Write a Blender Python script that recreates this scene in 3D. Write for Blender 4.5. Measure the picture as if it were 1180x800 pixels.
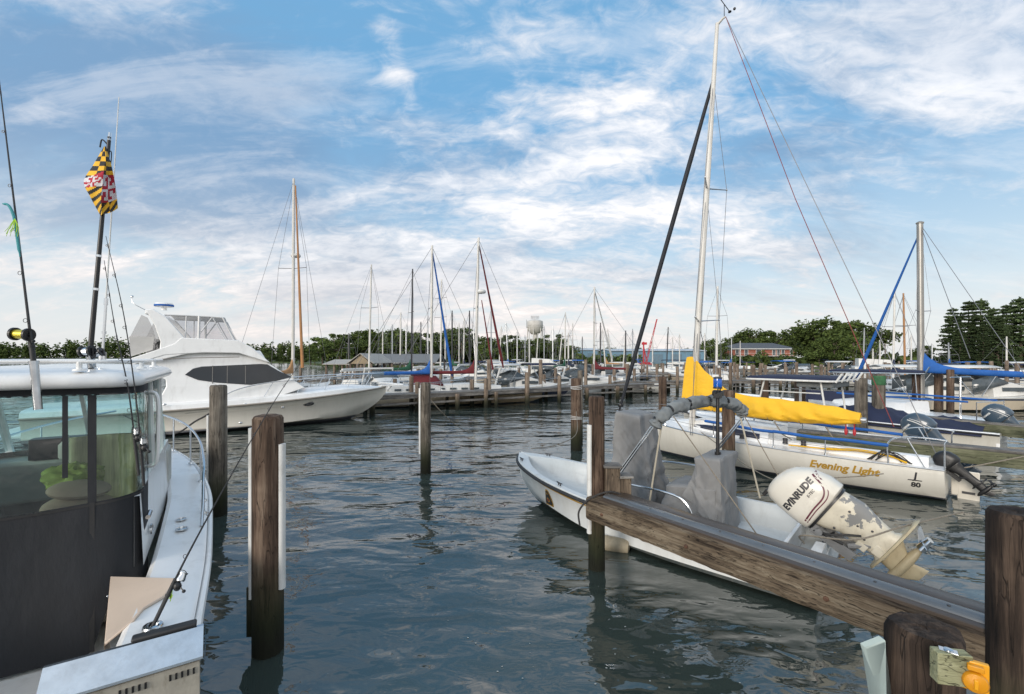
import bpy, math, random
import numpy as np
from mathutils import Vector, Matrix
R = math.radians
for o in list(bpy.data.objects): bpy.data.objects.remove(o)
S = bpy.context.scene
COL = S.collection
# ---------------------------------------------------------------- camera
F, H, HY, CX, W0 = 520.0, 3.0, 412.0, 590.0, 1180.0     # focal length and horizon measured on the photograph
cam = bpy.data.cameras.new('camera'); camo = bpy.data.objects.new('camera', cam); COL.objects.link(camo)
camo.location = (0, 0, H); camo.rotation_euler = (R(90), 0, 0)
cam.sensor_width = 36; cam.lens = 36 * F / W0; cam.shift_y = 12 / W0
cam.clip_start = 0.05; cam.clip_end = 9000
S.camera = camo
# ---------------------------------------------------------------- light
SUN_AZ, SUN_EL = R(218), R(17)     # compass-like: 0 = +Y, clockwise; the low sun is behind and left of the camera
S.view_settings.view_transform = 'Standard'; S.view_settings.look = 'None'
S.view_settings.gamma = 1; S.view_settings.use_curve_mapping = False
S.view_settings.exposure = 1.0
world = bpy.data.worlds.new('World'); S.world = world; world.use_nodes = True
def build_sky():
    nt = world.node_tree; N = nt.nodes; L = nt.links; N.clear()
    def n(t, **k):
        x = N.new(t)
        for a, b in k.items(): setattr(x, a, b)
        return x
    def inp(x, i, v):
        if hasattr(v, 'is_output'): L.new(v, x.inputs[i])
        else: x.inputs[i].default_value = v
    def m(op, a, b=None, c=None, clamp=False):
        x = n('ShaderNodeMath', operation=op, use_clamp=clamp)
        for i, v in enumerate((a, b, c)):
            if v is not None: inp(x, i, v)
        return x.outputs[0]
    def ss(v, lo, hi, a=0.0, b=1.0):
        x = n('ShaderNodeMapRange', interpolation_type='SMOOTHSTEP')
        for i, q in enumerate((v, lo, hi, a, b)): inp(x, i, q)
        return x.outputs[0]
    def mix(f, a, b):
        x = n('ShaderNodeMix', data_type='RGBA'); inp(x, 0, f)
        for i, v in ((6, a), (7, b)):
            if hasattr(v, 'is_output'): L.new(v, x.inputs[i])
            else: x.inputs[i].default_value = (*v, 1)
        return x.outputs[2]
    def noise(vec, sc, det=6, rough=.55, dist=0.0):
        x = n('ShaderNodeTexNoise'); x.inputs['Scale'].default_value = sc; x.inputs['Detail'].default_value = det
        x.inputs['Roughness'].default_value = rough; x.inputs['Distortion'].default_value = dist
        L.new(vec, x.inputs['Vector']); return x.outputs[0]
    tc = n('ShaderNodeTexCoord'); sep = n('ShaderNodeSeparateXYZ'); L.new(tc.outputs['Generated'], sep.inputs[0])
    X, Y, Z = sep.outputs
    zz = m('ADD', m('MAXIMUM', Z, 0.0), .30)
    def cloud_uv(rot, sx, sy, loc):                    # the cloud deck is a layer overhead, seen in perspective
        c = n('ShaderNodeCombineXYZ'); inp(c, 0, m('DIVIDE', X, zz)); inp(c, 1, m('DIVIDE', Y, zz))
        mp = n('ShaderNodeMapping'); L.new(c.outputs[0], mp.inputs[0])
        mp.inputs['Rotation'].default_value = (0, 0, rot); mp.inputs['Scale'].default_value = (sx, sy, 1); mp.inputs['Location'].default_value = loc
        return mp.outputs[0]
    yy = m('MAXIMUM', Y, .08); U = m('DIVIDE', X, yy); V = m('DIVIDE', Z, yy)
    def bank(px, py, su, sv, ang, amp):               # one bank of cloud: where it hangs, how big, how it tilts
        u = m('SUBTRACT', U, (px-CX)/F); v = m('SUBTRACT', V, (HY-py)/F); c, s_ = math.cos(R(ang)), math.sin(R(ang))
        a_ = m('MULTIPLY_ADD', u, c*F/su, m('MULTIPLY', v, s_*F/su)); b_ = m('MULTIPLY_ADD', v, c*F/sv, m('MULTIPLY', u, -s_*F/sv))
        r2 = m('ADD', m('MULTIPLY', a_, a_), m('MULTIPLY', b_, b_)); return m('MULTIPLY', m('POWER', 2.718, m('MULTIPLY', r2, -.5)), amp)
    def banks(rows):
        t = None
        for r in rows: q = bank(*r); t = q if t is None else m('ADD', t, q)
        return t
    sky = n('ShaderNodeTexSky', sky_type='NISHITA', sun_disc=False, sun_elevation=SUN_EL, sun_rotation=SUN_AZ,
            altitude=0, air_density=1.0, dust_density=1.4, ozone_density=2.0)
    elev = m('ARCSINE', Z)
    A = noise(cloud_uv(R(-30), .75, 1.5, SKY_A), 1.0, 6, .55, .4)
    B = noise(cloud_uv(R(-38), 2.6, 5.0, SKY_B), 1.0, 9, .61, .6)
    Cn = noise(cloud_uv(R(20), 13.0, 19.0, (3.1, .7, 0)), 1.0, 6, .62, .8)
    white = banks(((690, 115, 150, 48, 33, .15), (800, 265, 230, 46, 14, .15), (1060, 75, 190, 75, 14, .12), (458, 76, 15, 40, 20, .26), (520, 215, 100, 15, 6, .12), (470, 292, 75, 26, 8, .12), (70, 20, 120, 40, -10, .04), (140, 300, 260, 40, -4, .17), (620, 45, 60, 20, 15, .10), (600, 205, 60, 14, 12, .14), (330, 262, 120, 20, -4, .08), (180, 240, 90, 18, 5, .05), (760, 165, 70, 20, 20, .08),
                   (500, 250, 90, 26, 0, -.10), (1110, 280, 150, 75, 0, -.14), (545, 110, 90, 45, 0, -.10), (330, 50, 120, 60, 0, -.08), (870, 200, 60, 40, 0, -.05)))
    dens = m('ADD', m('ADD', m('MULTIPLY', A, .95), m('MULTIPLY', B, 1.15)), m('ADD', m('MULTIPLY', Cn, .42), m('MULTIPLY_ADD', white, 1.25, -.62)))
    cover = ss(dens, .60, .98)
    thick = ss(dens, .80, 1.10)
    Gn = noise(cloud_uv(R(-12), .8, 1.9, SKY_G), 1.0, 7, .6, .5)
    gb = banks(((260, 205, 220, 85, -8, .34), (420, 330, 150, 34, 4, .16), (100, 95, 200, 85, 0, .36), (690, 335, 150, 26, 6, .12), (870, 215, 110, 70, 10, .10), (960, 130, 120, 40, 10, .08), (1150, 170, 90, 40, 0, .06)))
    grey = ss(m('ADD', m('MULTIPLY_ADD', Gn, 1.5, -.25), m('MULTIPLY_ADD', B, .35, m('SUBTRACT', gb, .175))), .50, .90)
    clear = mix(ss(elev, .0, .50), (4.4, 5.1, 5.4), (1.2, 2.85, 4.7))
    skyc = mix(.85, sky.outputs[0], clear)
    lit = mix(ss(elev, .03, .34), (6.5, 5.9, 5.55), (6.5, 6.4, 6.45))
    shade = mix(ss(elev, .02, .42), (3.5, 3.8, 4.2), (1.35, 2.35, 3.7))
    c1 = mix(m('MULTIPLY', grey, .95), skyc, shade)
    c2 = mix(m('MULTIPLY', cover, m('SUBTRACT', .97, m('MULTIPLY', grey, .50))), c1, mix(thick, mix(.25, lit, shade), mix(.5, lit, (7.6, 7.45, 7.45))))
    D = noise(cloud_uv(R(-34), 1.3, 4.6, (5.2, 2.3, 0)), 1.0, 8, .66, .7)
    c2 = mix(m('MULTIPLY', ss(m('MULTIPLY_ADD', Cn, .25, D), .56, .84), .30), c2, lit)      # thin high veil
    # out of view, whiter cloud is added overhead and behind as fill light
    back = m('MAXIMUM', ss(elev, R(39), R(66), 0.0, .28), m('MULTIPLY', ss(Y, .25, -.35), .9)); bn = ss(m('ADD', m('MULTIPLY', A, .6), m('MULTIPLY', B, .5)), .38, .66, .35, .80)
    c2 = mix(m('MULTIPLY', back, bn), c2, (8.6, 8.4, 8.2))
    veil = m('MULTIPLY', ss(elev, .22, .0), .42)       # pale warm air just above the horizon
    c3 = mix(veil, c2, (6.2, 5.6, 5.35))
    bg = n('ShaderNodeBackground'); L.new(c3, bg.inputs[0]); bg.inputs[1].default_value = .082
    out = n('ShaderNodeOutputWorld'); L.new(bg.outputs[0], out.inputs[0])
SKY_A, SKY_B, SKY_G = (1.3, 4.2, 0), (2.2, .4, 0), (.4, 1.9, 0)
build_sky()
sd = bpy.data.lights.new('sun', 'SUN'); sd.energy = 1.25; sd.angle = R(20); sd.color = (1, .92, .82)
so = bpy.data.objects.new('sun', sd); COL.objects.link(so)
_sv = Vector((math.sin(SUN_AZ) * math.cos(SUN_EL), math.cos(SUN_AZ) * math.cos(SUN_EL), math.sin(SUN_EL)))
so.rotation_euler = _sv.to_track_quat('Z', 'Y').to_euler()
try:
    S.cycles.max_bounces = 8; S.cycles.transparent_max_bounces = 24; S.cycles.caustics_reflective = False; S.cycles.caustics_refractive = False
    S.cycles.sample_clamp_indirect = 6
except Exception: pass

# ---------------------------------------------------------------- where a pixel of the photograph lies in the place
def P(px, py, z):            # point at height z
    y = F * (H - z) / (py - HY); return Vector(((px - CX) * y / F, y, z))
def A(px, py, Y):            # point at distance Y
    return Vector(((px - CX) * Y / F, Y, H - (py - HY) * Y / F))
def G(px, Y, z=0.0): return Vector(((px - CX) * Y / F, Y, z))

# ---------------------------------------------------------------- mesh builder
def pchip(xs, ys, x):
    xs = np.asarray(xs, float); ys = np.asarray(ys, float); x = np.asarray(x, float)
    h = np.diff(xs); d = np.diff(ys) / h; mm = np.zeros_like(ys)
    for i in range(1, len(xs) - 1):
        if d[i-1] * d[i] > 0:
            w1 = 2*h[i] + h[i-1]; w2 = h[i] + 2*h[i-1]; mm[i] = (w1 + w2) / (w1/d[i-1] + w2/d[i])
    mm[0] = d[0]; mm[-1] = d[-1]
    i = np.clip(np.searchsorted(xs, x) - 1, 0, len(xs) - 2)
    t = (x - xs[i]) / h[i]; t2 = t*t; t3 = t2*t
    return (2*t3-3*t2+1)*ys[i] + (t3-2*t2+t)*h[i]*mm[i] + (-2*t3+3*t2)*ys[i+1] + (t3-t2)*h[i]*mm[i+1]
def smooth_path(pts, n=8):
    pts = [Vector(p) for p in pts]
    if len(pts) < 3: return pts
    out = []
    q = [2*pts[0]-pts[1]] + pts + [2*pts[-1]-pts[-2]]
    for i in range(1, len(q) - 2):
        a, b, c, d = q[i-1:i+3]
        for k in range(n):
            t = k / n
            out.append(.5 * ((2*b) + (c-a)*t + (2*a-5*b+4*c-d)*t*t + (3*b-a-3*c+d)*t**3))
    out.append(pts[-1]); return out
class MB:
    def __init__(s): s.v = []; s.f = []; s.m = []
    def add(s, vs, fs, mi=0):
        o = len(s.v); s.v += [tuple(v) for v in vs]; s.f += [tuple(i + o for i in f) for f in fs]; s.m += [mi] * len(fs); return s
    def box(s, c, d, rot=None, mi=0, taper=1.0):
        c = Vector(c); x, y, z = (q / 2 for q in d)
        vs = [Vector((sx*x*(taper if sz > 0 else 1), sy*y*(taper if sz > 0 else 1), sz*z)) for sz in (-1, 1) for sy in (-1, 1) for sx in (-1, 1)]
        if rot is not None: vs = [rot @ v for v in vs]
        return s.add([c + v for v in vs], [(0,2,3,1), (4,5,7,6), (0,1,5,4), (2,6,7,3), (0,4,6,2), (1,3,7,5)], mi)
    def tube(s, pts, r, n=8, mi=0, caps=True, flat=1.0):
        pts = [Vector(p) for p in pts]; k = len(pts)
        if k < 2: return s
        rs = r if isinstance(r, (list, tuple)) else [r] * k
        up = None; vs = []
        for i, p in enumerate(pts):
            t = (pts[min(i+1, k-1)] - pts[max(i-1, 0)])
            if t.length < 1e-9: t = Vector((0, 0, 1))
            t.normalize()
            if up is None:
                up = Vector((0, 0, 1)) if abs(t.z) < .9 else Vector((1, 0, 0))
            u = (up - t * up.dot(t))
            if u.length < 1e-6: u = t.orthogonal()
            u.normalize(); w = t.cross(u); up = u
            for j in range(n):
                a = 2*math.pi*j/n; vs.append(p + (u*math.sin(a)*flat + w*math.cos(a)) * rs[i])
        fs = [(i*n+j, i*n+(j+1) % n, (i+1)*n+(j+1) % n, (i+1)*n+j) for i in range(k-1) for j in range(n)]
        if caps: fs += [tuple(range(n-1, -1, -1)), tuple((k-1)*n + j for j in range(n))]
        return s.add(vs, fs, mi)
    def bar(s, a, b, w, h, mi=0):        # rectangular bar from a to b, w across, h tall
        a = Vector(a); b = Vector(b); t = (b - a); ln = t.length; t.normalize()
        up = Vector((0, 0, 1)) if abs(t.z) < .95 else Vector((0, 1, 0))
        sd_ = t.cross(up).normalized(); up = sd_.cross(t)
        rot = Matrix((t, -sd_, up)).transposed()
        return s.box((a + b) / 2, (ln, w, h), rot, mi)
    def lathe(s, prof, n=20, c=(0, 0, 0), rot=None, mi=0, cap=True):
        c = Vector(c); vs = []
        for r, z in prof:
            for j in range(n):
                a = 2*math.pi*j/n; v = Vector((r*math.cos(a), r*math.sin(a), z))
                vs.append(c + (rot @ v if rot is not None else v))
        k = len(prof)
        fs = [(i*n+j, i*n+(j+1) % n, (i+1)*n+(j+1) % n, (i+1)*n+j) for i in range(k-1) for j in range(n)]
        if cap: fs += [tuple(range(n-1, -1, -1)), tuple((k-1)*n + j for j in range(n))]
        return s.add(vs, fs, mi)
    def loft(s, secs, closed=False, caps=False, mi=0, mis=None):
        n = len(secs[0]); vs = [p for q in secs for p in q]; c = n if closed else n - 1
        o = len(s.v); s.v += [tuple(v) for v in vs]
        for i in range(len(secs)-1):
            for j in range(c):
                s.f.append((o+i*n+j, o+i*n+(j+1) % n, o+(i+1)*n+(j+1) % n, o+(i+1)*n+j)); s.m.append(mis[j] if mis else mi)
        if caps:
            s.f.append(tuple(o + j for j in range(n-1, -1, -1))); s.m.append(mi)
            s.f.append(tuple(o + (len(secs)-1)*n + j for j in range(n))); s.m.append(mi)
        return s
    def plate(s, outline, thick, mi=0):    # a planar outline given a thickness vector
        o = [Vector(p) for p in outline]; t = Vector(thick); n = len(o)
        fs = [tuple(range(n)), tuple(range(2*n-1, n-1, -1))] + [(i, i + n, (i+1) % n + n, (i+1) % n) for i in range(n)]
        return s.add(o + [p + t for p in o], fs, mi)
    def ball(s, c, r, nu=12, nv=8, mi=0, rot=None):
        r = Vector(r) if hasattr(r, '__len__') else Vector((r, r, r)); c = Vector(c)
        secs = []
        for i in range(nv+1):
            t = math.pi * i / nv; t = min(max(t, .03), math.pi-.03)
            q = [Vector((r.x*math.sin(t)*math.cos(2*math.pi*j/nu), r.y*math.sin(t)*math.sin(2*math.pi*j/nu), -r.z*math.cos(t))) for j in range(nu)]
            secs.append([c + (rot @ v if rot is not None else v) for v in q])
        return s.loft(secs, True, True, mi)
    def xf(s, M):
        s.v = [tuple(M @ Vector(v)) for v in s.v]; return s
    def build(s, name, mat, parent=None, bevel=0, ang=38, solid=0, sub=0):
        me = bpy.data.meshes.new(name); me.from_pydata(s.v, [], s.f); me.update()
        mats = mat if isinstance(mat, (list, tuple)) else [mat]
        for q in mats: me.materials.append(q)
        if any(s.m): me.polygons.foreach_set('material_index', s.m)
        import bmesh
        b = bmesh.new(); b.from_mesh(me); bmesh.ops.recalc_face_normals(b, faces=b.faces); b.to_mesh(me); b.free()
        me.shade_smooth(); me.set_sharp_from_angle(angle=R(ang))
        o = bpy.data.objects.new(name, me); COL.objects.link(o)
        if parent is not None: o.parent = parent
        if solid: q = o.modifiers.new('solid', 'SOLIDIFY'); q.thickness = solid; q.offset = 0
        if sub: q = o.modifiers.new('sub', 'SUBSURF'); q.levels = sub; q.render_levels = sub
        if bevel:
            q = o.modifiers.new('bevel', 'BEVEL'); q.width = bevel; q.segments = 2; q.limit_method = 'ANGLE'; q.angle_limit = R(40)
        return o
def thing(name, label, cat, loc=(0, 0, 0), rz=0, group=None):
    o = bpy.data.objects.new(name, None); COL.objects.link(o); o.location = loc; o.rotation_euler = (0, 0, rz)
    o.empty_display_size = .2
    return tag(o, label, cat, group)
def tag(o, label, cat, group=None):
    o['label'] = label; o['category'] = cat
    if group: o['group'] = group
    return o
def kind(o, k): o['kind'] = k; return o
def part(o, label): o['label'] = label; return o
def local(root, p):        # a world point in the frame of a thing
    return Matrix.Rotation(-root.rotation_euler.z, 3, 'Z') @ (Vector(p) - Vector(root.location))
def dup(root, loc, rz, label=None):
    r = root.copy(); COL.objects.link(r); r.location = loc; r.rotation_euler = (0, 0, rz)
    if label: r['label'] = label
    for ch in list(root.children):
        c = ch.copy(); COL.objects.link(c); c.parent = r
        for g in list(ch.children):
            d = g.copy(); COL.objects.link(d); d.parent = c
    return r
def letters(txt, size, shear=0.0, bold=0.0, depth=0.0):     # flat outline of a line of writing, centred
    cu = bpy.data.curves.new('writing', 'FONT'); cu.body = txt; cu.size = size; cu.shear = shear; cu.offset = bold
    cu.align_x = 'CENTER'; cu.align_y = 'CENTER'; cu.resolution_u = 3
    o = bpy.data.objects.new('writing', cu); COL.objects.link(o)
    dg = bpy.context.evaluated_depsgraph_get(); me = bpy.data.meshes.new_from_object(o.evaluated_get(dg))
    vs = [tuple(v.co) for v in me.vertices]; fs = [tuple(p.vertices) for p in me.polygons]
    bpy.data.objects.remove(o); bpy.data.meshes.remove(me); bpy.data.curves.remove(cu)
    return vs, fs

# ---------------------------------------------------------------- materials
def nodes(name):
    m = bpy.data.materials.new(name); m.use_nodes = True; nt = m.node_tree
    return m, nt, nt.nodes['Principled BSDF']
def paint(name, col, rough=.4, metal=0.0, var=.10, scale=3.0, bump=0.0, bscale=40, coat=0.0, dirt=0.0, stretch=(1, 1, 1), spec=.5, dirtcol=(.16, .13, .09), trans=0.0):
    m, nt, b = nodes(name); L = nt.links
    tc = nt.nodes.new('ShaderNodeTexCoord'); mp = nt.nodes.new('ShaderNodeMapping'); L.new(tc.outputs['Object'], mp.inputs[0]); mp.inputs['Scale'].default_value = stretch
    nz = nt.nodes.new('ShaderNodeTexNoise'); nz.inputs['Scale'].default_value = scale; nz.inputs['Detail'].default_value = 6; nz.inputs['Roughness'].default_value = .6
    L.new(mp.outputs[0], nz.inputs['Vector'])
    rp = nt.nodes.new('ShaderNodeValToRGB'); rp.color_ramp.elements[0].position = .3; rp.color_ramp.elements[1].position = .7
    rp.color_ramp.elements[0].color = (*[c*(1-var) for c in col], 1); rp.color_ramp.elements[1].color = (*[min(1, c*(1+var)) for c in col], 1)
    L.new(nz.outputs[0], rp.inputs[0]); cs = rp.outputs[0]
    if dirt:
        n2 = nt.nodes.new('ShaderNodeTexNoise'); n2.inputs['Scale'].default_value = scale*2.3; n2.inputs['Detail'].default_value = 8; n2.inputs['Roughness'].default_value = .7
        mp2 = nt.nodes.new('ShaderNodeMapping'); mp2.inputs['Scale'].default_value = (1, 1, .35); L.new(tc.outputs['Object'], mp2.inputs[0]); L.new(mp2.outputs[0], n2.inputs['Vector'])
        r2 = nt.nodes.new('ShaderNodeMapRange'); r2.inputs[1].default_value = .52; r2.inputs[2].default_value = .75; r2.inputs[4].default_value = dirt; L.new(n2.outputs[0], r2.inputs[0])
        mx = nt.nodes.new('ShaderNodeMix'); mx.data_type = 'RGBA'; L.new(r2.outputs[0], mx.inputs[0]); L.new(cs, mx.inputs[6]); mx.inputs[7].default_value = (*dirtcol, 1); cs = mx.outputs[2]
    L.new(cs, b.inputs['Base Color'])
    b.inputs['Roughness'].default_value = rough; b.inputs['Metallic'].default_value = metal; b.inputs['Specular IOR Level'].default_value = spec
    if coat: b.inputs['Coat Weight'].default_value = coat; b.inputs['Coat Roughness'].default_value = .12
    if bump:
        n3 = nt.nodes.new('ShaderNodeTexNoise'); n3.inputs['Scale'].default_value = bscale; n3.inputs['Detail'].default_value = 5
        L.new(mp.outputs[0], n3.inputs['Vector']); bm = nt.nodes.new('ShaderNodeBump'); bm.inputs['Strength'].default_value = bump; bm.inputs['Distance'].default_value = .02
        L.new(n3.outputs[0], bm.inputs['Height']); L.new(bm.outputs[0], b.inputs['Normal'])
    return m
def banded(name, bands, rough=.28, dirt=.25, coat=.3, var=.05):
    """hull paint: colours change with height on the hull; bands = [(top z, colour), ...] from the keel up"""
    m, nt, b = nodes(name); L = nt.links
    tc = nt.nodes.new('ShaderNodeTexCoord'); sp = nt.nodes.new('ShaderNodeSeparateXYZ'); L.new(tc.outputs['Object'], sp.inputs[0])
    cur = None
    for i, (z, c) in enumerate(bands):
        if cur is None:
            r = nt.nodes.new('ShaderNodeRGB'); r.outputs[0].default_value = (*c, 1); cur = r.outputs[0]
        else:
            g = nt.nodes.new('ShaderNodeMath'); g.operation = 'GREATER_THAN'; L.new(sp.outputs[2], g.inputs[0]); g.inputs[1].default_value = bands[i-1][0]
            mx = nt.nodes.new('ShaderNodeMix'); mx.data_type = 'RGBA'; L.new(g.outputs[0], mx.inputs[0]); L.new(cur, mx.inputs[6]); mx.inputs[7].default_value = (*c, 1); cur = mx.outputs[2]
    nz = nt.nodes.new('ShaderNodeTexNoise'); nz.inputs['Scale'].default_value = 2.2; nz.inputs['Detail'].default_value = 9; nz.inputs['Roughness'].default_value = .68
    mp = nt.nodes.new('ShaderNodeMapping'); mp.inputs['Scale'].default_value = (2.4, 1, .35); L.new(tc.outputs['Object'], mp.inputs[0]); L.new(mp.outputs[0], nz.inputs['Vector'])
    r2 = nt.nodes.new('ShaderNodeMapRange'); r2.inputs[1].default_value = .45; r2.inputs[2].default_value = .8; r2.inputs[4].default_value = dirt; L.new(nz.outputs[0], r2.inputs[0])
    mx = nt.nodes.new('ShaderNodeMix'); mx.data_type = 'RGBA'; L.new(r2.outputs[0], mx.inputs[0]); L.new(cur, mx.inputs[6]); mx.inputs[7].default_value = (.30, .26, .19, 1)
    L.new(mx.outputs[2], b.inputs['Base Color']); b.inputs['Roughness'].default_value = rough
    b.inputs['Coat Weight'].default_value = coat; b.inputs['Coat Roughness'].default_value = .1
    return m
def timber(name, dark, mid, light, axis='z', algae=True, scale=1.0, bump=.6, tide=.45):
    m, nt, b = nodes(name); L = nt.links
    tc = nt.nodes.new('ShaderNodeTexCoord'); oi = nt.nodes.new('ShaderNodeObjectInfo')
    ad = nt.nodes.new('ShaderNodeVectorMath'); ad.operation = 'ADD'; L.new(tc.outputs['Object'], ad.inputs[0])
    mu = nt.nodes.new('ShaderNodeMath'); mu.operation = 'MULTIPLY'; mu.inputs[1].default_value = 37; L.new(oi.outputs['Random'], mu.inputs[0]); L.new(mu.outputs[0], ad.inputs[1])
    sc = {'z': (9, 9, .55), 'x': (.55, 9, 9), 'y': (9, .55, 9)}[axis]
    mp = nt.nodes.new('ShaderNodeMapping'); mp.inputs['Scale'].default_value = [q*scale for q in sc]; L.new(ad.outputs[0], mp.inputs[0])
    def nz(s, d, r, v): 
        x = nt.nodes.new('ShaderNodeTexNoise'); x.inputs['Scale'].default_value = s; x.inputs['Detail'].default_value = d; x.inputs['Roughness'].default_value = r; x.inputs['Distortion'].default_value = .5; L.new(v, x.inputs['Vector']); return x.outputs[0]
    a = nz(1.0, 9, .68, mp.outputs[0]); c = nz(5.0, 5, .6, mp.outputs[0]); big = nz(1.6, 4, .6, ad.outputs[0])
    s1 = nt.nodes.new('ShaderNodeMath'); s1.operation = 'MULTIPLY_ADD'; L.new(c, s1.inputs[0]); s1.inputs[1].default_value = .45; L.new(a, s1.inputs[2])
    s2 = nt.nodes.new('ShaderNodeMath'); s2.operation = 'MULTIPLY_ADD'; L.new(big, s2.inputs[0]); s2.inputs[1].default_value = .5; L.new(s1.outputs[0], s2.inputs[2])
    rp = nt.nodes.new('ShaderNodeValToRGB'); e = rp.color_ramp.elements; e[0].position = .72; e[1].position = 1.25
    e[0].color = (*dark, 1); e[1].color = (*light, 1)
    dv = nt.nodes.new('ShaderNodeMath'); dv.operation = 'MULTIPLY'; dv.inputs[1].default_value = .66; L.new(s2.outputs[0], dv.inputs[0])
    e[0].position = .50; e[1].position = .80; q = rp.color_ramp.elements.new(.64); q.color = (*mid, 1)
    L.new(dv.outputs[0], rp.inputs[0]); cs = rp.outputs[0]
    ck = nz(2.4, 3, .5, mp.outputs[0])                 # drying cracks
    cr = nt.nodes.new('ShaderNodeMapRange'); cr.inputs[1].default_value = .485; cr.inputs[2].default_value = .5; cr.inputs[3].default_value = 0; cr.inputs[4].default_value = 1; L.new(ck, cr.inputs[0])
    cr2 = nt.nodes.new('ShaderNodeMapRange'); cr2.inputs[1].default_value = .5; cr2.inputs[2].default_value = .515; cr2.inputs[3].default_value = 1; cr2.inputs[4].default_value = 0; L.new(ck, cr2.inputs[0])
    ml = nt.nodes.new('ShaderNodeMath'); ml.operation = 'MULTIPLY'; L.new(cr.outputs[0], ml.inputs[0]); L.new(cr2.outputs[0], ml.inputs[1])
    m6 = nt.nodes.new('ShaderNodeMath'); m6.operation = 'MULTIPLY'; m6.inputs[1].default_value = .75; L.new(ml.outputs[0], m6.inputs[0])
    mx = nt.nodes.new('ShaderNodeMix'); mx.data_type = 'RGBA'; L.new(m6.outputs[0], mx.inputs[0]); L.new(cs, mx.inputs[6]); mx.inputs[7].default_value = (.012, .009, .007, 1); cs = mx.outputs[2]
    if algae:
        ge = nt.nodes.new('ShaderNodeNewGeometry'); sp = nt.nodes.new('ShaderNodeSeparateXYZ'); L.new(ge.outputs['Position'], sp.inputs[0])
        zz = nt.nodes.new('ShaderNodeMath'); zz.operation = 'MULTIPLY_ADD'; L.new(a, zz.inputs[0]); zz.inputs[1].default_value = -.5; L.new(sp.outputs[2], zz.inputs[2])
        g1 = nt.nodes.new('ShaderNodeMapRange'); g1.inputs[1].default_value = tide+.25; g1.inputs[2].default_value = tide-.45; L.new(zz.outputs[0], g1.inputs[0])
        mg = nt.nodes.new('ShaderNodeMix'); mg.data_type = 'RGBA'; L.new(g1.outputs[0], mg.inputs[0]); L.new(cs, mg.inputs[6]); mg.inputs[7].default_value = (.035, .045, .016, 1)
        g2 = nt.nodes.new('ShaderNodeMapRange'); g2.inputs[1].default_value = .60; g2.inputs[2].default_value = -.15; L.new(zz.outputs[0], g2.inputs[0])
        mg2 = nt.nodes.new('ShaderNodeMix'); mg2.data_type = 'RGBA'; L.new(g2.outputs[0], mg2.inputs[0]); L.new(mg.outputs[2], mg2.inputs[6]); mg2.inputs[7].default_value = (.012, .013, .008, 1); cs = mg2.outputs[2]
    L.new(cs, b.inputs['Base Color']); b.inputs['Roughness'].default_value = .85; b.inputs['Specular IOR Level'].default_value = .25
    bp = nt.nodes.new('ShaderNodeBump'); bp.inputs['Strength'].default_value = bump; bp.inputs['Distance'].default_value = .02
    hb = nt.nodes.new('ShaderNodeMath'); hb.operation = 'SUBTRACT'; L.new(s1.outputs[0], hb.inputs[0]); L.new(ml.outputs[0], hb.inputs[1])
    L.new(hb.outputs[0], bp.inputs['Height']); L.new(bp.outputs[0], b.inputs['Normal'])
    return m
def clear_sheet(name, tint, alpha, rough=.05):    # window film or glass: mostly see-through with a glossy face
    m, nt, b = nodes(name); L = nt.links; nt.nodes.remove(b)
    tr = nt.nodes.new('ShaderNodeBsdfTransparent'); tr.inputs[0].default_value = (*tint, 1)
    gl = nt.nodes.new('ShaderNodeBsdfGlossy'); gl.inputs[1].default_value = rough
    fr = nt.nodes.new('ShaderNodeFresnel'); fr.inputs[0].default_value = 1.5
    mr = nt.nodes.new('ShaderNodeMath'); mr.operation = 'MULTIPLY_ADD'; mr.inputs[1].default_value = 1.0; mr.inputs[2].default_value = alpha; mr.use_clamp = True; L.new(fr.outputs[0], mr.inputs[0])
    tc = nt.nodes.new('ShaderNodeTexCoord'); nz = nt.nodes.new('ShaderNodeTexNoise'); nz.inputs['Scale'].default_value = 5; nz.inputs['Detail'].default_value = 2; L.new(tc.outputs['Object'], nz.inputs[0])
    bp = nt.nodes.new('ShaderNodeBump'); bp.inputs['Strength'].default_value = .18; bp.inputs['Distance'].default_value = .05; L.new(nz.outputs[0], bp.inputs['Height']); L.new(bp.outputs[0], gl.inputs['Normal'])
    ms = nt.nodes.new('ShaderNodeMixShader'); L.new(mr.outputs[0], ms.inputs[0]); L.new(tr.outputs[0], ms.inputs[1]); L.new(gl.outputs[0], ms.inputs[2])
    L.new(ms.outputs[0], nt.nodes['Material Output'].inputs[0]); return m
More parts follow.
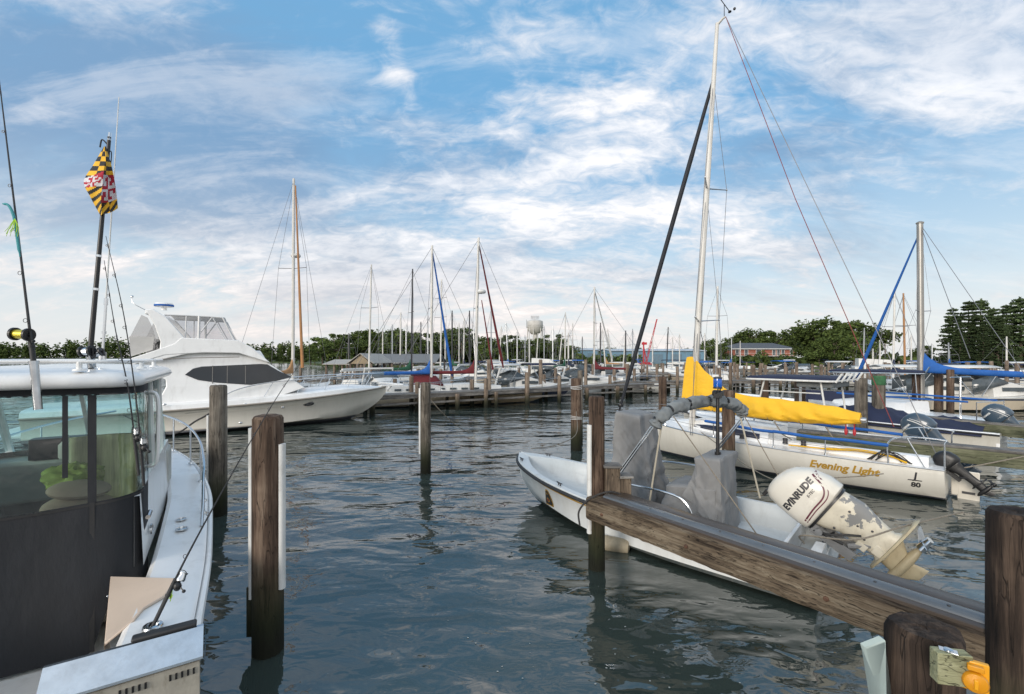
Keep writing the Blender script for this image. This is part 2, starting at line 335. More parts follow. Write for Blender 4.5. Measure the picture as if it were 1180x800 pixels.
def water_mat():
    m, nt, b = nodes('harbour_water'); L = nt.links
    b.inputs['Base Color'].default_value = (.034, .047, .042, 1); b.inputs['Roughness'].default_value = .035; b.inputs['IOR'].default_value = 1.85
    ge = nt.nodes.new('ShaderNodeNewGeometry')
    def layer(sx, sy, rot, sc, det, rough, dist=0.0):
        mp = nt.nodes.new('ShaderNodeMapping'); mp.inputs['Scale'].default_value = (sx, sy, 1); mp.inputs['Rotation'].default_value = (0, 0, R(rot)); L.new(ge.outputs['Position'], mp.inputs[0])
        x = nt.nodes.new('ShaderNodeTexNoise'); x.inputs['Scale'].default_value = sc; x.inputs['Detail'].default_value = det; x.inputs['Roughness'].default_value = rough; x.inputs['Distortion'].default_value = dist
        L.new(mp.outputs[0], x.inputs['Vector']); return x.outputs[0]
    def mm(op, a, b_):
        x = nt.nodes.new('ShaderNodeMath'); x.operation = op
        for i, q in enumerate((a, b_)):
            if hasattr(q, 'is_output'): L.new(q, x.inputs[i])
            else: x.inputs[i].default_value = q
        return x.outputs[0]
    calm = layer(.25, .35, 20, 1.0, 2, .5)                        # gusts: some patches are livelier
    amp = nt.nodes.new('ShaderNodeMapRange'); amp.inputs[1].default_value = .35; amp.inputs[2].default_value = .65; amp.inputs[3].default_value = .40; amp.inputs[4].default_value = 1.3; L.new(calm, amp.inputs[0])
    h = mm('ADD', mm('MULTIPLY', layer(.8, 1.5, 12, 1.15, 2, .5, .4), W_AMP[0]), mm('MULTIPLY', layer(1.0, 1.7, -24, 3.2, 2, .5, .6), W_AMP[1]))
    h = mm('ADD', h, mm('MULTIPLY', layer(1.0, 1.5, 8, 9.5, 2, .5, .3), W_AMP[2]))
    h = mm('ADD', h, mm('MULTIPLY', layer(.7, 1.3, -6, .42, 2, .5, .3), W_AMP[3]))
    h = mm('MULTIPLY', h, amp.outputs[0])
    bp = nt.nodes.new('ShaderNodeBump'); bp.inputs['Strength'].default_value = 1; bp.inputs['Distance'].default_value = 1.0
    L.new(h, bp.inputs['Height']); L.new(bp.outputs[0], b.inputs['Normal'])
    return m
W_AMP = (.088, .0125, .0006, .10)
M = dict(
    water=water_mat(),
    gel=paint('white_gelcoat', (.80, .80, .79), .25, var=.05, scale=1.5, dirt=.22, coat=.3),
    gel_warm=paint('cream_gelcoat', (.66, .62, .54), .3, var=.05, scale=1.5, dirt=.2, coat=.25),
    gel_blue=paint('pale_blue_gelcoat', (.54, .57, .58), .4, var=.06, scale=2, dirt=.25),
    gel_far=paint('white_hull_paint', (.66, .65, .62), .4, var=.08, scale=.8, dirt=.3),
    peach=paint('sunset_tinted_coaming', (.60, .48, .38), .45, var=.06, scale=2, dirt=.15),  # warm sunset glow on the coaming is put into its base colour
    nonskid=paint('nonskid_deck', (.62, .63, .62), .6, var=.06, scale=4, bump=.15, bscale=220, dirt=.2),
    steel=paint('polished_steel', (.62, .64, .66), .18, 1.0, var=.06, scale=6),
    chrome=paint('chrome', (.36, .38, .40), .10, 1.0, var=.2, scale=9),
    alu=paint('anodised_aluminium', (.50, .51, .52), .42, 1.0, var=.08, scale=3, stretch=(1, 1, .2)),
    mast_white=paint('white_mast_paint', (.62, .60, .56), .45, var=.08, scale=2, dirt=.2),
    alu_bright=paint('sky_tinted_brushed_aluminium', (.48, .55, .62), .16, .9, var=.12, scale=9, bump=.06, bscale=8, dirt=.2, dirtcol=(.2, .2, .2)),  # blue of the reflected sky is tinted into the metal's colour
    black=paint('black_plastic', (.012, .012, .013), .4, var=.2),
    rubber=paint('black_rubber', (.02, .02, .021), .55, var=.25, scale=5, dirt=.2, dirtcol=(.1, .09, .08)),
    canvas_black=paint('black_canvas', (.015, .017, .021), .75, var=.25, scale=2, bump=.8, bscale=3.5, stretch=(1.5, 1.5, .6)),
    canvas_grey=paint('grey_canvas', (.215, .215, .215), .85, var=.12, scale=2.4, bump=.35, bscale=9, stretch=(1.8, 1.8, .5), dirt=.25, dirtcol=(.15, .14, .13)),
    canvas_grey2=paint('grey_furled_canvas', (.17, .185, .19), .85, var=.2, scale=5, bump=.5, bscale=16),
    canvas_yellow=paint('yellow_sail_canvas', (.78, .44, .018), .75, var=.10, scale=2, bump=.9, bscale=5, stretch=(.7, 1.4, 1.6), dirt=.12),
    canvas_blue=paint('blue_canvas', (.012, .10, .36), .75, var=.15, scale=3, bump=.3, bscale=8),
    canvas_navy=paint('navy_canvas', (.012, .018, .05), .8, var=.2, scale=2, bump=.35, bscale=5),
    canvas_red=paint('dark_red_canvas', (.12, .012, .016), .8, var=.2, scale=3, bump=.3, bscale=7),
    canvas_green=paint('green_canvas', (.015, .085, .045), .8, var=.2),
    canvas_tan=paint('tan_canvas', (.40, .22, .10), .8, var=.15, scale=3, bump=.3),
    wood_spar=paint('varnished_spar', (.36, .17, .06), .4, var=.2, scale=3, stretch=(1, 1, .2)),
    jib_black=paint('black_jib_cover', (.016, .018, .024), .7, var=.25, scale=4, bump=.4, bscale=20),
    tinted=paint('dark_window', (.012, .014, .017), .06, var=.2, spec=.6),
    windows=paint('far_window', (.07, .085, .095), .15, var=.3),
    navy_paint=paint('navy_paint', (.012, .018, .045), .3, var=.15),
    yam=paint('blue_grey_cowling', (.032, .058, .088), .35, var=.08, coat=.5, dirt=.1),
    evin=paint('white_cowling', (.68, .64, .56), .3, var=.04, scale=2, coat=.3, dirt=.12),
    bare=paint('bare_grey_casting', (.20, .20, .20), .6, var=.2, scale=8),
    leg_low=paint('tan_gearcase', (.50, .42, .27), .45, var=.12, scale=6, dirt=.4, dirtcol=(.2, .14, .08)),
    leg=paint('yellowed_casting', (.62, .57, .46), .45, var=.12, scale=6, dirt=.35, dirtcol=(.24, .18, .10)),
    redline=paint('dark_red_rope', (.20, .03, .03), .7), red=paint('red_paint', (.42, .02, .03), .5, var=.15),
    rope=paint('weathered_rope', (.22, .19, .15), .9, var=.25, scale=30, bump=.5, bscale=60), rope_dark=paint('dark_rope', (.035, .033, .032), .9, var=.3, scale=30),
    wire=paint('rigging_wire', (.20, .20, .21), .4, .7), wire_far=paint('far_rigging', (.16, .16, .17), .6),
    gold=paint('gold_lettering', (.42, .24, .03), .35, var=.15), char=paint('charcoal_lettering', (.03, .03, .035), .4), maroon=paint('maroon_stripe', (.10, .012, .03), .4),
    yellow=paint('yellow_plastic', (.72, .33, .012), .35, var=.08), chart=paint('lime_cloth', (.24, .28, .06), .85, var=.15, bump=.4, bscale=12),
    lime=paint('lime_skirt', (.45, .70, .03), .6), teal=paint('teal_lure', (.03, .28, .30), .4),
    pvc=paint('white_pvc', (.66, .66, .64), .45, var=.08, scale=4, dirt=.4),
    bluelens=paint('blue_lens', (.004, .09, .42), .12, coat=.5, var=.3, scale=20),
    boarding=paint('tan_cushion', (.40, .31, .22), .8, var=.1), ivory=paint('ivory_plastic', (.60, .58, .50), .5),
    pil=timber('piling_wood', (.024, .016, .012), (.095, .062, .044), (.23, .17, .125)),
    pil2=timber('piling_wood_grey', (.032, .028, .024), (.125, .108, .088), (.29, .255, .21)),
    pil3=timber('piling_wood_creosote', (.007, .0055, .005), (.035, .024, .018), (.13, .09, .065), scale=.8),
    pil_far=timber('far_piling_wood', (.07, .05, .04), (.19, .145, .11), (.34, .28, .225), bump=.3, tide=.3),
    beamw=timber('beam_wood', (.030, .021, .015), (.135, .102, .070), (.26, .215, .155), axis='x', algae=False, scale=1.5, bump=.9),
    block=timber('block_wood', (.045, .035, .026), (.14, .105, .075), (.26, .21, .15), algae=False),
    deckw=timber('dock_planks', (.07, .065, .06), (.17, .16, .15), (.30, .285, .26), axis='x', algae=False),
    dockside=timber('dock_face_wood', (.035, .04, .025), (.10, .105, .062), (.20, .20, .13), axis='x', algae=False),
    pinewood=timber('fresh_block', (.16, .16, .09), (.30, .30, .18), (.42, .41, .27), axis='x', algae=False),
    paleboard=paint('pale_mint_board', (.48, .56, .52), .6, var=.1, dirt=.3),
    vinyl=clear_sheet('clear_vinyl', (.80, .90, .90), .05), glass=clear_sheet('teal_glass', (.55, .80, .80), .05, .01), vinyl_far=clear_sheet('smoked_vinyl', (.80, .80, .82), .10), vinyl_pale=clear_sheet('pale_vinyl', (.72, .72, .72), .15),
)
def hull_far(i): return M['gel_far']
# ---------------------------------------------------------------- the setting: water and shore
def sheet(name, pts, m, k='structure'):
    b = MB(); b.add(pts, [tuple(range(len(pts)))]); return kind(b.build(name, m), k)
sheet('water', [(-4000, -40, 0), (4000, -40, 0), (4000, 5000, 0), (-4000, 5000, 0)], M['water'])
GRASS = paint('shore_grass', (.05, .075, .022), .9, var=.35, scale=.25)
GRAVEL = paint('shore_gravel', (.24, .22, .19), .9, var=.2, scale=.6)
rnd = random.Random(5)
# ---------------------------------------------------------------- hulls
def stations(tab, n):
    """tab rows: x, sheer half-beam, sheer z, chine half-beam, chine z, keel z -> n interpolated rows, stern to bow"""
    t = np.array(tab, float); xs = np.linspace(t[0, 0], t[-1, 0], n)
    xs = t[0, 0] + (t[-1, 0] - t[0, 0]) * (1 - (1 - np.linspace(0, 1, n)) ** 1.35)
    return np.stack([xs] + [pchip(t[:, 0], t[:, k], xs) for k in range(1, t.shape[1])], 1)
def hull_section(r, round_=False, flare=.0, m=5):
    """half section from sheer to keel (port side)"""
    x, b, zs, c, zc, k = r; out = []
    for i in range(m + 1):
        t = i / m
        y = b + (c - b) * t; z = zs + (zc - zs) * t
        if round_: y += (b * .06 + .02) * math.sin(math.pi * t)
        y -= flare * b * math.sin(math.pi * t)
        out.append((x, max(y, 0), z))
    for i in range(1, 4):
        t = i / 3
        y = c * (1 - t); z = zc + (k - zc) * (t if not round_ else math.sin(t * math.pi / 2))
        out.append((x, y, z))
    return out
def hull_mb(st, round_=False, flare=0.0, m=5, rake=0.0, cap=True):
    secs = []
    for r in st:
        h = hull_section(r, round_, flare, m)
        h = [(x + rake * (z - r[2]), y, z) for x, y, z in h] if rake and r is st[0] else h
        secs.append([(x, -y, z) for x, y, z in h] + [(x, y, z) for x, y, z in reversed(h[:-1])])
    b = MB(); b.loft(secs); n = len(secs[0])
    if cap: b.f.append(tuple(range(n))); b.m.append(0)
    return b
def side_at(st, x, z, round_=False, flare=0.0):
    """half-breadth of the hull at x and height z"""
    i = int(np.clip(np.searchsorted(st[:, 0], x) - 1, 0, len(st) - 2)); t = (x - st[i, 0]) / (st[i+1, 0] - st[i, 0])
    r = st[i] * (1 - t) + st[i+1] * t; q = hull_section(r, round_, flare, 5)
    for a, b in zip(q, q[1:]):
        if a[2] >= z >= b[2]:
            u = (a[2] - z) / max(1e-6, a[2] - b[2]); return a[1] + (b[1] - a[1]) * u
    return q[0][1] if z > q[0][2] else q[-1][1]
def sheer_line(st, side, dy=0.0, dz=0.0, x0=None, x1=None):
    return [(r[0], side * max(r[1] + dy, 0.0), r[2] + dz) for r in st if (x0 is None or r[0] >= x0) and (x1 is None or r[0] <= x1)]
def deck_mb(st, inset=0.0, camber=.05, dz=0.0, n=6):
    secs = []
    for r in st:
        b = max(r[1] - inset, .005); secs.append([(r[0], -b + 2*b*j/n, r[2] + dz + camber * (1 - (2*j/n - 1) ** 2) * min(1, b)) for j in range(n+1)])
    return MB().loft(secs)
def on_side(vs, fs, st, x0, z0, side, rnd_=False, flare=0.0, mirror=-1, off=.004, slope=0.0):
    """writing laid on the side of a hull: u runs along the hull, v up"""
    out = []
    for u, v, _ in vs:
        x = x0 + mirror * u; z = z0 + v + slope * u
        out.append((x, side * (side_at(st, x, z, rnd_, flare) + off), z))
    b = MB(); b.add(out, fs); return b
def rail(mb, pts, r=.013, n=8, k=6): mb.tube(smooth_path(pts, k), r, n)

# ================================================================ fishing boat on the left
FD = Vector((-.545, .838, 0)); FR = Vector((.838, .545, 0))
fo = Vector((-3.24, 2.41, 0))
fb = thing('fishing_boat', 'white fishing boat with black canvas enclosure, hardtop and curved steel bow rail', 'fishing boat', fo, math.atan2(FD.y, FD.x))
fst = stations([(0, 1.26, 1.12, 1.12, .05, -.35), (1.5, 1.31, 1.14, 1.15, .05, -.4), (3, 1.30, 1.22, 1.1, .12, -.4), (4.3, 1.17, 1.32, .9, .25, -.4), (5.4, .88, 1.42, .55, .42, -.3), (6.3, .45, 1.49, .2, .62, 0), (6.95, .03, 1.53, .01, .9, .5)], 40)
hull_mb(fst, flare=.03, cap=False).build('hull', banded('fishing_boat_hull', [(.12, (.03, .04, .06)), (9, (.77, .78, .78))]), fb)
b = MB()                                             # deck: bow forward of the cabin, side decks beside the cockpit
fw = [r for r in fst if r[0] >= 4.0]
b.loft([[(r[0], -max(r[1]-.02, .004) + 2*max(r[1]-.02, .004)*j/8, r[2] + .05*(1-(j/4-1)**2)*min(1, r[1])) for j in range(9)] for r in fw])
for s in (-1, 1):
    b.loft([[(r[0], s*(r[1]-.01), r[2]), (r[0], s*(r[1]-.05), r[2]+.025), (r[0], s*(r[1]-.38), r[2]+.035), (r[0], s*(r[1]-.42), r[2]-.0), (r[0], s*(r[1]-.44), .5)] for r in fst if r[0] <= 4.25])
b.build('side_deck', M['gel'], fb)
b = MB(); b.loft([[(x, -.9, .5), (x, .9, .5)] for x in (.0, 2, 4.3)]); b.box((.02, 0, .42), (.10, 2.36, .86)); b.build('cockpit_sole', M['nonskid'], fb)
b = MB()
for s in (-1, 1): b.tube(sheer_line(fst, s, .012, -.03), .03, 8)
b.build('rub_rail', M['gel'], fb)
b = MB(); cq = [local(fb, P(px, py, z)) for px, py, z in ((127, 664, 1.186), (203, 666, 1.186), (190, 686, 1.183), (166, 700, 1.181), (155, 713, 1.180), (120, 742, 1.08))]; b.plate(cq, (0, 0, -.02)); b.add([cq[0], cq[5], cq[5]+Vector((0, 0, -.5)), cq[0]+Vector((0, 0, -.6))], [(0, 1, 2, 3)]); b.build('coaming', M['peach'], fb, .006)
# cabin: trunk forward, pilothouse sides, windows
b = MB()
b.loft([[(4.0, -.86, 1.24), (4.0, -.80, 1.86), (4.0, 0, 1.92), (4.0, .80, 1.86), (4.0, .86, 1.24)], [(4.7, -.78, 1.3), (4.75, -.66, 1.72), (4.8, 0, 1.8), (4.75, .66, 1.72), (4.7, .78, 1.3)],
        [(5.6, -.42, 1.4), (5.55, -.36, 1.54), (5.5, 0, 1.6), (5.55, .36, 1.54), (5.6, .42, 1.4)], [(5.9, -.2, 1.44), (5.9, -.15, 1.46), (5.9, 0, 1.47), (5.9, .15, 1.46), (5.9, .2, 1.44)]])
for s in (-1, 1):
    b.loft([[(x, s*.845, 1.16), (x, s*.82, z1), (x, s*.78, z1), (x, s*.78, 1.16)] for x, z1 in ((1.34, 1.78), (2.2, 1.84), (3.2, 1.86), (4.02, 1.87))])
b.build('cabin_trunk', M['gel'], fb)
for s in (-1, 1):
    for x in (2.45, 3.35): MB().bar((x, s*.80, 1.8), (x, s*.775, 2.76), .05, .05).build('window_frame', M['gel'], fb)
    MB().bar((4.25, s*.74, 1.78), (3.55, s*.72, 2.76), .06, .06).build('window_frame', M['gel'], fb)
b = MB(); b.bar((4.25, -.8, 1.80), (4.25, .8, 1.80), .05, .06); b.bar((4.25, 0, 1.80), (3.55, 0, 2.76), .04, .05)
b.build('window_frame', M['gel'], fb)
gl = MB()
for s in (-1, 1):
    gl.add([(1.4, s*.80, 1.84), (3.3, s*.80, 1.88), (3.3, s*.778, 2.74), (1.4, s*.778, 2.74)], [(0, 1, 2, 3)])
    gl.add([(3.4, s*.795, 1.88), (4.2, s*.74, 1.86), (3.58, s*.72, 2.72), (3.4, s*.775, 2.74)], [(0, 1, 2, 3)])
gl.add([(4.26, -.78, 1.83), (4.26, .78, 1.83), (3.56, .76, 2.74), (3.56, -.76, 2.74)], [(0, 1, 2, 3)])
gl.build('window_glass', M['glass'], fb)
# hardtop with rounded corners and a rail around its edge
def rounded(x0, x1, hw, r, n=10):
    out = []
    for cx, cy, a0 in ((x1-r, hw-r, 0), (x0+r, hw-r, 90), (x0+r, -hw+r, 180), (x1-r, -hw+r, 270)):
        for i in range(n+1):
            a = R(a0 + 90*i/n); out.append((cx + r*math.cos(a), cy + r*math.sin(a)))
    return out
def lid(mb, x0, x1, hw, r, prof, crown=.0):           # prof: (inset, z)
    secs = [[(x, y, z) for x, y in rounded(x0+i, x1-i, hw-i, max(r-i, .03))] for i, z in prof]
    mb.loft(secs, True, True); return mb
b = MB(); lid(b, 1.13, 4.3, .86, .28, [(.12, 2.745), (.035, 2.75), (.012, 2.765), (.0, 2.79), (.012, 2.835), (.05, 2.862), (.12, 2.882), (.35, 2.91), (.7, 2.925)]); b.build('hardtop', M['gel'], fb, ang=42)
b = MB(); q = [(x, y, 2.965) for x, y in rounded(1.22, 4.15, .76, .24)]; b.tube(q + [q[0]], .016, 8)
for x, y in ((1.22, -.45), (1.22, .45), (2.0, -.76), (3, -.76), (2, .76)): b.tube([(x, y, 2.89), (x, y, 2.965)], .02, 8); b.lathe([(.045, 2.89), (.04, 2.905)], 10, (x, y, 0))
b.build('top_rail', M['gel'], fb)
# black canvas enclosure that closes the back of the pilothouse, with clear windows
def enc(t):        # the enclosure's plan: across the back then round the starboard corner, t in metres from the corner
    hw, x0, r = .835, 1.27, .22
    straight = hw - r
    if t <= 0: return (x0, -straight - t * 1.0)          # t negative: towards port
    arc = r * math.pi / 2
    if t < arc: a = t / r; return (x0 + r - r*math.cos(a), -straight - r*math.sin(a))
    return (x0 + r + (t - arc), -hw)
def enc_strip(mb, t0, t1, z0, z1, n=10, off=0.0, sag=0.0):
    secs = []
    for i in range(n+1):
        t = t0 + (t1-t0)*i/n; x, y = enc(t); za = z0(t) if callable(z0) else z0; zb = z1(t) if callable(z1) else z1
        secs.append([(x - off + .025*sag*math.sin(9*t)*math.sin(math.pi*k/6), y, za + (zb-za)*k/6) for k in range(7)])
    mb.loft(secs); return mb
zwb = lambda t: 1.80 + .03 * math.sin(2.4*t) + .02*max(t, 0)      # window sill
zwt = 2.685
b = MB()
enc_strip(b, -1.62, .62, lambda t: .95 - (.42 if t < -.10 else (0 if t > .02 else .42*(-t+.02)/.12)), zwb, 60, sag=.5)          # black skirt
enc_strip(b, -1.62, .62, zwt, 2.775, 30)                                                                   # black header
for t in (-.095, .60): enc_strip(b, t-.028, t+.028, zwb, zwt, 2, off=.003)
enc_strip(b, -.275, -.24, 2.02, zwt, 2, off=.006)
enc_strip(b, -1.62, -1.5, zwb, zwt, 2)
ce = b.build('canvas_enclosure', M['canvas_black'], fb)
for t in (-.095, -.9): b = MB(); enc_strip(b, t-.016, t+.016, .55, zwb, 2, off=.006); b.build('zip_seam', M['rubber'], ce)
b = MB(); enc_strip(b, -1.6, .6, lambda t: zwb(t)-.03, lambda t: zwb(t)-.012, 50, off=.004); b.build('hem', M['rubber'], ce)
for t in (.0, .16, .32): x, y = enc(t); MB().ball((x-.006, y-.004, .985), .011, 8, 6).build('snap', M['steel'], ce)
b = MB(); enc_strip(b, -1.5, .60, lambda t: zwb(t)-.01, zwt+.01, 40); b.build('clear_window', M['vinyl'], fb)
# what shows through the clear windows
b = MB(); b.box((3.2, -.55, 1.15), (.5, .5, .1)); b.box((3.0, -.55, 1.5), (.12, .5, .7)); b.box((3.2, -.55, .8), (.2, .2, .6)); b.build('helm_seat', paint('dark_blue_upholstery', (.03, .04, .06), .6), fb, .04)
b = MB(); b.box((3.9, 0, 1.55), (.5, 1.7, .5)); b.build('dashboard', paint('pale_dash', (.42, .42, .38), .6), fb, .05)
b = MB(); b.tube([(3.55, -.5, 1.9), (3.6, -.5, 2.1)], .02); b.box((3.75, .2, 1.92), (.2, .5, .24)); b.build('chart_screen', M['black'], fb, .02)
b = MB(); b.loft([[(2.35+.10*math.sin(R(180*k/8)), -.72+.55*k/8, z) for k in range(9)] for z in (1.35, 1.7, 2.0, 2.14, 2.2)]); b.build('bench_backrest', paint('striped_upholstery', (.38, .34, .20), .8, var=.5, scale=3, stretch=(.2, 6, .4)), fb, solid=.07)
b = MB(); b.box((2.1, -.55, 1.0), (.7, .42, .9)); b.build('bench_box', M['gel_warm'], fb, .03)
# bow rail, hatch rings, cleat
def fgun(x, dy=-.06, dz=.03, s=-1):
    r = fst[np.argmin(abs(fst[:, 0]-x))]; return (r[0], s*max(r[1]+dy, 0), r[2]+dz)
b = MB()
for s in (-1, 1):
    p = [fgun(2.15, s=s)] + [(*fgun(x, -.05, 0, s)[:2], z) for x, z in ((2.2, 1.40), (2.45, 1.62), (3.0, 1.74), (4.0, 1.85), (5.0, 1.95), (6.0, 2.02), (6.7, 2.05))]
    if s > 0: p = p
    b.tube(smooth_path(p, 6), .016, 8)
    for x, z in ((2.45, 1.62), (3.0, 1.74), (3.7, 1.82), (4.6, 1.91), (5.5, 1.98), (6.2, 2.03)):
        g = fgun(x, -.05, .02, s); b.tube([g, (g[0], g[1], z)], .012, 8); b.lathe([(.035, g[2]), (.03, g[2]+.02)], 10, (g[0], g[1], 0))
b.build('bow_rail', M['steel'], fb)
for x, y, rr in ((2.35, -1.06, .05), (2.05, -1.08, .055)):
    g = fgun(x); b = MB(); b.lathe([(rr, 0), (rr, .012), (rr*.8, .016), (rr*.75, .004), (.004, .004)], 18, (x, y, g[2]+.012)); b.build('filler_cap', M['steel'], fb)
b = MB(); b.tube([(1.45, -.865, 1.55), (1.6, -.865, 1.56)], .02); b.build('door_pull', M['steel'], fb); b = MB(); b.lathe([(.05, 0), (.05, .02), (.03, .03)], 14, (1.75, -.85, 1.35), Matrix.Rotation(R(90), 3, 'X')); b.build('vent_fitting', M['steel'], fb)
b = MB(); b.tube(smooth_path([(1.75, -.82, 1.95), (1.72, -.90, 2.0), (1.75, -.91, 2.3), (1.8, -.90, 2.62), (1.85, -.80, 2.66)], 5), .018); b.build('grab_rail', M['gel'], fb)
# vertical chrome rod holder on the back edge of the hardtop
def chrome_holder(p, q, r=.027):
    b = MB(); b.tube([p, q], r, 12); d = (Vector(q)-Vector(p)).normalized(); b.tube([Vector(q)-d*.01, Vector(q)+d*.012], r*1.18, 12); return b
ha = local(fb, A(44, 472, 3.40)); hb = local(fb, A(39, 418, 3.40)); chrome_holder(ha, hb).build('rod_holder', M['chrome'], fb)
hc = local(fb, A(106, 424, 3.88)); hd = local(fb, A(103, 404, 3.88)); chrome_holder(hc, hd, .03).build('rod_holder', M['chrome'], fb)
# gear seen inside the enclosure: top-level things
def fw_(p): return Matrix.Rotation(fb.rotation_euler.z, 3, 'Z') @ Vector(p) + fo
b = MB(); b.ball((0, 0, 0), (.20, .26, .10), 20, 10); b.ball((.03, .02, .15), (.17, .22, .07), 20, 10)
o = b.build('cushion', M['boarding']); o.location = fw_((1.72, -.36, 1.66)); o.rotation_euler = (R(6), R(-8), R(120)); tag(o, 'stack of tan boat cushions seen through the clear window of the fishing boat', 'cushion')
from mathutils import noise as MN
b = MB(); r2 = random.Random(3)
b = MB(); b.ball((0, 0, 0), (.20, .17, .13), 64, 40); b.v = [tuple(Vector(v)*(1+.40*MN.noise(Vector(v)*9)+.30*max(0, 1-abs(MN.noise(Vector(v)*14+Vector((3, 0, 0))))*2.2)-.1)) for v in b.v]
o = b.build('rain_jacket', M['chart']); o.location = fw_((2.0, -.28, 1.86)); tag(o, 'crumpled lime yellow jacket lying behind the clear window of the fishing boat', 'jacket')
b = MB(); b.lathe([(.06, 0), (.07, .02), (.07, .16), (.03, .21), (.025, .24), (.03, .24), (.03, .27)], 16)
o = b.build('jug', M['ivory']); o.location = fw_((3.62, .12, 1.80)); tag(o, 'white plastic jug standing on the dash inside the fishing boat', 'jug')
# polished bait table across the starboard quarter, hung on the transom
bt = thing('bait_table', 'polished aluminium bait table with slotted tray on the stern of the fishing boat', 'bait table', fw_((-.11, -1.33, 1.20)), fb.rotation_euler.z)
b = MB(); prof = [(.03, -.02), (.02, .0), (-.01, .002), (-.17, -.115), (-.172, -.13), (-.02, -.015), (.03, -.035)]
b.loft([[(x, y, z) for x, z in prof] for y in (.78, .012)], True, True)
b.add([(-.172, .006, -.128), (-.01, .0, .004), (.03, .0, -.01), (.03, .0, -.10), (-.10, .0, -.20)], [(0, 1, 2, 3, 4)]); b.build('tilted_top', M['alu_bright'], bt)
b = MB(); b.loft([[(-.150, y, -.150), (-.155, y, -.40), (.0, y, -.42), (.02, y, -.06)] for y in (.76, .03)], True, True); b.build('tray', paint('stained_tray', (.42, .39, .33), .45, .3, var=.2, scale=9, dirt=.6), bt)
for g0 in (.06, .30, .52):
    b = MB()
    for i in range(5): b.box((-.153, g0+i*.030, -.20), (.012, .011, .036))
    b.build('drain_slot', M['black'], bt)
b = MB(); b.box((.03, .22, .015), (.07, .34, .03)); b.build('foam_pad', M['rubber'], bt, .012)
# ---- rods, reels, pole, flag, antenna
def reel_conv(mb_s, mb_f, c, ax, up, r, w):          # conventional reel: spool between side plates, handle
    c = Vector(c); ax = Vector(ax).normalized()
    mb_s.tube([c-ax*w, c+ax*w], r*.72, 16)
    for s in (-1, 1): mb_f.tube([c+ax*(s*w), c+ax*(s*(w+r*.35))], r, 18)
    h = c+ax*(w+r*.55); u = Vector(up).normalized()
    mb_f.tube([c+ax*w, h], r*.25, 8); mb_f.tube([h-u*r*.9, h+u*r*.6], r*.14, 6); mb_f.ball(h-u*r*.95+ax*r*.25, r*.26, 8, 6)
def rod(label, pts, r0, r1, butt, reel=None, ring=7, grip=None):
    """pts: world points butt to tip"""
    base = Vector(pts[0]); t = thing('fishing_rod', label, 'fishing rod', base, 0, 'fishing rods on the boat at left')
    pp = [Vector(p)-base for p in pts]; sp = smooth_path(pp, 8) if len(pp) > 2 else [pp[0].lerp(pp[-1], i/16) for i in range(17)]
    n = len(sp); b = MB(); b.tube(sp, [r0+(r1-r0)*i/(n-1) for i in range(n)], 8); b.build('blank', M['black'], t)
    L = (pp[-1]-pp[0]).length; dr = (sp[1]-sp[0]).normalized()
    b = MB(); b.tube([pp[0], pp[0]+dr*butt], [r0*1.5, r0*1.7], 10); b.tube([pp[0]+dr*butt*.62, pp[0]+dr*butt*.66], r0*2.0, 10); b.build('handle', M['rubber'], t)
    for i in range(ring):
        b = MB()
        k = int((.28+.70*i/(ring-1))*(n-1)); rr = .013*(1-.75*i/ring)+.003; c = sp[k]+Vector((0, -1, 0))*(rr+r1+.004)
        b.tube([c+Vector((rr*math.cos(q*.7854), 0, rr*math.sin(q*.7854))) for q in range(9)], .0022, 5); b.tube([sp[k]-dr*.02, sp[k]+dr*.02], r0*.8+(r1-r0)*.8*k/n+.0015, 6)
        b.build('guide', M['char'], t)
    if reel == 'gold':
        s_, f_ = MB(), MB(); c = pp[0]+dr*butt*.9+Vector((0, -.06, 0)); reel_conv(s_, f_, c, (1, 0, -.06), dr, .048, .042)
        rl = f_.build('reel', M['black'], t); s_.build('spool', paint('gold_line_spool', (.55, .45, .05), .3, .6, var=.3), rl)
    if reel == 'conv':
        s_, f_ = MB(), MB(); c = pp[0]+dr*butt*.9+Vector((0, -.05, 0)); reel_conv(s_, f_, c, (1, .1, 0), dr, .038, .028)
        rl = f_.build('reel', M['black'], t); s_.build('spool', M['steel'], rl)
    if reel == 'spin':
        f_, s_ = MB(), MB(); c = pp[0]+dr*butt*.95; o_ = Vector((.060, -.035, .01)); f_.tube([c, c+o_*1.0], .008, 8); d2 = dr
        f_.ball(c+o_-d2*.03, (.026, .026, .032), 12, 8); f_.tube([c+o_-d2*.02, c+o_-d2*.02+Vector((.05, -.02, -.03))], .005, 6); f_.ball(c+o_-d2*.02+Vector((.055, -.02, -.035)), .012, 8, 6)
        q = [c+o_+d2*.05+Vector((.034*math.cos(a), -.01, .034*math.sin(a))) for a in [R(20*i) for i in range(10)]]; f_.tube(q, .0025, 5)
        s_.tube([c+o_+d2*.002, c+o_+d2*.014, c+o_+d2*.045, c+o_+d2*.058], [.026, .030, .024, .030], 14)
        rl = f_.build('reel', M['black'], t); s_.build('spool', M['steel'], rl)
    return t
t = rod('thick trolling rod with a gold line reel, upright in the chrome holder on the hardtop', [A(40.5, 432, 3.40), A(30, 345, 3.42), A(14, 215, 3.44), A(-1, 92, 3.46)], .0105, .0035, .34, 'gold', 6)
b = MB(); c = A(17, 258, 3.42); b.tube(smooth_path([A(3, 235, 3.4), A(10, 237, 3.4), A(16, 250, 3.4), A(20, 275, 3.4), A(23, 296, 3.4)], 5), [.004, .006] + [.009]*17 + [.004]*2, 8)
lt = tag(b.build('fishing_lure', M['teal']), 'teal lure with a lime skirt hooked onto the thick trolling rod', 'lure')
b = MB()
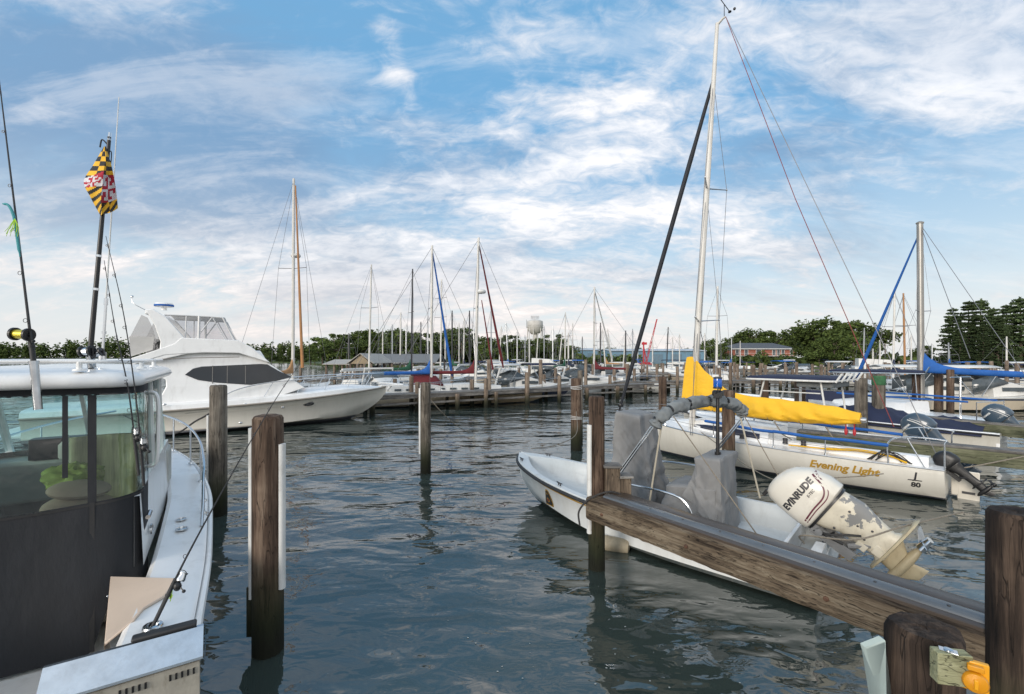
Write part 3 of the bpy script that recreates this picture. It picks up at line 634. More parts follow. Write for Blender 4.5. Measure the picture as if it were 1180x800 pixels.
for i in range(14): a = random.Random(i).uniform(-1, 1); b.tube(smooth_path([A(17, 252, 3.39), A(15+7*a, 262, 3.38), A(12+9*a, 268+random.Random(i+50).uniform(-3, 5), 3.38)], 3), .0016, 4)
b.build('skirt', M['lime'], lt)
# flag pole: a thick black rod carrying the flag
pl = thing('flag_pole', 'black pole standing on the hardtop carrying the state flag', 'pole', A(103.5, 412, 3.90))
base = Vector(pl.location); top = A(126, 158, 3.98) - base
b = MB(); n = 16; b.tube([top*(i/n) for i in range(n+1)], [.020-.006*i/n for i in range(n+1)], 10); b.build('shaft', M['black'], pl)
b = MB(); b.tube([top*.985, top*1.02], [.015, .011], 8); b.tube([top*.45, top*.46], .021, 8); b.tube([top*.30, top*.31], .022, 8); b.build('collar', M['steel'], pl)
b = MB(); b.tube(smooth_path([top*.96, top*.975+Vector((-.05, -.01, .02)), top*.95+Vector((-.065, -.01, 0))], 4), .006, 6); b.tube(smooth_path([top*.93, top*.93+Vector((.03, 0, 0)), top*.86+Vector((.03, 0, 0)), top*.86], 4), .004, 6); b.build('flag_clip', M['black'], pl)
for lab, c, ax, r_, w_ in (('black conventional reel clamped left at the foot of the flag pole', A(100, 405, 3.82), (1, 0, .1), .045, .03), ('smaller black conventional reel clamped right at the foot of the flag pole', A(112, 407, 3.86), (1, .2, .4), .038, .026)):
    s_, f_ = MB(), MB(); reel_conv(s_, f_, c, ax, (0, 0, 1), r_, w_); o = tag(f_.build('fishing_reel', M['black']), lab, 'reel'); s_.build('spool', M['steel'], o)
# the flag, hanging in folds: quarters of gold-black bars and red-white crosses
GC = [paint('flag_gold', (.75, .42, .02), .8, var=.1), paint('flag_black', (.014, .013, .013), .8), paint('flag_red', (.38, .012, .035), .8, var=.12), paint('flag_white', (.62, .60, .62), .8, var=.06)]
fb_ = [0, .25, .5, .75, 1]
edge = {'L': [(119.2, 170), (107.5, 190), (96.5, 210), (104, 227), (114.5, 246.5)], 'C': [(120.5, 169), (120, 190), (118.5, 209), (116.5, 229), (117.5, 247)], 'R': [(122, 169), (128.5, 191), (132, 208), (134.5, 225), (136, 240)]}
def fpt(k, b): return tuple(float(pchip(fb_, [p[i] for p in edge[k]], [b])[0]) for i in (0, 1))
def cross(x, y, f, g):      # a cross with knobbed ends on a quartered ground
    c = f if (x < .5) == (y < .5) else g; dx, dy = abs(x-.5), abs(y-.5)
    on = (dx < .10 and dy < .42) or (dy < .10 and dx < .42) or (dx < .20 and .28 < dy < .40) or (dy < .20 and .28 < dx < .40)
    return (f if c == g else g) if on else c
def flag_colour(a, b):
    if a < 0:
        u = -a
        if b < .34+.10*u: return int(b*15+(u > .45)) % 2
        if b < .56+.02*u: return cross(min(.99, u*.9), min(.99, max(0, (b-.36-.08*u)/.20)), 2, 3)
        return int(b*17-u*2.2) % 2
    if b < .40: return int(b*15+1+(a < .25)) % 2
    if b < .82: return cross(min(.99, .15+a*.8), min(.99, (b-.40)/.42), 3, 2)
    return int((b*12+a*3)+(a < .5)) % 2
fl = MB(); NU, NV = 72, 60
for j in range(NV+1):
    for i in range(NU+1):
        a, b = 2*i/NU-1, j/NV; c = fpt('C', b); e_ = fpt('L' if a < 0 else 'R', b); u = abs(a)
        bulge = math.sin(u*math.pi)
        px = c[0]+(e_[0]-c[0])*u; py = c[1]+(e_[1]-c[1])*u+2.2*bulge*(b-.2)
        Yd = 3.855+.10*u*(1.2 if a < 0 else 1)-.035*bulge*math.sin(b*5+(0 if a < 0 else 1.5))+.012*math.sin(b*14+a*5)
        fl.v.append(tuple(A(px, py, Yd)))
for j in range(NV):
    for i in range(NU):
        k = j*(NU+1)+i; fl.f.append((k, k+1, k+NU+2, k+NU+1)); fl.m.append(flag_colour(2*(i+.5)/NU-1, (j+.5)/NV))
tag(fl.build('flag', GC, ang=70), 'flag of gold and black bars with red and white crosses on the black pole', 'flag')
an = thing('whip_antenna', 'thin white whip antenna rising from the hardtop beside the flag pole', 'antenna', A(118, 412, 4.25))
q = A(137, 112, 4.30)-Vector(an.location); b = MB(); b.tube([q*.22, q], [.0075, .0035], 6); b.build('whip', M['pvc'], an)
b = MB(); b.tube([(0, 0, 0), q*.22], .011, 8); b.tube([q*.20, q*.225], .016, 8); b.tube([q*.09, q*.10], .017, 8); b.tube([(0, 0, -.03), (0, 0, .05)], .03, 10); b.build('mount', M['steel'], an)
rod('thin spinning rod leaning on the canvas enclosure, taller of two at the cabin corner', [A(166, 560, 3.74), A(158, 470, 3.75), A(143, 365, 3.78), A(122, 272, 3.82)], .007, .002, .36, 'spin', 7)
rod('thin spinning rod leaning on the canvas enclosure, shorter of two at the cabin corner', [A(160, 548, 3.80), A(148, 450, 3.82), A(133, 380, 3.86), A(120, 300, 3.90)], .007, .002, .36, 'spin', 7)
rod('slanting spinning rod standing in the starboard gunwale holder, bent out over the water', [P(176, 722, 1.17), A(216, 640, 3.35), A(268, 545, 3.75), A(316, 463, 4.1), A(345, 420, 4.3)], .0085, .0018, .30, 'spin', 7)
b = MB(); b.lathe([(.06, 0), (.055, .012), (.035, .016), (.033, -.1)], 18, local(fb, P(176, 722, 1.17))); b.build('gunwale_rod_holder', M['steel'], fb)
b = MB(); c = A(197, 690, 3.2)
for i in range(10): a = random.Random(i+9); b.tube([c, c+Vector((a.uniform(-.03, .03), a.uniform(-.02, .02), a.uniform(-.03, .06)))], .003, 4)
tag(b.build('jig_skirt', M['lime']), 'lime jig skirt hooked on the slanting rod at the stern quarter', 'lure')
# ================================================================ cruiser
CD = Vector((.872, .49, 0)).normalized(); cb_ = Vector((-6.40, 22.85, 0)); CL = 12.6
co = cb_ - CD*CL
cr = thing('motor_cruiser', 'white flybridge motor cruiser with dark side window and enclosed bridge, behind the fishing boat', 'motor cruiser', co, math.atan2(CD.y, CD.x))
cst = stations([(0, 1.85, .92, 1.7, .08, -.5), (3, 1.95, .96, 1.78, .10, -.6), (6, 1.95, 1.06, 1.72, .15, -.6), (8.5, 1.75, 1.20, 1.35, .24, -.55), (10.3, 1.32, 1.33, .85, .38, -.45), (10.9, 1.08, 1.38, .58, .55, .02), (11.7, .66, 1.44, .30, .80, .42), (12.3, .26, 1.49, .08, 1.10, .86), (12.6, .04, 1.52, .01, 1.33, 1.22)], 44)
hull_mb(cst, flare=.05).build('hull', banded('cruiser_hull', [(.10, (.03, .03, .035)), (.19, (.08, .08, .09)), (.23, (.55, .5, .42)), (9, (.73, .69, .61))], dirt=.15), cr)
# wide upper strake above the rub rail, deck
b = MB()
secs = []
for r in cst:
    k = min(1, max(0, (12.7 - r[0]) / 2.2)); up = .26*k
    bb = max(r[1], .03); secs.append([(r[0], -bb, r[2]), (r[0], -max(bb-.05, .01), r[2]+up*.75), (r[0], -max(bb-.17, .008), r[2]+up)] + [(r[0], -max(bb-.17, .008)*(1-2*j/8), r[2]+up+.09*(1-(j/4-1)**2)*min(1, bb)) for j in range(1, 8)] + [(r[0], max(bb-.17, .008), r[2]+up), (r[0], max(bb-.05, .01), r[2]+up*.75), (r[0], bb, r[2])])
b.loft(secs); b.build('deck', M['gel'], cr)
b = MB()
for s in (-1, 1): b.tube(sheer_line(cst, s, .02, .0), .038, 8)
b.build('rub_rail', paint('taupe_rub_rail', (.28, .25, .21), .5), cr)
b = MB()
for s in (-1, 1): b.loft([[(r[0], s*(side_at(cst, r[0], r[2]-.20*0-.22, False, .05)+.006), r[2]-.22), (r[0], s*(side_at(cst, r[0], r[2]-.25, False, .05)+.012), r[2]-.235), (r[0], s*(side_at(cst, r[0], r[2]-.25, False, .05)+.006), r[2]-.25)] for r in cst if 2 < r[0] < 12.2])
b.build('hull_strake', M['gel_warm'], cr)
# superstructure profile, measured on the plane of the near side
def crs(px, py, off):      # pixel -> (s, z) on the vertical plane at y = -off in the boat's frame
    base = co + Vector((CD.y, -CD.x, 0))*off; k = (px-CX)/F
    s = (k*base.y - base.x) / (CD.x - k*CD.y); Y = base.y + s*CD.y
    return s, H - (py-HY)*Y/F
def slab(outl, off_b, off_t, zb, zt, name, m, edge=.06, par=None, bev=0):   # a body whose sides follow a profile, narrowing upward
    pts = [crs(px, py, off_b) for px, py in outl]; b = MB()
    def off(z): t = (z-zb)/(zt-zb); return off_b + (off_t-off_b)*t
    secs = []
    for k, (sh, ins) in enumerate(((1, 0), (-1, 0))):
        secs.append([(s, -off(z)*sh, z) for s, z in pts])
    n = len(pts); b.v = secs[0] + secs[1]; b.f = [tuple(range(n)), tuple(range(2*n-1, n-1, -1))] + [(i, (i+1) % n, (i+1) % n+n, i+n) for i in range(n)]; b.m = [0]*len(b.f)
    return b.build(name, m, par or cr, bev)
# lower house (cabin) with its long dark window
slab([(172, 471), (183, 460), (190.5, 446), (190, 438), (177, 431), (160, 428), (150, 413), (200, 404), (300, 404), (309, 418), (337, 437), (352, 447), (300, 464)], 1.66, 1.34, 1.2, 2.9, 'cabin', M['gel'], bev=.03)
def side_patch(outl, off_b, off_t, zb, zt, name, m, thick=.012, par=None, prd=.006):
    pts = [crs(px, py, (off_b+off_t)/2) for px, py in outl]; obs = None; b = MB()
    for sgn in (1, -1):
        def yo(z): t = (z-zb)/(zt-zb); return off_b + (off_t-off_b)*t
        q = [(s, -sgn*(yo(z)+prd), z) for s, z in pts]; b.plate(q, (0, sgn*-thick, 0))
    return b.build(name, m, par or cr)
wn = side_patch([(213, 432), (222, 425), (232, 422.5), (300, 419.5), (308, 420), (322, 428), (336, 434.5), (318, 439), (288, 443.5), (250, 441), (228, 438)], 1.66, 1.34, 1.2, 2.9, 'side_window', M['tinted'])
b = MB()
for px in (245, 262, 283):
    a0 = crs(px, 421.5, 1.5); a1 = crs(px, 442.0, 1.5); b.tube([(a0[0], -(1.66-.32*(a0[1]-1.2)/1.7+.012), a0[1]), (a1[0], -(1.66-.32*(a1[1]-1.2)/1.7+.012), a1[1])], .014, 6)
b.build('window_divider', M['black'], wn)
# flybridge moulding
slab([(152, 421), (150, 413), (176, 404.5), (200, 396), (208, 389), (274, 392), (290, 400), (312, 418.5), (275, 407), (236, 406.5), (190, 409), (170, 415)], 1.62, 1.50, 2.2, 3.4, 'bridge_deck', M['gel'], bev=.025)
b = MB()
for a in ([(176, 414.5), (225, 412.5), (276, 411.5)],):
    q = [crs(px, py, 1.56) for px, py in a]; b.tube([(s, -1.60, z) for s, z in q], .016, 6)
b.build('trim_line', paint('bronze_trim', (.20, .17, .15), .4), cr)
# radar arch: two raked legs and a crossbar
b = MB(); outl = [(166, 357), (175, 355.5), (191, 365), (215, 392), (230, 405), (175, 417), (184, 405), (185, 394), (178, 375), (169, 360)]
q = [crs(px, py, 1.4) for px, py in outl]
for sgn in (1, -1):
    b.plate([(s, sgn*(-1.52+.10*(z-3)), z) for s, z in q], (0, sgn*.16, 0))
a0, a1 = crs(166, 359, 1.4), crs(178, 359, 1.4); b.box(((a0[0]+a1[0])/2, 0, (a0[1]+a1[1])/2-.05), (a1[0]-a0[0]-.02, 2.7, .11)); b.build('radar_arch', M['gel'], cr, .03)
b = MB(); c = crs(173, 353, 0); b.lathe([(.10, -.12), (.10, 0), (.30, .02), (.33, .08), (.30, .16), (.1, .19), (.01, .20)], 20, (c[0]+.45, 0, c[1]-.02)); rd = b.build('radar_dome', M['gel'], cr)
b = MB(); b.lathe([(.325, .03), (.337, .06), (.337, .09), (.325, .11)], 20, (c[0]+.45, 0, c[1]-.02), cap=False); b.build('dome_band', M['canvas_blue'], rd)
b = MB(); a = crs(167, 357, 1.2); q = [(a[0], -1.0, a[1]), (a[0]-.30, -1.0, a[1]+.18), (a[0]-.42, -1.0, a[1]+.30), (a[0]-.42, -1.0, a[1]+.50)]; b.tube(q, .018, 6); b.ball(q[-1], .05, 8, 6)
b.build('light_pole', M['steel'], cr)
# bimini top with smoked clear curtains
b = MB(); tp = [crs(px, py, 1.2) for px, py in ((190, 363), (215, 364), (245, 365.5), (257, 366.5))]
b.loft([[(s, -1.25*(1-2*j/6), z+.10*(1-(j/3-1)**2)-.02) for j in range(7)] for s, z in tp]); b.build('bimini_top', paint('white_canvas', (.56, .55, .53), .8, var=.08), cr, solid=.03)
b = MB(); lo = [crs(px, py, 1.2) for px, py in ((214, 390), (235, 395.5), (262, 396), (272, 396.5))]
for sgn in (1, -1):
    for i in range(3): b.add([(tp[i][0], -sgn*1.25, tp[i][1]-.02), (tp[i+1][0], -sgn*1.25, tp[i+1][1]-.02), (lo[i+1][0], -sgn*1.30, lo[i+1][1]), (lo[i][0], -sgn*1.30, lo[i][1])], [(0, 1, 2, 3)])
b.add([(tp[3][0], -1.25, tp[3][1]-.02), (tp[3][0], 1.25, tp[3][1]-.02), (lo[3][0]+.1, 1.25, lo[3][1]), (lo[3][0]+.1, -1.25, lo[3][1])], [(0, 1, 2, 3)])
b.build('clear_curtain', M['vinyl_far'], cr)
wf_ = paint('white_frame', (.60, .60, .60), .4)
for sgn in (1, -1):
    b = MB()
    y0, y1 = -sgn*1.255, -sgn*1.305
    for i in (1, 2): b.tube([(tp[i][0], y0, tp[i][1]), (lo[i-1 if i == 1 else 2][0], y1, lo[i-1 if i == 1 else 2][1])], .022, 6)
    b.tube([(tp[3][0], y0, tp[3][1]), (lo[3][0], y1, lo[3][1])], .04, 6); b.tube([(tp[2][0], y0, tp[2][1]), (lo[1][0]-.3, y1, lo[1][1]+.1)], .025, 6)
    b.tube([(s, y0, z) for s, z in tp], .03, 6); b.tube([(s, y1, z) for s, z in lo], .025, 6); b.tube([(tp[1][0]+.4, y1, lo[1][1]-.05), (tp[1][0]+.42, y0, tp[1][1])], .05, 6)
    b.build('bimini_frame', wf_, cr)
# aft curtain under the arch (grey screen)
q = [crs(px, py, 1.3) for px, py in ((163, 363), (170, 366), (176, 378), (180, 392), (176, 403), (152, 410), (149, 390))]
for sgn in (1, -1): MB().plate([(s, -sgn*1.3, z) for s, z in q], (0, sgn*.015, 0)).build('aft_curtain', M['vinyl_pale'], cr)
q = [crs(px, py, 1.3) for px, py in ((149, 388), (178, 388), (176, 403), (151, 411))]; gms = paint('grey_mesh_screen', (.52, .51, .49), .8)
for sgn in (1, -1): MB().plate([(s, -sgn*1.32, z) for s, z in q], (0, sgn*.015, 0)).build('aft_screen', gms, cr)
# bow rails
def cpt(x, dy, dz, s=-1): r = cst[np.argmin(abs(cst[:, 0]-x))]; return (r[0], s*max(r[1]+dy, .02), r[2]+dz)
b = MB()
for s in (-1, 1):
    top_ = [cpt(5.6, -.2, .28, s), cpt(6.2, -.22, .62, s), cpt(7.2, -.22, .80, s), cpt(8.5, -.22, .84, s), cpt(10, -.22, .82, s), cpt(11.4, -.22, .78, s), cpt(12.5, 0, .70, s)]
    b.tube(smooth_path(top_, 6), .02, 8)
    for x in (7.1, 8.3, 9.5, 10.6, 11.6): u = cpt(x, -.19, .24, s); v = cpt(x+.35, -.22, .80, s); b.tube([u, v], .015, 6)
b.build('bow_rail', M['steel'], cr)
b = MB(); q = crs(356, 466, 1.9)
for s in (1,): 
    x = q[0]; z = q[1]; yy = side_at(cst, x, z, False, .05)
    b.lathe([(.02, .02), (.2, .02), (.24, 0), (.2, -.02)], 20, (x, -yy-.005, z), Matrix.Rotation(R(90), 3, 'X') @ Matrix.Diagonal((1, .42, 1)))
b.build('porthole', M['tinted'], cr)
b = MB()
for px, py in ((283, 466), (326, 470), (277, 488), (190, 466)):
    x, z = crs(px, py, 1.9); yy = side_at(cst, x, z, False, .05); b.ball((x, -yy-.004, z), (.06, .02, .045), 10, 6)
b.build('hull_fitting', M['steel'], cr)
b = MB(); x0_, z0_ = crs(212, 477, 1.93); x1_, z1_ = crs(245, 473, 1.93); yy = side_at(cst, x0_, z0_, False, .05)
b.plate([(x0_, -yy-.008, z0_), (x0_+.3, -yy-.008, z0_+.06), (x1_, -yy-.008, z1_+.03), (x1_-.2, -yy-.008, z1_-.04)], (0, .01, 0)); b.build('name_emblem', M['char'], cr)
b = MB(); b.tube([(12.3, 0, 1.72), (13.5, 0, 1.60)], .05, 8); b.box((12.9, 0, 1.58), (1.1, .32, .07)); b.tube([(12.9, 0, 1.55), (12.7, 0, 1.3)], .03); b.build('anchor_pulpit', M['gel'], cr, .02)
b = MB(); b.box((-.5, 0, .3), (1.0, 3.3, .12)); b.box((2.2, 0, 1.0), (4.2, 3.3, .1)); b.build('swim_platform', M['gel'], cr, .03)
# mooring line from the near piling to the cruiser
def rope(name, label, pts, r, m, sub=8): return tag(MB().tube(smooth_path(pts, sub), r, 6).build(name, m), label, 'rope')
rope('mooring_line', 'dark rope from the mossy grey piling to the motor cruiser', [A(252, 470, 8.5), A(228, 484, 9.4), A(190, 500, 11.5), co+CD*3.0+Vector((.6, -1.7, .9))], .018, M['rope_dark'])
# ================================================================ pilings
def piling_mb(r, zb, zt, seed, lean=(0, 0), n=22, chamf=.03):
    q = random.Random(seed); b = MB(); k = 14; secs = []
    lob = [(q.uniform(0, 6.28), q.uniform(.0, .035)) for _ in range(4)]
    for i in range(k+1):
        t = i/k; z = zb + (zt-zb)*t; rr = r*(1.04-.06*t)
        secs.append([(rr*(1+sum(a*math.cos((m+2)*2*math.pi*j/n+p+t*.6) for m, (p, a) in enumerate(lob)))*math.cos(2*math.pi*j/n)+lean[0]*t,
                      rr*(1+sum(a*math.cos((m+2)*2*math.pi*j/n+p+t*.6) for m, (p, a) in enumerate(lob)))*math.sin(2*math.pi*j/n)+lean[1]*t, z) for j in range(n)])
    cx, cy = lean
    for sc, dz in ((.90, chamf), (.62, chamf*1.15), (.25, chamf*.95), (.03, chamf*1.0)):
        secs.append([((x-cx)*sc+cx, (y-cy)*sc+cy, zt+dz+q.uniform(-.006, .006)) for x, y, z in secs[k]])
    return b.loft(secs, True, True)
def piling(label, px, Y, r, pytop, mat='pil', seed=1, lean=(0, 0), strips=(), group=None, zt=None):
    p = G(px, Y); zt = zt if zt is not None else A(px, pytop, Y).z
    t = thing('piling', label, 'piling', p, 0, group)
    piling_mb(r, -1.5, zt-.03, seed, lean).build('post', M[mat], t, ang=50)
    for k, (a, z0, z1, bow) in enumerate(strips):        # white plastic rub strips nailed to the post
        b = MB(); d = Vector((math.cos(R(a)), math.sin(R(a)), 0)); w = Vector((-d.y, d.x, 0)); secs = []
        for i in range(13):
            u = i/12; z = z0+(z1-z0)*u; o = d*(r*1.0+.012 + (bow*math.exp(-((u-.16)/.11)**2) if bow else 0)) + Vector(lean + (0,) if isinstance(lean, tuple) else lean)*0
            secs.append([(o+w*(.040*math.cos(q))+d*(.030*math.sin(q))+Vector((0, 0, z))) for q in [R(180*j/6) for j in range(7)]] + [o-w*.04-d*.012+Vector((0, 0, z)), o+w*.04-d*.012+Vector((0, 0, z))])
        b.loft(secs, True, True); b.build('rub_strip', M['pvc'], t)
    return t
p1 = piling('tall dark piling with white rub strips on both sides, beside the fishing boat', 309, 4.62, .145, 479, 'pil', 11, (0, 0), ((188, .55, 2.28, 0), (-8, .65, 2.12, 0)))
b = MB(); b.box((-.166, -.02, .42), (.05, .07, .5)); b.build('broken_strip', M['pil2'], p1)
piling('mossy grey piling with mooring lines behind the bow rail of the fishing boat', 251.5, 8.6, .15, 444, 'pil2', 12, (0, 0), ((200, .5, 1.9, 0),))
piling('slim piling with one white rub strip standing alone in the middle of the open water', 490.5, 11.75, .135, 441, 'pil2', 13, (0, 0), ((195, .5, 2.2, 0),))
p5 = piling('brown piling wrapped twice with white rope, beyond the bow of the open skiff', 664, 14.6, .165, 436, 'pil', 14)
b = MB()
for z in (2.0, 2.04, 2.08, 1.0, 1.04, 1.09): b.tube([(.176*math.cos(R(a)), .176*math.sin(R(a)), z+.02*math.sin(R(a+z*900))) for a in range(0, 375, 15)], .009, 6)
b.build('rope_turns', M['pvc'], p5)
piling('slim lighter piling standing right behind the rope-wrapped piling', 668.5, 15.6, .09, 427, 'pil2', 15)
piling('brown piling in the open water between the black furled jib and the tall mast', 763.5, 17.6, .155, 434, 'pil', 16)
piling('reddish brown piling between the open skiff and the yellow covered sloop', 839.5, 11.0, .155, 450, 'pil', 17)
# ---- the near finger pier: a heavy beam with a capped top, its end post and step blocks
BD = Vector((.5895, -.8078, 0)); BO = Vector((1.04, 6.28, 0)); BL = 4.35
bm_ = thing('finger_pier', 'heavy timber finger beam with dark rounded rubber cap in the foreground beside the open skiff', 'pier beam', BO, math.atan2(BD.y, BD.x))
b = MB(); secs = []
for i in range(60):
    x = BL*i/59; q = random.Random(i*7)
    j = lambda: q.uniform(-.006, .006)
    yn, yf = -.02+j(), .44
    secs.append([(x, yn+.012, .76+j()), (x, yn, .79), (x, yn+j(), .85), (x, yn+j(), .92), (x, yn+j(), .99), (x, yn+.004, 1.045), (x, yn+.03, 1.06), (x, yf-.02, 1.06), (x, yf, 1.03), (x, yf, .78), (x, yf-.02, .76)])
b.loft(secs, True, True); b.build('beam', M['beamw'], bm_)
b = MB()
prof = [(.020, 1.061), (.020, 1.085), (.035, 1.092), (.10, 1.094), (.21, 1.098), (.225, 1.112), (.25, 1.120), (.42, 1.118), (.445, 1.105), (.445, 1.061)]
b.loft([[(x, y, z) for y, z in prof] for x in [.22+(BL-.22)*i/30 for i in range(31)]], True, True); b.build('rubber_cap', paint('grey_rubber_cap', (.062, .047, .037), .36, var=.3, scale=5, stretch=(.25, 1, 1), dirt=.35, dirtcol=(.10, .075, .055), bump=.12, bscale=25), bm_)
b = MB(); pr2 = [(.085, 1.090), (.090, 1.104), (.105, 1.115), (.135, 1.124), (.17, 1.128), (.20, 1.127), (.218, 1.118), (.222, 1.096)]
b.loft([[(x, y, z+.002*math.sin(x*3.1)) for y, z in pr2] for x in [.22+(BL-.22)*i/40 for i in range(41)]], True, True); b.build('cap_sheen_strip', paint('cap_sky_sheen', (.17, .175, .18), .26, .5, var=.25, scale=4, stretch=(.2, 1, 1), dirt=.35, dirtcol=(.09, .075, .06), bump=.08, bscale=18), bm_)  # sky highlight along the rubber cap, built as a lighter glossy strip
for i in range(9): MB().lathe([(.012, 0), (.011, .004), (.004, .006)], 8, (.5+i*.45, .14, 1.124)).build('screw_head', M['char'], bm_)
ep = piling('end post of the finger beam with one white rub strip and square step blocks', 687.5, 6.42, .115, 457, 'pil', 18, (0, 0), ((205, .52, 2.05, .0),))
b = MB(); b.box((.20, -.05, 1.25), (.20, .22, .42)); b.box((.38, -.04, 1.185), (.16, .2, .26)); b.build('step_block', M['block'], ep, .008)
b = MB(); b.box((.20, -.05, 1.478), (.25, .26, .03)); b.box((.38, -.04, 1.331), (.21, .24, .03)); b.build('step_tread', M['deckw'], ep, .004)
b = MB(); b.lathe([(.02, 0), (.10, .02), (.12, .10), (.12, .42), (.10, .50), (.02, .52)], 14, (0, 0, 0), Matrix.Rotation(R(90), 3, 'Y'))
o = b.build('float', paint('stained_float', (.40, .34, .24), .7, var=.2, dirt=.5)); o.location = P(690, 615, .25)+Vector((-.02, .12, -.17)); o.rotation_euler = (0, R(3), R(-20)); tag(o, 'stained tan float hanging under the end of the finger beam', 'float')
pr = piling('big dark piling cut by the right edge of the picture', 1172, 3.08, .155, 588, 'pil3', 19, (-.02, -.02))
pn = piling('low black piling with a yellow outlet box, nearest to the camera at bottom right', 1066.5, 1.80, .122, 722, 'pil3', 20, (0, 0))
# outlet box on a pale wood block, screwed to the low piling
ob = thing('outlet_box', 'yellow weatherproof outlet cover on a pale wood block screwed to the low black piling', 'outlet', A(1074, 763, 1.60))
b = MB(); b.box((.055, -.03, 0), (.13, .055, .135), Matrix.Rotation(R(-12), 3, 'Z')); b.build('wood_block', M['pinewood'], ob, .004)
rz12 = Matrix.Rotation(R(-38), 3, 'Z'); cc = Vector((.118, -.068, -.012)); ob.scale = (.80, .80, .80)
b = MB(); b.box(cc, (.088, .024, .125), rz12); pl_ = b.build('cover_plate', M['yellow'], ob, .004)
b = MB(); dd = rz12 @ Vector((0, -1, 0)); rot = dd.to_track_quat('Z', 'Y').to_matrix(); b.lathe([(.042, .010), (.043, .028), (.038, .036), (.02, .040), (.002, .041)], 24, cc+Vector((0, 0, -.016)), rot); ld = b.build('round_lid', paint('amber_lid', (.60, .25, .01), .3), pl_)
b = MB(); b.box(cc+dd*.042+Vector((0, 0, -.016)), (.014, .012, .042), rz12); b.build('latch', M['yellow'], ld, .003); b = MB(); b.box(cc+dd*.022+Vector((0, 0, .045)), (.052, .03, .022), rz12); b.build('latch', paint('amber_latch', (.62, .26, .01), .35), pl_, .003)
b = MB(); b.lathe([(.016, 0), (.016, .006), (.008, .008)], 14, (.045, -.028, .07)); b.box((.045, -.028, .069), (.06, .035, .004), rz12); b.build('screw', M['steel'], ob)
b = MB(); q = [P(997, 747, 1.55), P(1018, 737, 1.55), P(1024, 800, 1.45), P(1026, 830, 1.4), P(1016, 830, 1.3)]
b = MB(); a0 = A(998, 747, 1.86); a1 = A(1021, 738, 1.80); b.plate([a0, a1, a1+Vector((.03, .02, -.60)), a0+Vector((.16, 0, -.60))], (.0, .035, .0)); tag(b.build('fender_board', M['paleboard'], None, .004), 'pale mint board edge sticking out beside the low black piling', 'board')
# ================================================================ open skiff (moored beside the beam)
WD = Vector((-.737, .675, 0)).normalized(); wo = Vector((4.20, 5.98, 0)); WL = 5.45
wh = thing('open_skiff', 'white open skiff with grey canvas covers and tilted white outboard beside the finger beam', 'skiff', wo, math.atan2(WD.y, WD.x))
wst = stations([(0, 1.0, .62, .92, .06, -.15), (1.5, 1.03, .62, .93, .06, -.2), (3.0, 1.0, .66, .84, .10, -.22), (4.0, .86, .74, .62, .19, -.2), (4.75, .62, .83, .36, .32, -.05), (5.2, .36, .90, .16, .48, .2), (5.45, .06, .955, .03, .70, .5)], 40)
whm = banded('skiff_hull', [(.10, (.04, .05, .05)), (9, (.70, .72, .72))], dirt=.3)
hull_mb(wst, flare=.06).build('hull', whm, wh)
b = MB()                                            # one moulding: gunwale, inner liner and floor
secs = []
for r in wst:
    fore = max(0, (r[0]-4.3)/1.15); w = .14 + .30*max(0, min(1, fore))**1.5; inn = max(r[1]-w, .01)
    fz = .26 + .52*max(0, (r[0]-3.2)/2.2)**2; fz = min(fz, r[2]-.02)
    h = [(r[0], r[1]-.005, r[2]-.02), (r[0], max(r[1]-.02, .01), r[2]+.015), (r[0], max(inn+.02, .01), r[2]+.025), (r[0], max(inn, .008), r[2]+.005), (r[0], max(inn-.04, .006), (r[2]+fz)/2), (r[0], max(inn-.07, .005), fz+.03), (r[0], max(inn-.11, .003), fz)]
    secs.append([(x, -y, z) for x, y, z in h] + [(x, y, z) for x, y, z in reversed(h)])
b.loft(secs)
b.build('liner', M['gel_blue'], wh)
b = MB(); b.box((.05, .62, .44), (.12, .72, .36)); b.box((.05, -.62, .44), (.12, .72, .36)); b.box((.05, 0, .36), (.12, .6, .22)); b.box((.42, 0, .42), (.05, 1.78, .30)); b.box((.24, .74, .56), (.34, .40, .05)); b.box((.24, -.74, .56), (.34, .40, .05)); b.build('transom', M['gel'], wh, .012)
b = MB()
for s in (-1, 1): b.tube(sheer_line(wst, s, .012, -.035), .030, 8)
b.build('rub_rail', M['rubber'], wh)
b = MB()
for s in (-1, 1):
    b.loft([[(r[0], s*(side_at(wst, r[0], r[2]-.105, False, .06)+.004), r[2]-.105), (r[0], s*(side_at(wst, r[0], r[2]-.135, False, .06)+.004), r[2]-.135)] for r in wst if r[0] < 5.3])
b.build('pinstripe', M['gold'], wh)
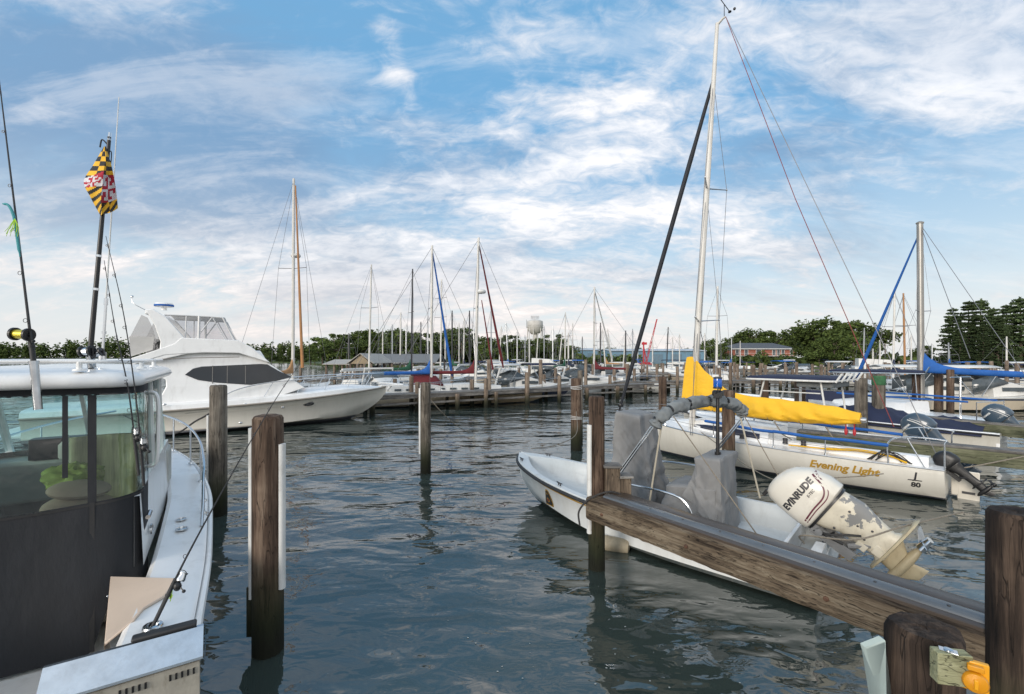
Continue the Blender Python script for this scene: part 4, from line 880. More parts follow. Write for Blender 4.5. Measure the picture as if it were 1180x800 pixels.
# badge on the bow: dark rounded triangle with a gold border and a round emblem
def bow_patch(us, name, m, off):
    return on_side([(u, v, 0) for u, v in us], [tuple(range(len(us)))], wst, 4.22, .40, 1, False, .06, -1, off).build(name, m, wh)
tri = [(-.115, -.16), (-.125, -.11), (-.05, .13), (-.02, .165), (.02, .165), (.05, .13), (.125, -.11), (.115, -.16)]
bow_patch(tri, 'badge', M['gold'], .008); bow_patch([(u*.84, v*.84) for u, v in tri], 'badge', M['char'], .018)
bow_patch([(.045*math.cos(R(a)), -.045+.045*math.sin(R(a))) for a in range(0, 360, 20)], 'badge', M['gold'], .027); bow_patch([(.028*math.cos(R(a)), -.045+.028*math.sin(R(a))) for a in range(0, 360, 20)], 'badge', M['redline'], .034)
bow_patch([(-.02, .05), (.02, .05), (.012, .10), (-.012, .10)], 'badge', M['gold'], .027)
def cleat(mb, c, d, L=.16, h=.045):
    c = Vector(c); d = Vector(d).normalized()
    for s in (-1, 1): mb.tube([c+d*s*L*.18, c+d*s*L*.18+Vector((0, 0, h))], .011, 8)
    mb.tube([c-d*L*.55+Vector((0, 0, h*1.15)), c-d*L*.3+Vector((0, 0, h)), c+d*L*.3+Vector((0, 0, h)), c+d*L*.55+Vector((0, 0, h*1.15))], [.006, .012, .012, .006], 8)
def wgun(x, s, inn=.08, dz=.02): r = wst[np.argmin(abs(wst[:, 0]-x))]; return Vector((r[0], s*max(r[1]-inn, 0), r[2]+dz))
for x, s in ((3.85, 1), (3.85, -1), (5.15, 1), (5.0, -1), (.9, 1)):
    b = MB(); g = wgun(x, s); cleat(b, g, (1, -s*.35, .05)); b.build('cleat', M['char'], wh)
# side rails
for s in (1, -1):
    for x0, x1, hh in ((1.38, 2.85, .40),):
        p = [wgun(x0, s, .07), wgun(x0+.04, s, .07, hh*.55), wgun(x0+.22, s, .08, hh), wgun((x0+x1)/2, s, .08, hh+.03), wgun(x1-.1, s, .08, hh*.95), wgun(x1+.02, s, .07, hh*.6), wgun(x1+.06, s, .07)]
        b = MB(); b.tube(smooth_path(p, 6), .017, 8)
        for x in (x0, x1+.06): g = wgun(x, s, .07, .015); b.lathe([(.035, 0), (.03, .012)], 10, g)
        b.build('side_rail', M['steel'], wh)
# canvas covers: over the console and over the helm seat, with sagging folds
from mathutils import noise as MN
def cover(name, pts_lo, pts_hi, seed, folds=.02, n=110, m=44, mat='canvas_grey'):
    """draped cover: plan outlines (x, y, z) at hem and at the top edge, closed over the top"""
    def ring(pts):
        pp = [Vector(p) for p in pts]; seg = [(pp[i], pp[(i+1) % len(pp)]) for i in range(len(pp))]; tot = sum((b-a).length for a, b in seg); out = []
        for k in range(n):
            d = tot*k/n
            for a, b in seg:
                l = (b-a).length
                if d <= l: out.append(a.lerp(b, d/l)); break
                d -= l
        return out
    lo, hi = ring(pts_lo), ring(pts_hi); q = random.Random(seed); ph = [q.uniform(0, 6.28) for _ in range(6)]; secs = []
    for j in range(m+1):
        t = j/m; row = []; c = sum((a.lerp(b, t) for a, b in zip(lo, hi)), Vector())/n
        for k in range(n):
            p = lo[k].lerp(hi[k], t); o = (p-c); o.z = 0; o.normalize()
            w = (1-t)**.7; f = folds*1.1*(math.sin(k*2*math.pi/n*7+ph[0]+2*t)*w + .7*math.sin(k*2*math.pi/n*11+ph[1]-3*t)*w + .6*math.sin(9*t+ph[2]+3*math.sin(k*2*math.pi/n*2+ph[3])))
            f -= folds*2.2*math.sin(math.pi*t)*(.5+.5*math.sin(k*2*math.pi/n*2+ph[4]))
            g = p*2.1+Vector((seed*7.3, 0, p.x*1.2+p.y*.9)); rg = (1-abs(MN.noise(Vector((g.x*1.5, g.y*1.5, g.z*.8)))*1.9)); f += folds*1.2*max(0, rg)**4-folds*.3-folds*1.2*math.exp(-((t-.40)/.05)**2) + folds*.4*MN.noise(g*2.7)
            for dg, sgn_ in ((1.0, 1), (-.8, 2)):            # long thin tension folds
                h_ = math.atan2(o.y, o.x)*.42; q1 = (p.z*.75+dg*h_)*5.2+seed*sgn_; q2 = (h_-dg*p.z)*.9
                f += folds*1.15*max(0, 1-abs(MN.noise(Vector((q1, q2, seed*1.7+sgn_))))*2.6)**4*math.sin(math.pi*min(1, t*.9+.08))
            row.append(p+o*f)
        secs.append(row)
    top = secs[-1]; c = sum(top, Vector())/n
    for s_, dz in ((.92, .025), (.6, .03), (.25, .015), (.02, .01)): secs.append([c+(p-c)*s_+Vector((0, 0, dz)) for p in top])
    b = MB(); b.loft(secs, True, True); return b.build(name, M[mat], wh, ang=50)
def WL_(px, py, Y): return local(wh, A(px, py, Y))
cover('console_cover', [(2.22, .47, .28), (3.10, .46, .30), (3.10, -.46, .30), (2.22, -.47, .28)], [(2.56, .30, 2.0), (2.98, .36, 2.05), (2.98, -.34, 2.05), (2.56, -.30, 2.0)], 4, .024)
cover('seat_cover', [(1.22, .45, .28), (2.20, .47, .30), (2.20, -.45, .30), (1.22, -.45, .28)], [(1.32, .40, 1.06), (2.08, .38, .98), (2.08, -.36, .98), (1.32, -.40, 1.06)], 9, .018)
cover('backrest_cover', [(1.20, .44, .40), (1.76, .42, .90), (1.76, -.42, .90), (1.20, -.44, .40)], [(1.24, .42, 1.50), (1.62, .40, 1.48), (1.62, -.40, 1.48), (1.24, -.42, 1.50)], 12, .013)
# folded bimini: rolled canvas on a steel bow, crossing the boat, with poles and straps
hoop = [(2.0, .96, 1.98), (1.93, .90, 2.12), (1.83, .62, 2.25), (1.70, .2, 2.31), (1.56, -.25, 2.31), (1.42, -.62, 2.26), (1.33, -.86, 2.16), (1.30, -.95, 2.02)]
sp = smooth_path(hoop, 10); n = len(sp); q = random.Random(2)
from mathutils import noise as MN
sp = smooth_path(hoop, 18); n = len(sp); b = MB(); secs = []; rr = []
for i in range(n):
    t_ = (sp[min(i+1, n-1)]-sp[max(i-1, 0)]).normalized(); u_ = (Vector((0, 0, 1))-t_*t_.z).normalized(); w_ = t_.cross(u_); pin = 1-.30*max(math.exp(-((i-k)/1.6)**2) for k in range(12, n-6, 18)); env = min(1, .55+i/10, .5+(n-1-i)/9)
    rr.append(.088*pin*env); row = []
    for j in range(20):
        a = 2*math.pi*j/20; d = u_*math.sin(a)+w_*math.cos(a); k = MN.noise(Vector((i*.16, math.cos(a)*1.3, math.sin(a)*1.3)))*.34+MN.noise(Vector((i*.45, math.cos(a)*2.6, 3+math.sin(a)*2.6)))*.16
        row.append(sp[i]+d*rr[-1]*(1+k)*(1.0 if math.sin(a) > -.2 else 1.18))
    secs.append(row)
b.loft(secs, True, True); o = b.build('rolled_canvas', M['canvas_grey2'], wh, ang=60)
for i in range(12, n-6, 18): MB().tube([sp[i], sp[i]+(sp[i+1]-sp[i]).normalized()*.03], [rr[i]*1.12+.006]*2, 14).build('tie_strap', M['black'], wh)
b = MB()
for s in (1, -1):
    e = Vector((2.0 if s > 0 else 1.30, s*.95, 2.02))
    for dx in (0, .04): b.tube([e+Vector((dx, 0, -.04)), Vector(((2.9 if s > 0 else 2.2)+dx, s*.93, .70))], .0135, 8)
b.build('bimini_bow', M['steel'], wh)
ivp = paint('ivory_pole', (.42, .38, .30), .5)
for s in (1, -1):
    b = MB(); b.tube([(1.9 if s > 0 else 1.35, s*.90, 2.05), (2.1 if s > 0 else 1.05, s*.93, .70)], .014, 6); b.build('brace', ivp, wh)
    b = MB(); b.tube([(1.75 if s > 0 else 1.33, s*.85, 2.15), (.55, s*.95, .66)], .008, 6); b.build('strap', M['rope'], wh)
# black light mast behind the seat: blue beacon, camera heads
mp_ = Vector((1.41, .0, .46))
b = MB(); b.tube([mp_+Vector((0, 0, 1.03)), mp_+Vector((0, 0, 1.98))], .026, 12); b.tube([mp_+Vector((0, 0, 1.05)), mp_+Vector((.0, 0, 1.09))], .045, 12); lm = b.build('light_mast', M['black'], wh)
b = MB(); z = 1.96; b.box(mp_+Vector((0, .0, z)), (.09, .13, .09)); b.box(mp_+Vector((0, -.13, z+.02)), (.08, .1, .08)); b.tube([mp_+Vector((0, -.12, z+.02)), mp_+Vector((.11, -.15, z+.02))], .05, 12); b.tube([mp_+Vector((0, .12, z+.05)), mp_+Vector((0, -.18, z+.05))], .014, 8); b.tube([mp_+Vector((-.02, .05, z+.04)), mp_+Vector((-.02, .05, z+.15))], .012, 6); b.tube([mp_+Vector((-.02, -.05, z+.04)), mp_+Vector((-.02, -.05, z+.15))], .012, 6); b.build('camera_head', M['black'], lm, .008)
b = MB(); b.lathe([(.066, z+.10), (.066, z+.125), (.062, z+.125)], 20, mp_); b.lathe([(.06, z+.255), (.066, z+.255), (.066, z+.275), (.03, z+.285)], 20, mp_); b.build('beacon_base', M['char'], lm)
b = MB(); b.lathe([(.060, z+.126), (.064, z+.14), (.064, z+.24), (.060, z+.256)], 24, mp_); b.build('beacon_lens', M['bluelens'], lm)
# ---- outboard, tilted up
def legx(z): return float(np.interp(z, [-1.1, -.8, -.66, -.10, .05, .17], [1.0, 1.05, 1.30, 1.38, 1.15, 1.0]))
def outboard(par, piv, tilt, sc, style, name='outboard_motor', yaw=0.0):
    """upright frame: x forward, y port, z up, origin at the tilt pivot; baked into the boat's frame"""
    T = Matrix.Translation(Vector(piv)) @ Matrix.Rotation(yaw, 4, 'Z') @ Matrix.Rotation(R(tilt), 4, 'Y') @ Matrix.Scale(sc, 4)
    evin = style == 'white'
    cm = {'white': M['evin'], 'blue': M['yam'], 'black': M['black']}[style]; lmt = {'white': M['leg'], 'blue': M['yam'], 'black': M['black']}[style]
    def sec(z, x0, x1, w, e=3.0, n=28):                # superellipse cross-section
        out = []
        for j in range(n):
            a = 2*math.pi*j/n; c, s = math.cos(a), math.sin(a)
            out.append(((x0+x1)/2 + (x1-x0)/2*math.copysign(abs(c)**(2/e), c), w/2*math.copysign(abs(s)**(2/e), s), z))
        return out
    def sq(mb_):                                       # a stubby leg on the white motor
        if evin: mb_.v = [(v[0]*legx(v[2]), v[1]*1.2, v[2]*.72 if v[2] < 0 else v[2]) for v in mb_.v]
        return mb_.xf(T)
    b = MB()                                             # leg: midsection down to the gearcase
    b.loft([sec(.17, -.40, .06, .28), sec(.05, -.36, .03, .24), sec(-.10, -.31, -.02, .19), sec(-.38, -.28, -.03, .15), sec(-.56, -.27, -.03, .13), sec(-.62, -.30, .0, .13)], True, True)
    mid = sq(b).build(name, lmt, par, ang=45); b = MB()
    b.loft([sec(-.62, -.44, .06, .24, 2.4), sec(-.645, -.46, .07, .25, 2.4), sec(-.66, -.42, .04, .16, 2.4)], True, True)     # anti-ventilation plate
    b.loft([sec(-.66, -.27, -.02, .10, 2.2), sec(-.80, -.25, -.01, .085, 2.2)], True, True)
    b.ball((-.12, 0, -.86), (.27, .062, .068), 16, 10)
    b.loft([sec(-.90, -.2, .02, .03, 2), sec(-1.08, -.24, -.10, .018, 2)], True, True)
    sq(b).build('gearcase', M['leg_low'] if evin else lmt, mid, ang=45)
    b = MB()
    if evin:
        b.loft([sec(.15, -.42, .13, .34, 3.2), sec(.17, -.455, .155, .385, 3.2), sec(.30, -.46, .16, .40, 3.2), sec(.48, -.42, .15, .395, 3.0), sec(.60, -.33, .13, .37, 2.8), sec(.66, -.23, .09, .30, 2.6), sec(.685, -.14, .03, .17, 2.4), sec(.69, -.07, -.02, .05, 2.2)], True, True)
    else:
        b.loft([sec(.14, -.42, .12, .34, 3), sec(.17, -.47, .16, .40, 3), sec(.30, -.49, .17, .43, 3), sec(.48, -.46, .14, .42, 2.8), sec(.62, -.38, .06, .38, 2.6), sec(.68, -.28, -.02, .28, 2.4), sec(.695, -.2, -.1, .12, 2.2)], True, True)
    cw = b.xf(T).build('cowling', cm, mid, ang=50)
    b = MB(); b.loft([sec(.125, -.425, .135, .35), sec(.15, -.425, .135, .35)], True, True); b.xf(T).build('cowl_seam', M['black'], cw)
    b = MB()                                             # clamp bracket, tilt tube
    for s in (-1, 1): b.box((.08, s*.11, -.08), (.10, .04, .42)); b.tube([(.02, s*.09, -.2), (-.12, s*.05, -.34)], .03, 8)
    b.tube([(.06, -.2, .06), (.06, .2, .06)], .035, 10); b.xf(T).build('bracket', M['bare'] if evin else M['black'], mid)
    b = MB(); b.tube([(-.36, 0, -.86), (-.48, 0, -.86)], [.062, .045], 14)
    for k in range(3):
        a = k*2.094; d = Vector((0, math.cos(a), math.sin(a))); w = Vector((0, -math.sin(a), math.cos(a)))
        b.plate([Vector((-.40, 0, -.86))+d*.05-w*.03, Vector((-.42, 0, -.86))+d*.15-w*.075, Vector((-.44, 0, -.86))+d*.18, Vector((-.45, 0, -.86))+d*.15+w*.075, Vector((-.44, 0, -.86))+d*.05+w*.04], (.008, 0, 0))
    sq(b).build('propeller', M['steel'] if evin else M['black'], mid)
    def side_y(x, z):                                  # half-width of the cowling at (x, z)
        t = np.interp(z, [.15, .17, .30, .48, .60, .66], [.17, .192, .20, .197, .185, .15]) if evin else np.interp(z, [.14, .17, .30, .48, .62], [.17, .2, .215, .21, .19])
        x0 = np.interp(z, [.15, .17, .30, .48, .60, .66], [-.42, -.455, -.46, -.42, -.33, -.23]); x1 = np.interp(z, [.15, .17, .30, .48, .60, .66], [.13, .155, .16, .15, .13, .09])
        if not evin: x0 = np.interp(z, [.17, .3, .48, .62], [-.47, -.49, -.46, -.38]); x1 = np.interp(z, [.17, .3, .48, .62], [.16, .17, .14, .06])
        u = abs((x-(x0+x1)/2)/((x1-x0)/2)); e = 3.0; return t*(max(0, 1-min(u, 1)**e))**(1/e)
    def decal(vs, fs, name_, m, cx_, cz_, rot=0.0, off=.003):
        b = MB(); c_, s_ = math.cos(rot), math.sin(rot); out = []
        for u, v, _ in vs:
            du, dv = u*c_-v*s_, u*s_+v*c_; x = cx_-du; z = cz_+dv; out.append((x, side_y(x, z)+off, z))
        b.add(out, fs); return b.xf(T).build(name_, m, cw)
    def band(path, w, name_, m):                       # stripe along a path of (x, z)
        pts = smooth_path([(x, 0, z) for x, z in path], 6); vs = []; fs = []
        for i, p in enumerate(pts):
            t = (pts[min(i+1, len(pts)-1)]-pts[max(i-1, 0)]).normalized(); nrm = Vector((-t.z, 0, t.x))
            for s in (-1, 1): q_ = p+nrm*w/2*s; vs.append((q_.x, side_y(q_.x, q_.z)+.003, q_.z))
        fs = [(2*i, 2*i+1, 2*i+3, 2*i+2) for i in range(len(pts)-1)]
        b = MB(); b.add(vs, fs); b.xf(T).build(name_, m, cw)
    return mid, cw, decal, band, T
mid, cw, decal, band, T = outboard(wh, (-.02, .0, .75), 57, 1.22, 'white')
decal(*letters('EVINRUDE', .094, .12, .005), 'lettering', M['char'], -.135, .415)
decal(*letters('E-TEC', .038, .2, .001), 'lettering', M['char'], -.235, .335)
decal([(.026*math.cos(R(a)), .018*math.sin(R(a)), 0) for a in range(0, 360, 20)], [tuple(range(18))], 'emblem', M['maroon'], .12, .30)
band([(.12, .205), (-.10, .225), (-.28, .232), (-.37, .30), (-.405, .44)], .016, 'stripe', M['maroon']); band([(.12, .180), (-.10, .198), (-.30, .202), (-.395, .28), (-.43, .44)], .010, 'stripe', M['maroon'])
b = MB(); b.box((.11, 0, .665), (.08, .16, .04)); b.xf(T).build('lift_handle', M['black'], cw, .01)
# paint worn off the upper back of the leg, down to grey metal
def wear(mat, centre, rad):
    nt = mat.node_tree; L = nt.links; bs = nt.nodes['Principled BSDF']; src = bs.inputs['Base Color'].links[0].from_socket
    tc = nt.nodes.new('ShaderNodeTexCoord'); nz = nt.nodes.new('ShaderNodeTexNoise'); nz.inputs['Scale'].default_value = 7; nz.inputs['Detail'].default_value = 9; nz.inputs['Roughness'].default_value = .62; L.new(tc.outputs['Object'], nz.inputs[0])
    ds = nt.nodes.new('ShaderNodeVectorMath'); ds.operation = 'DISTANCE'; L.new(tc.outputs['Object'], ds.inputs[0]); ds.inputs[1].default_value = centre
    f = nt.nodes.new('ShaderNodeMapRange'); f.inputs[1].default_value = 0; f.inputs[2].default_value = rad; f.inputs[3].default_value = .22; f.inputs[4].default_value = -.18; L.new(ds.outputs['Value'], f.inputs[0])
    ad = nt.nodes.new('ShaderNodeMath'); ad.operation = 'ADD'; L.new(nz.outputs[0], ad.inputs[0]); L.new(f.outputs[0], ad.inputs[1])
    mr = nt.nodes.new('ShaderNodeMapRange'); mr.inputs[1].default_value = .545; mr.inputs[2].default_value = .565; L.new(ad.outputs[0], mr.inputs[0])
    mx = nt.nodes.new('ShaderNodeMix'); mx.data_type = 'RGBA'; L.new(mr.outputs[0], mx.inputs[0]); L.new(src, mx.inputs[6]); mx.inputs[7].default_value = (.21, .21, .205, 1); L.new(mx.outputs[2], bs.inputs['Base Color'])
wear(M['leg'], T @ Vector((-.36, .05, -.06)), .42)
for x, z in ((-.05, -.16), (-.22, -.20), (-.30, -.02), (-.06, -.02), (-.14, -.36), (-.26, -.36)):
    b = MB(); w = np.interp(z, [-.56, -.38, -.10, .05], [.065, .075, .095, .12])*1.2; b.lathe([(.013, 0), (.012, .008), (.005, .010)], 8, (x, w*.93, z*.72), Matrix.Rotation(R(-90), 3, 'X')); b.xf(T).build('bolt', M['char'], mid)
b = MB(); b.tube(smooth_path([(.10, .12, .10), (.02, .16, -.02), (-.08, .15, -.12), (-.16, .12, -.22)], 5), .012, 6); b.tube(smooth_path([(.12, -.02, .12), (.06, .14, .02), (.02, .13, -.16)], 5), .016, 6); b.xf(T).build('hose', M['rubber'], mid)
b = MB(); b.box((-.12, .08, -.42), (.10, .02, .12)); b.box((-.06, .085, -.28), (.07, .02, .10)); b.xf(T).build('access_plate', M['leg'], mid, .006)
b = MB()
for k in range(5): b.tube(smooth_path([(.12, -.3+.12*k, .40), (.05, -.25+.1*k, .56), (-.05, -.12+.06*k, .68)], 5), .012, 6)
b.box((.35, .25, .36), (.35, .30, .12)); b.build('cables', M['rubber'], wh)
rope('mooring_line', 'rope tied around the end post and laid over the finger beam to the skiff', [P(668, 606, .75), BO+Vector((-.12, -.10, .90)), BO+Vector((.05, -.06, 1.06)), BO+BD*.25+Vector((.18, .10, 1.16)), BO+BD*.35+Vector((.45, .45, .95)), wo+WD*2.9+Vector((-.58, -.55, .70))], .013, M['rope_dark'])
rope('mooring_line', 'thin rope running from the outboard leg to the right over the water', [wo+WD*.3+Vector((-.3, -.5, .66)), A(925, 617, 5.35), A(985, 622, 5.3), A(1040, 607, 5.4), A(1110, 590, 5.9)], .011, M['rope'])
rope('mooring_line', 'pale thin rope from the slim middle piling down towards the water on the right', [A(494, 458, 11.7), A(508, 474, 11.9), A(524, 489, 12.6), A(542, 500, 13.6)], .010, M['rope'])
rope('mooring_line', 'thin rope between the rope wrapped piling and the bow of the open skiff', [A(664, 474, 14.4), A(664, 500, 12.5), A(640, 513, 10.8), A(612, 517, 9.6)], .010, M['rope'])
for x in (.30, 1.55, 2.9):
    MB().lathe([(.024, 0), (.022, .008), (.012, .014), (.012, .022)], 10, (x, -.024, .90), Matrix.Rotation(R(90), 3, 'X')).build('bolt', paint('rusty_bolt', (.10, .05, .03), .8, var=.4, scale=20), bm_)
# ================================================================ yellow covered racing sloop
JD = Vector((-.674, .739, 0)).normalized(); jo = Vector((9.40, 9.72, 0)); JL = 8.45
jb = thing('racing_sloop', 'white racing sloop with yellow boom cover, tall silver mast and gold name on its side', 'sailboat', jo, math.atan2(JD.y, JD.x))
jst = stations([(0, .93, .70, .62, .06, .0), (1.5, 1.12, .71, .82, .04, -.2), (3.5, 1.25, .76, .92, .02, -.35), (5.2, 1.10, .86, .74, .02, -.35), (6.7, .72, .97, .42, .04, -.28), (7.8, .30, 1.05, .14, .08, -.08), (8.45, .02, 1.10, .005, .35, .2)], 40)
hull_mb(jst, True, 0).build('hull', banded('sloop_hull', [(.07, (.02, .03, .04)), (.10, (.05, .05, .07)), (9, (.70, .67, .60))], dirt=.18), jb)
deck_mb(jst, .0, .05).build('deck', M['gel'], jb)
b = MB()
for s in (-1, 1): b.tube(sheer_line(jst, s, -.01, .012), .018, 6)
b.build('toe_rail', M['alu'], jb)
# cabin trunk with a dark window band; cockpit coamings and sole
def trunk(mb, rows):      # rows: x, half width bottom, half width top, z bottom, z top
    mb.loft([[(x, -wb, zb), (x, -wt, zt-.03), (x, -wt+.06, zt), (x, 0, zt+.05*min(1, wt)), (x, wt-.06, zt), (x, wt, zt-.03), (x, wb, zb)] for x, wb, wt, zb, zt in rows], False, True)
b = MB(); trunk(b, [(3.3, .82, .74, .75, 1.10), (4.2, .78, .68, .8, 1.16), (5.2, .60, .50, .88, 1.16), (6.0, .32, .24, .93, 1.06), (6.4, .1, .06, .96, .99)]); b.build('cabin', M['gel'], jb)
b = MB()
for s in (-1, 1): b.loft([[(x, s*(w+.004), z), (x, s*(w-.03+.004), z+h)] for x, w, z, h in ((3.5, .80, .87, .13), (4.2, .755, .90, .17), (5.0, .63, .94, .12), (5.5, .475, .96, .05))])
b.build('cabin_window', M['navy_paint'], jb)
b = MB()
for s in (-1, 1): b.loft([[(x, s*.78, .70), (x, s*.72, .90), (x, s*.60, .92), (x, s*.56, .80)] for x in (.25, 1.5, 3.3)], False, True)
b.build('coaming', M['gel'], jb)
b = MB(); b.box((1.8, 0, .765), (3.0, 1.1, .05)); b.build('cockpit_sole', M['nonskid'], jb)
# name and class mark
vs, fs = letters('Evening Light', .238, .30, .008)
on_side(vs, fs, jst, 1.66, .50, 1, True, 0, -1, .009, -.012).build('lettering', M['gold'], jb)
vs, fs = letters('J', .20, .15, .006); on_side(vs, fs, jst, .44, .53, 1, True, 0, -1, .005).build('class_mark', M['char'], jb)
vs, fs = letters('80', .15, .1, .006); on_side(vs, fs, jst, .44, .33, 1, True, 0, -1, .005).build('class_mark', M['char'], jb)
b = MB(); mk = on_side([(-.12, .0, 0), (.10, .0, 0), (.11, .022, 0), (-.11, .022, 0)], [(0, 1, 2, 3)], jst, .44, .425, 1, True, 0, -1, .005); mk.build('class_mark', M['char'], jb)
# mast (raked and heeled as in the photograph), boom, rig
mb0 = local(jb, G(797, 13.45, .95)); mtop = local(jb, A(826.5, 27, 13.15))
MT = lambda t: mb0.lerp(mtop, t)
b = MB(); n = 20
for i in range(1): b.tube([MT(k/n) for k in range(n+1)], [.085*(1 if k/n < .6 else 1-.38*(k/n-.6)/.4) for k in range(n+1)], 14)
tip = MT(1.0); b.tube([tip+Vector((.02, 0, -.06)), tip+Vector((-.16, 0, .05)), tip+Vector((-.24, 0, .06))], [.04, .03, .02], 8); b.build('mast', M['mast_white'], jb)
b = MB(); w = tip+Vector((-.2, 0, .05)); b.tube([w, w+Vector((0, 0, .38))], .01, 6); a = w+Vector((0, 0, .38)); b.tube([a+Vector((-.05, -.25, -.10)), a+Vector((.05, .28, .12))], .012, 6); b.ball(a+Vector((.05, .30, .13)), .035, 8, 6); b.ball(a+Vector((-.05, -.26, -.1)), (.05, .05, .03), 8, 6); b.ball(a+Vector((-.12, -.42, .03)), .04, 8, 6); b.build('wind_instrument', M['black'], jb)
sp_ = []
b = MB()
for t, L_ in ((.265, .78), (.595, .72)):
    c = MT(t)
    for s in (-1, 1): e = c+Vector((-.28, s*L_, .06)); b.tube([c, e], [.03, .02], 8, flat=.6); b.ball(e, .03, 8, 6); sp_.append((t, s, e))
b.build('spreader', M['alu'], jb)
b = MB(); cp = {s: Vector((mb0.x-.35, s*1.16, .80)) for s in (-1, 1)}
for s in (-1, 1):
    e1 = [e for t, q, e in sp_ if q == s][0]; e2 = [e for t, q, e in sp_ if q == s][1]
    b.tube([cp[s], e1, e2, MT(.86)], .0075, 5); b.tube([cp[s]+Vector((.06, 0, 0)), MT(.262)], .009, 5); b.tube([e1, MT(.59)], .006, 5)
b.build('shroud', M['wire'], jb)
bow = Vector((8.35, 0, 1.12))
b = MB(); tj = MT(.865); path = [bow.lerp(tj, k/40) for k in range(41)]
b.tube(path, [.035+.035*math.sin(min(1, k/8)*1.57)*(1 if k < 33 else .75-.06*(k-33)) for k in range(41)], 10); b.build('furled_jib', M['jib_black'], jb)
b = MB(); b.tube([tj+Vector((.02, 0, -.5)), tj], .02, 6); b.lathe([(.09, -.05), (.10, 0), (.09, .05)], 14, bow.lerp(tj, .02)); b.build('furler', M['black'], jb)
b = MB(); sb = Vector((.05, 0, .75)); b.tube([tip+Vector((-.24, 0, .06)), tip.lerp(local(jb, A(1030, 492, 10.0)), .5)+Vector((-.04, 0, -.04)), local(jb, A(1030, 492, 10.0))], .009, 5); b.build('backstay', M['redline'], jb)
b = MB(); sb2 = Vector((.0, -.55, .75)); b.tube([tip+Vector((-.24, 0, .06)), local(jb, A(1082, 530, 9.75))], .009, 5); b.tube([tip, MT(.02)+Vector((-.12, .03, 0))], .005, 5); b.build('halyard', M['wire'], jb)
b = MB()
for t, dx, dy in ((.95, -.14, 0), (.9, .10, .05), (.6, .14, -.04)): b.tube([MT(t), MT(.05)+Vector((dx, dy, 0))], .005, 5)
b.build('halyard', M['wire'], jb)
g0 = local(jb, A(798, 466, 13.4)); g1 = local(jb, A(992, 484, 10.35)); g1.y = g0.y + (g1.y-g0.y)*1.0
b = MB(); b.tube([g0, g1+(g1-g0).normalized()*.1], .06, 12); b.build('boom', M['alu'], jb)
# yellow cover over the boom and up the front of the mast: heights read from the photograph
b = MB(); up = [(0, .0), (.025, .0)]
kt = [0, .03, .10, .20, .33, .40, .6, .85, 1.0]; zt_ = [1.40, 1.36, 1.0, .62, .40, .37, .34, .27, .16]; zb_ = [.12, .12, .13, .15, .18, .20, .22, .18, .09]
wt_ = [.09, .12, .15, .17, .19, .21, .21, .19, .13]
secs = []; q = random.Random(8)
for i in range(110):
    t = i/109; c = g0.lerp(g1, t); zt, zb, w = (float(pchip(kt, k, [t])[0]) for k in (zt_, zb_, wt_)); row = []
    if t < .12: c = c+Vector((.26*(1-t/.12), 0, 0)); w = max(w, .17)
    for j in range(32):
        a = 2*math.pi*j/32; s_, c_ = math.sin(a), math.cos(a)
        wr = 1+.10*math.sin(t*38+3*s_)*(.4+.6*t)+.07*math.sin(t*71+j*.6)
        wr *= 1+.22*MN.noise(Vector((t*9, c_*1.5+2*s_, s_*1.5)))+.20*max(0, 1-abs(MN.noise(Vector((t*7+s_*1.2, c_*.8, 4)))*2.2))**3; row.append(c+Vector((.10*0, c_*w*wr*(1-.45*max(0, s_)), (zt if s_ > 0 else zb)*s_*(1+.03*math.sin(t*44+2*c_)+.06*MN.noise(Vector((t*12, 7, 0)))))) + (mtop-mb0).normalized()*0)
    secs.append(row)
lean = (mtop-mb0)/(mtop-mb0).z
secs = [[p+Vector((lean.x, lean.y, 0))*(p.z-g0.z)*(max(0, 1-i/45)) for p in row] for i, row in enumerate(secs)]
b.loft(secs, True, True); b.build('boom_cover', M['canvas_yellow'], jb, ang=60)
for t in (.16, .34, .52, .70, .86):
    c = g0.lerp(g1, t); w, zb = (float(pchip(kt, k, [t])[0]) for k in (wt_, zb_)); b = MB(); b.tube([c+Vector((0, s_*w*.75, -zb*.72)) for s_ in (1, 0, -1)], .008, 5); b.tube([c+Vector((0, w*.78, -zb*.70)), c+Vector((0, 0, -zb*1.15)), c+Vector((0, -w*.78, -zb*.7))], .009, 5); b.build('lacing', M['rope'], jb)
b = MB()
for t in (.55, .83): c = g0.lerp(g1, t); b.tube([c+Vector((0, 0, -.25)), c+Vector((-.2, .05, -.55)), Vector((c.x-.25, .05, .84))], .014, 6)
b.build('mainsheet', M['rope'], jb)
b = MB(); 
for dx in (.0, .16): c = g1+Vector((.12+dx, .0, -.30)); b.ball(c, (.035, .03, .085), 10, 8); b.tube([c, c+Vector((0, 0, .25))], .012, 5)
b.build('mainsheet_block', M['red'], jb)
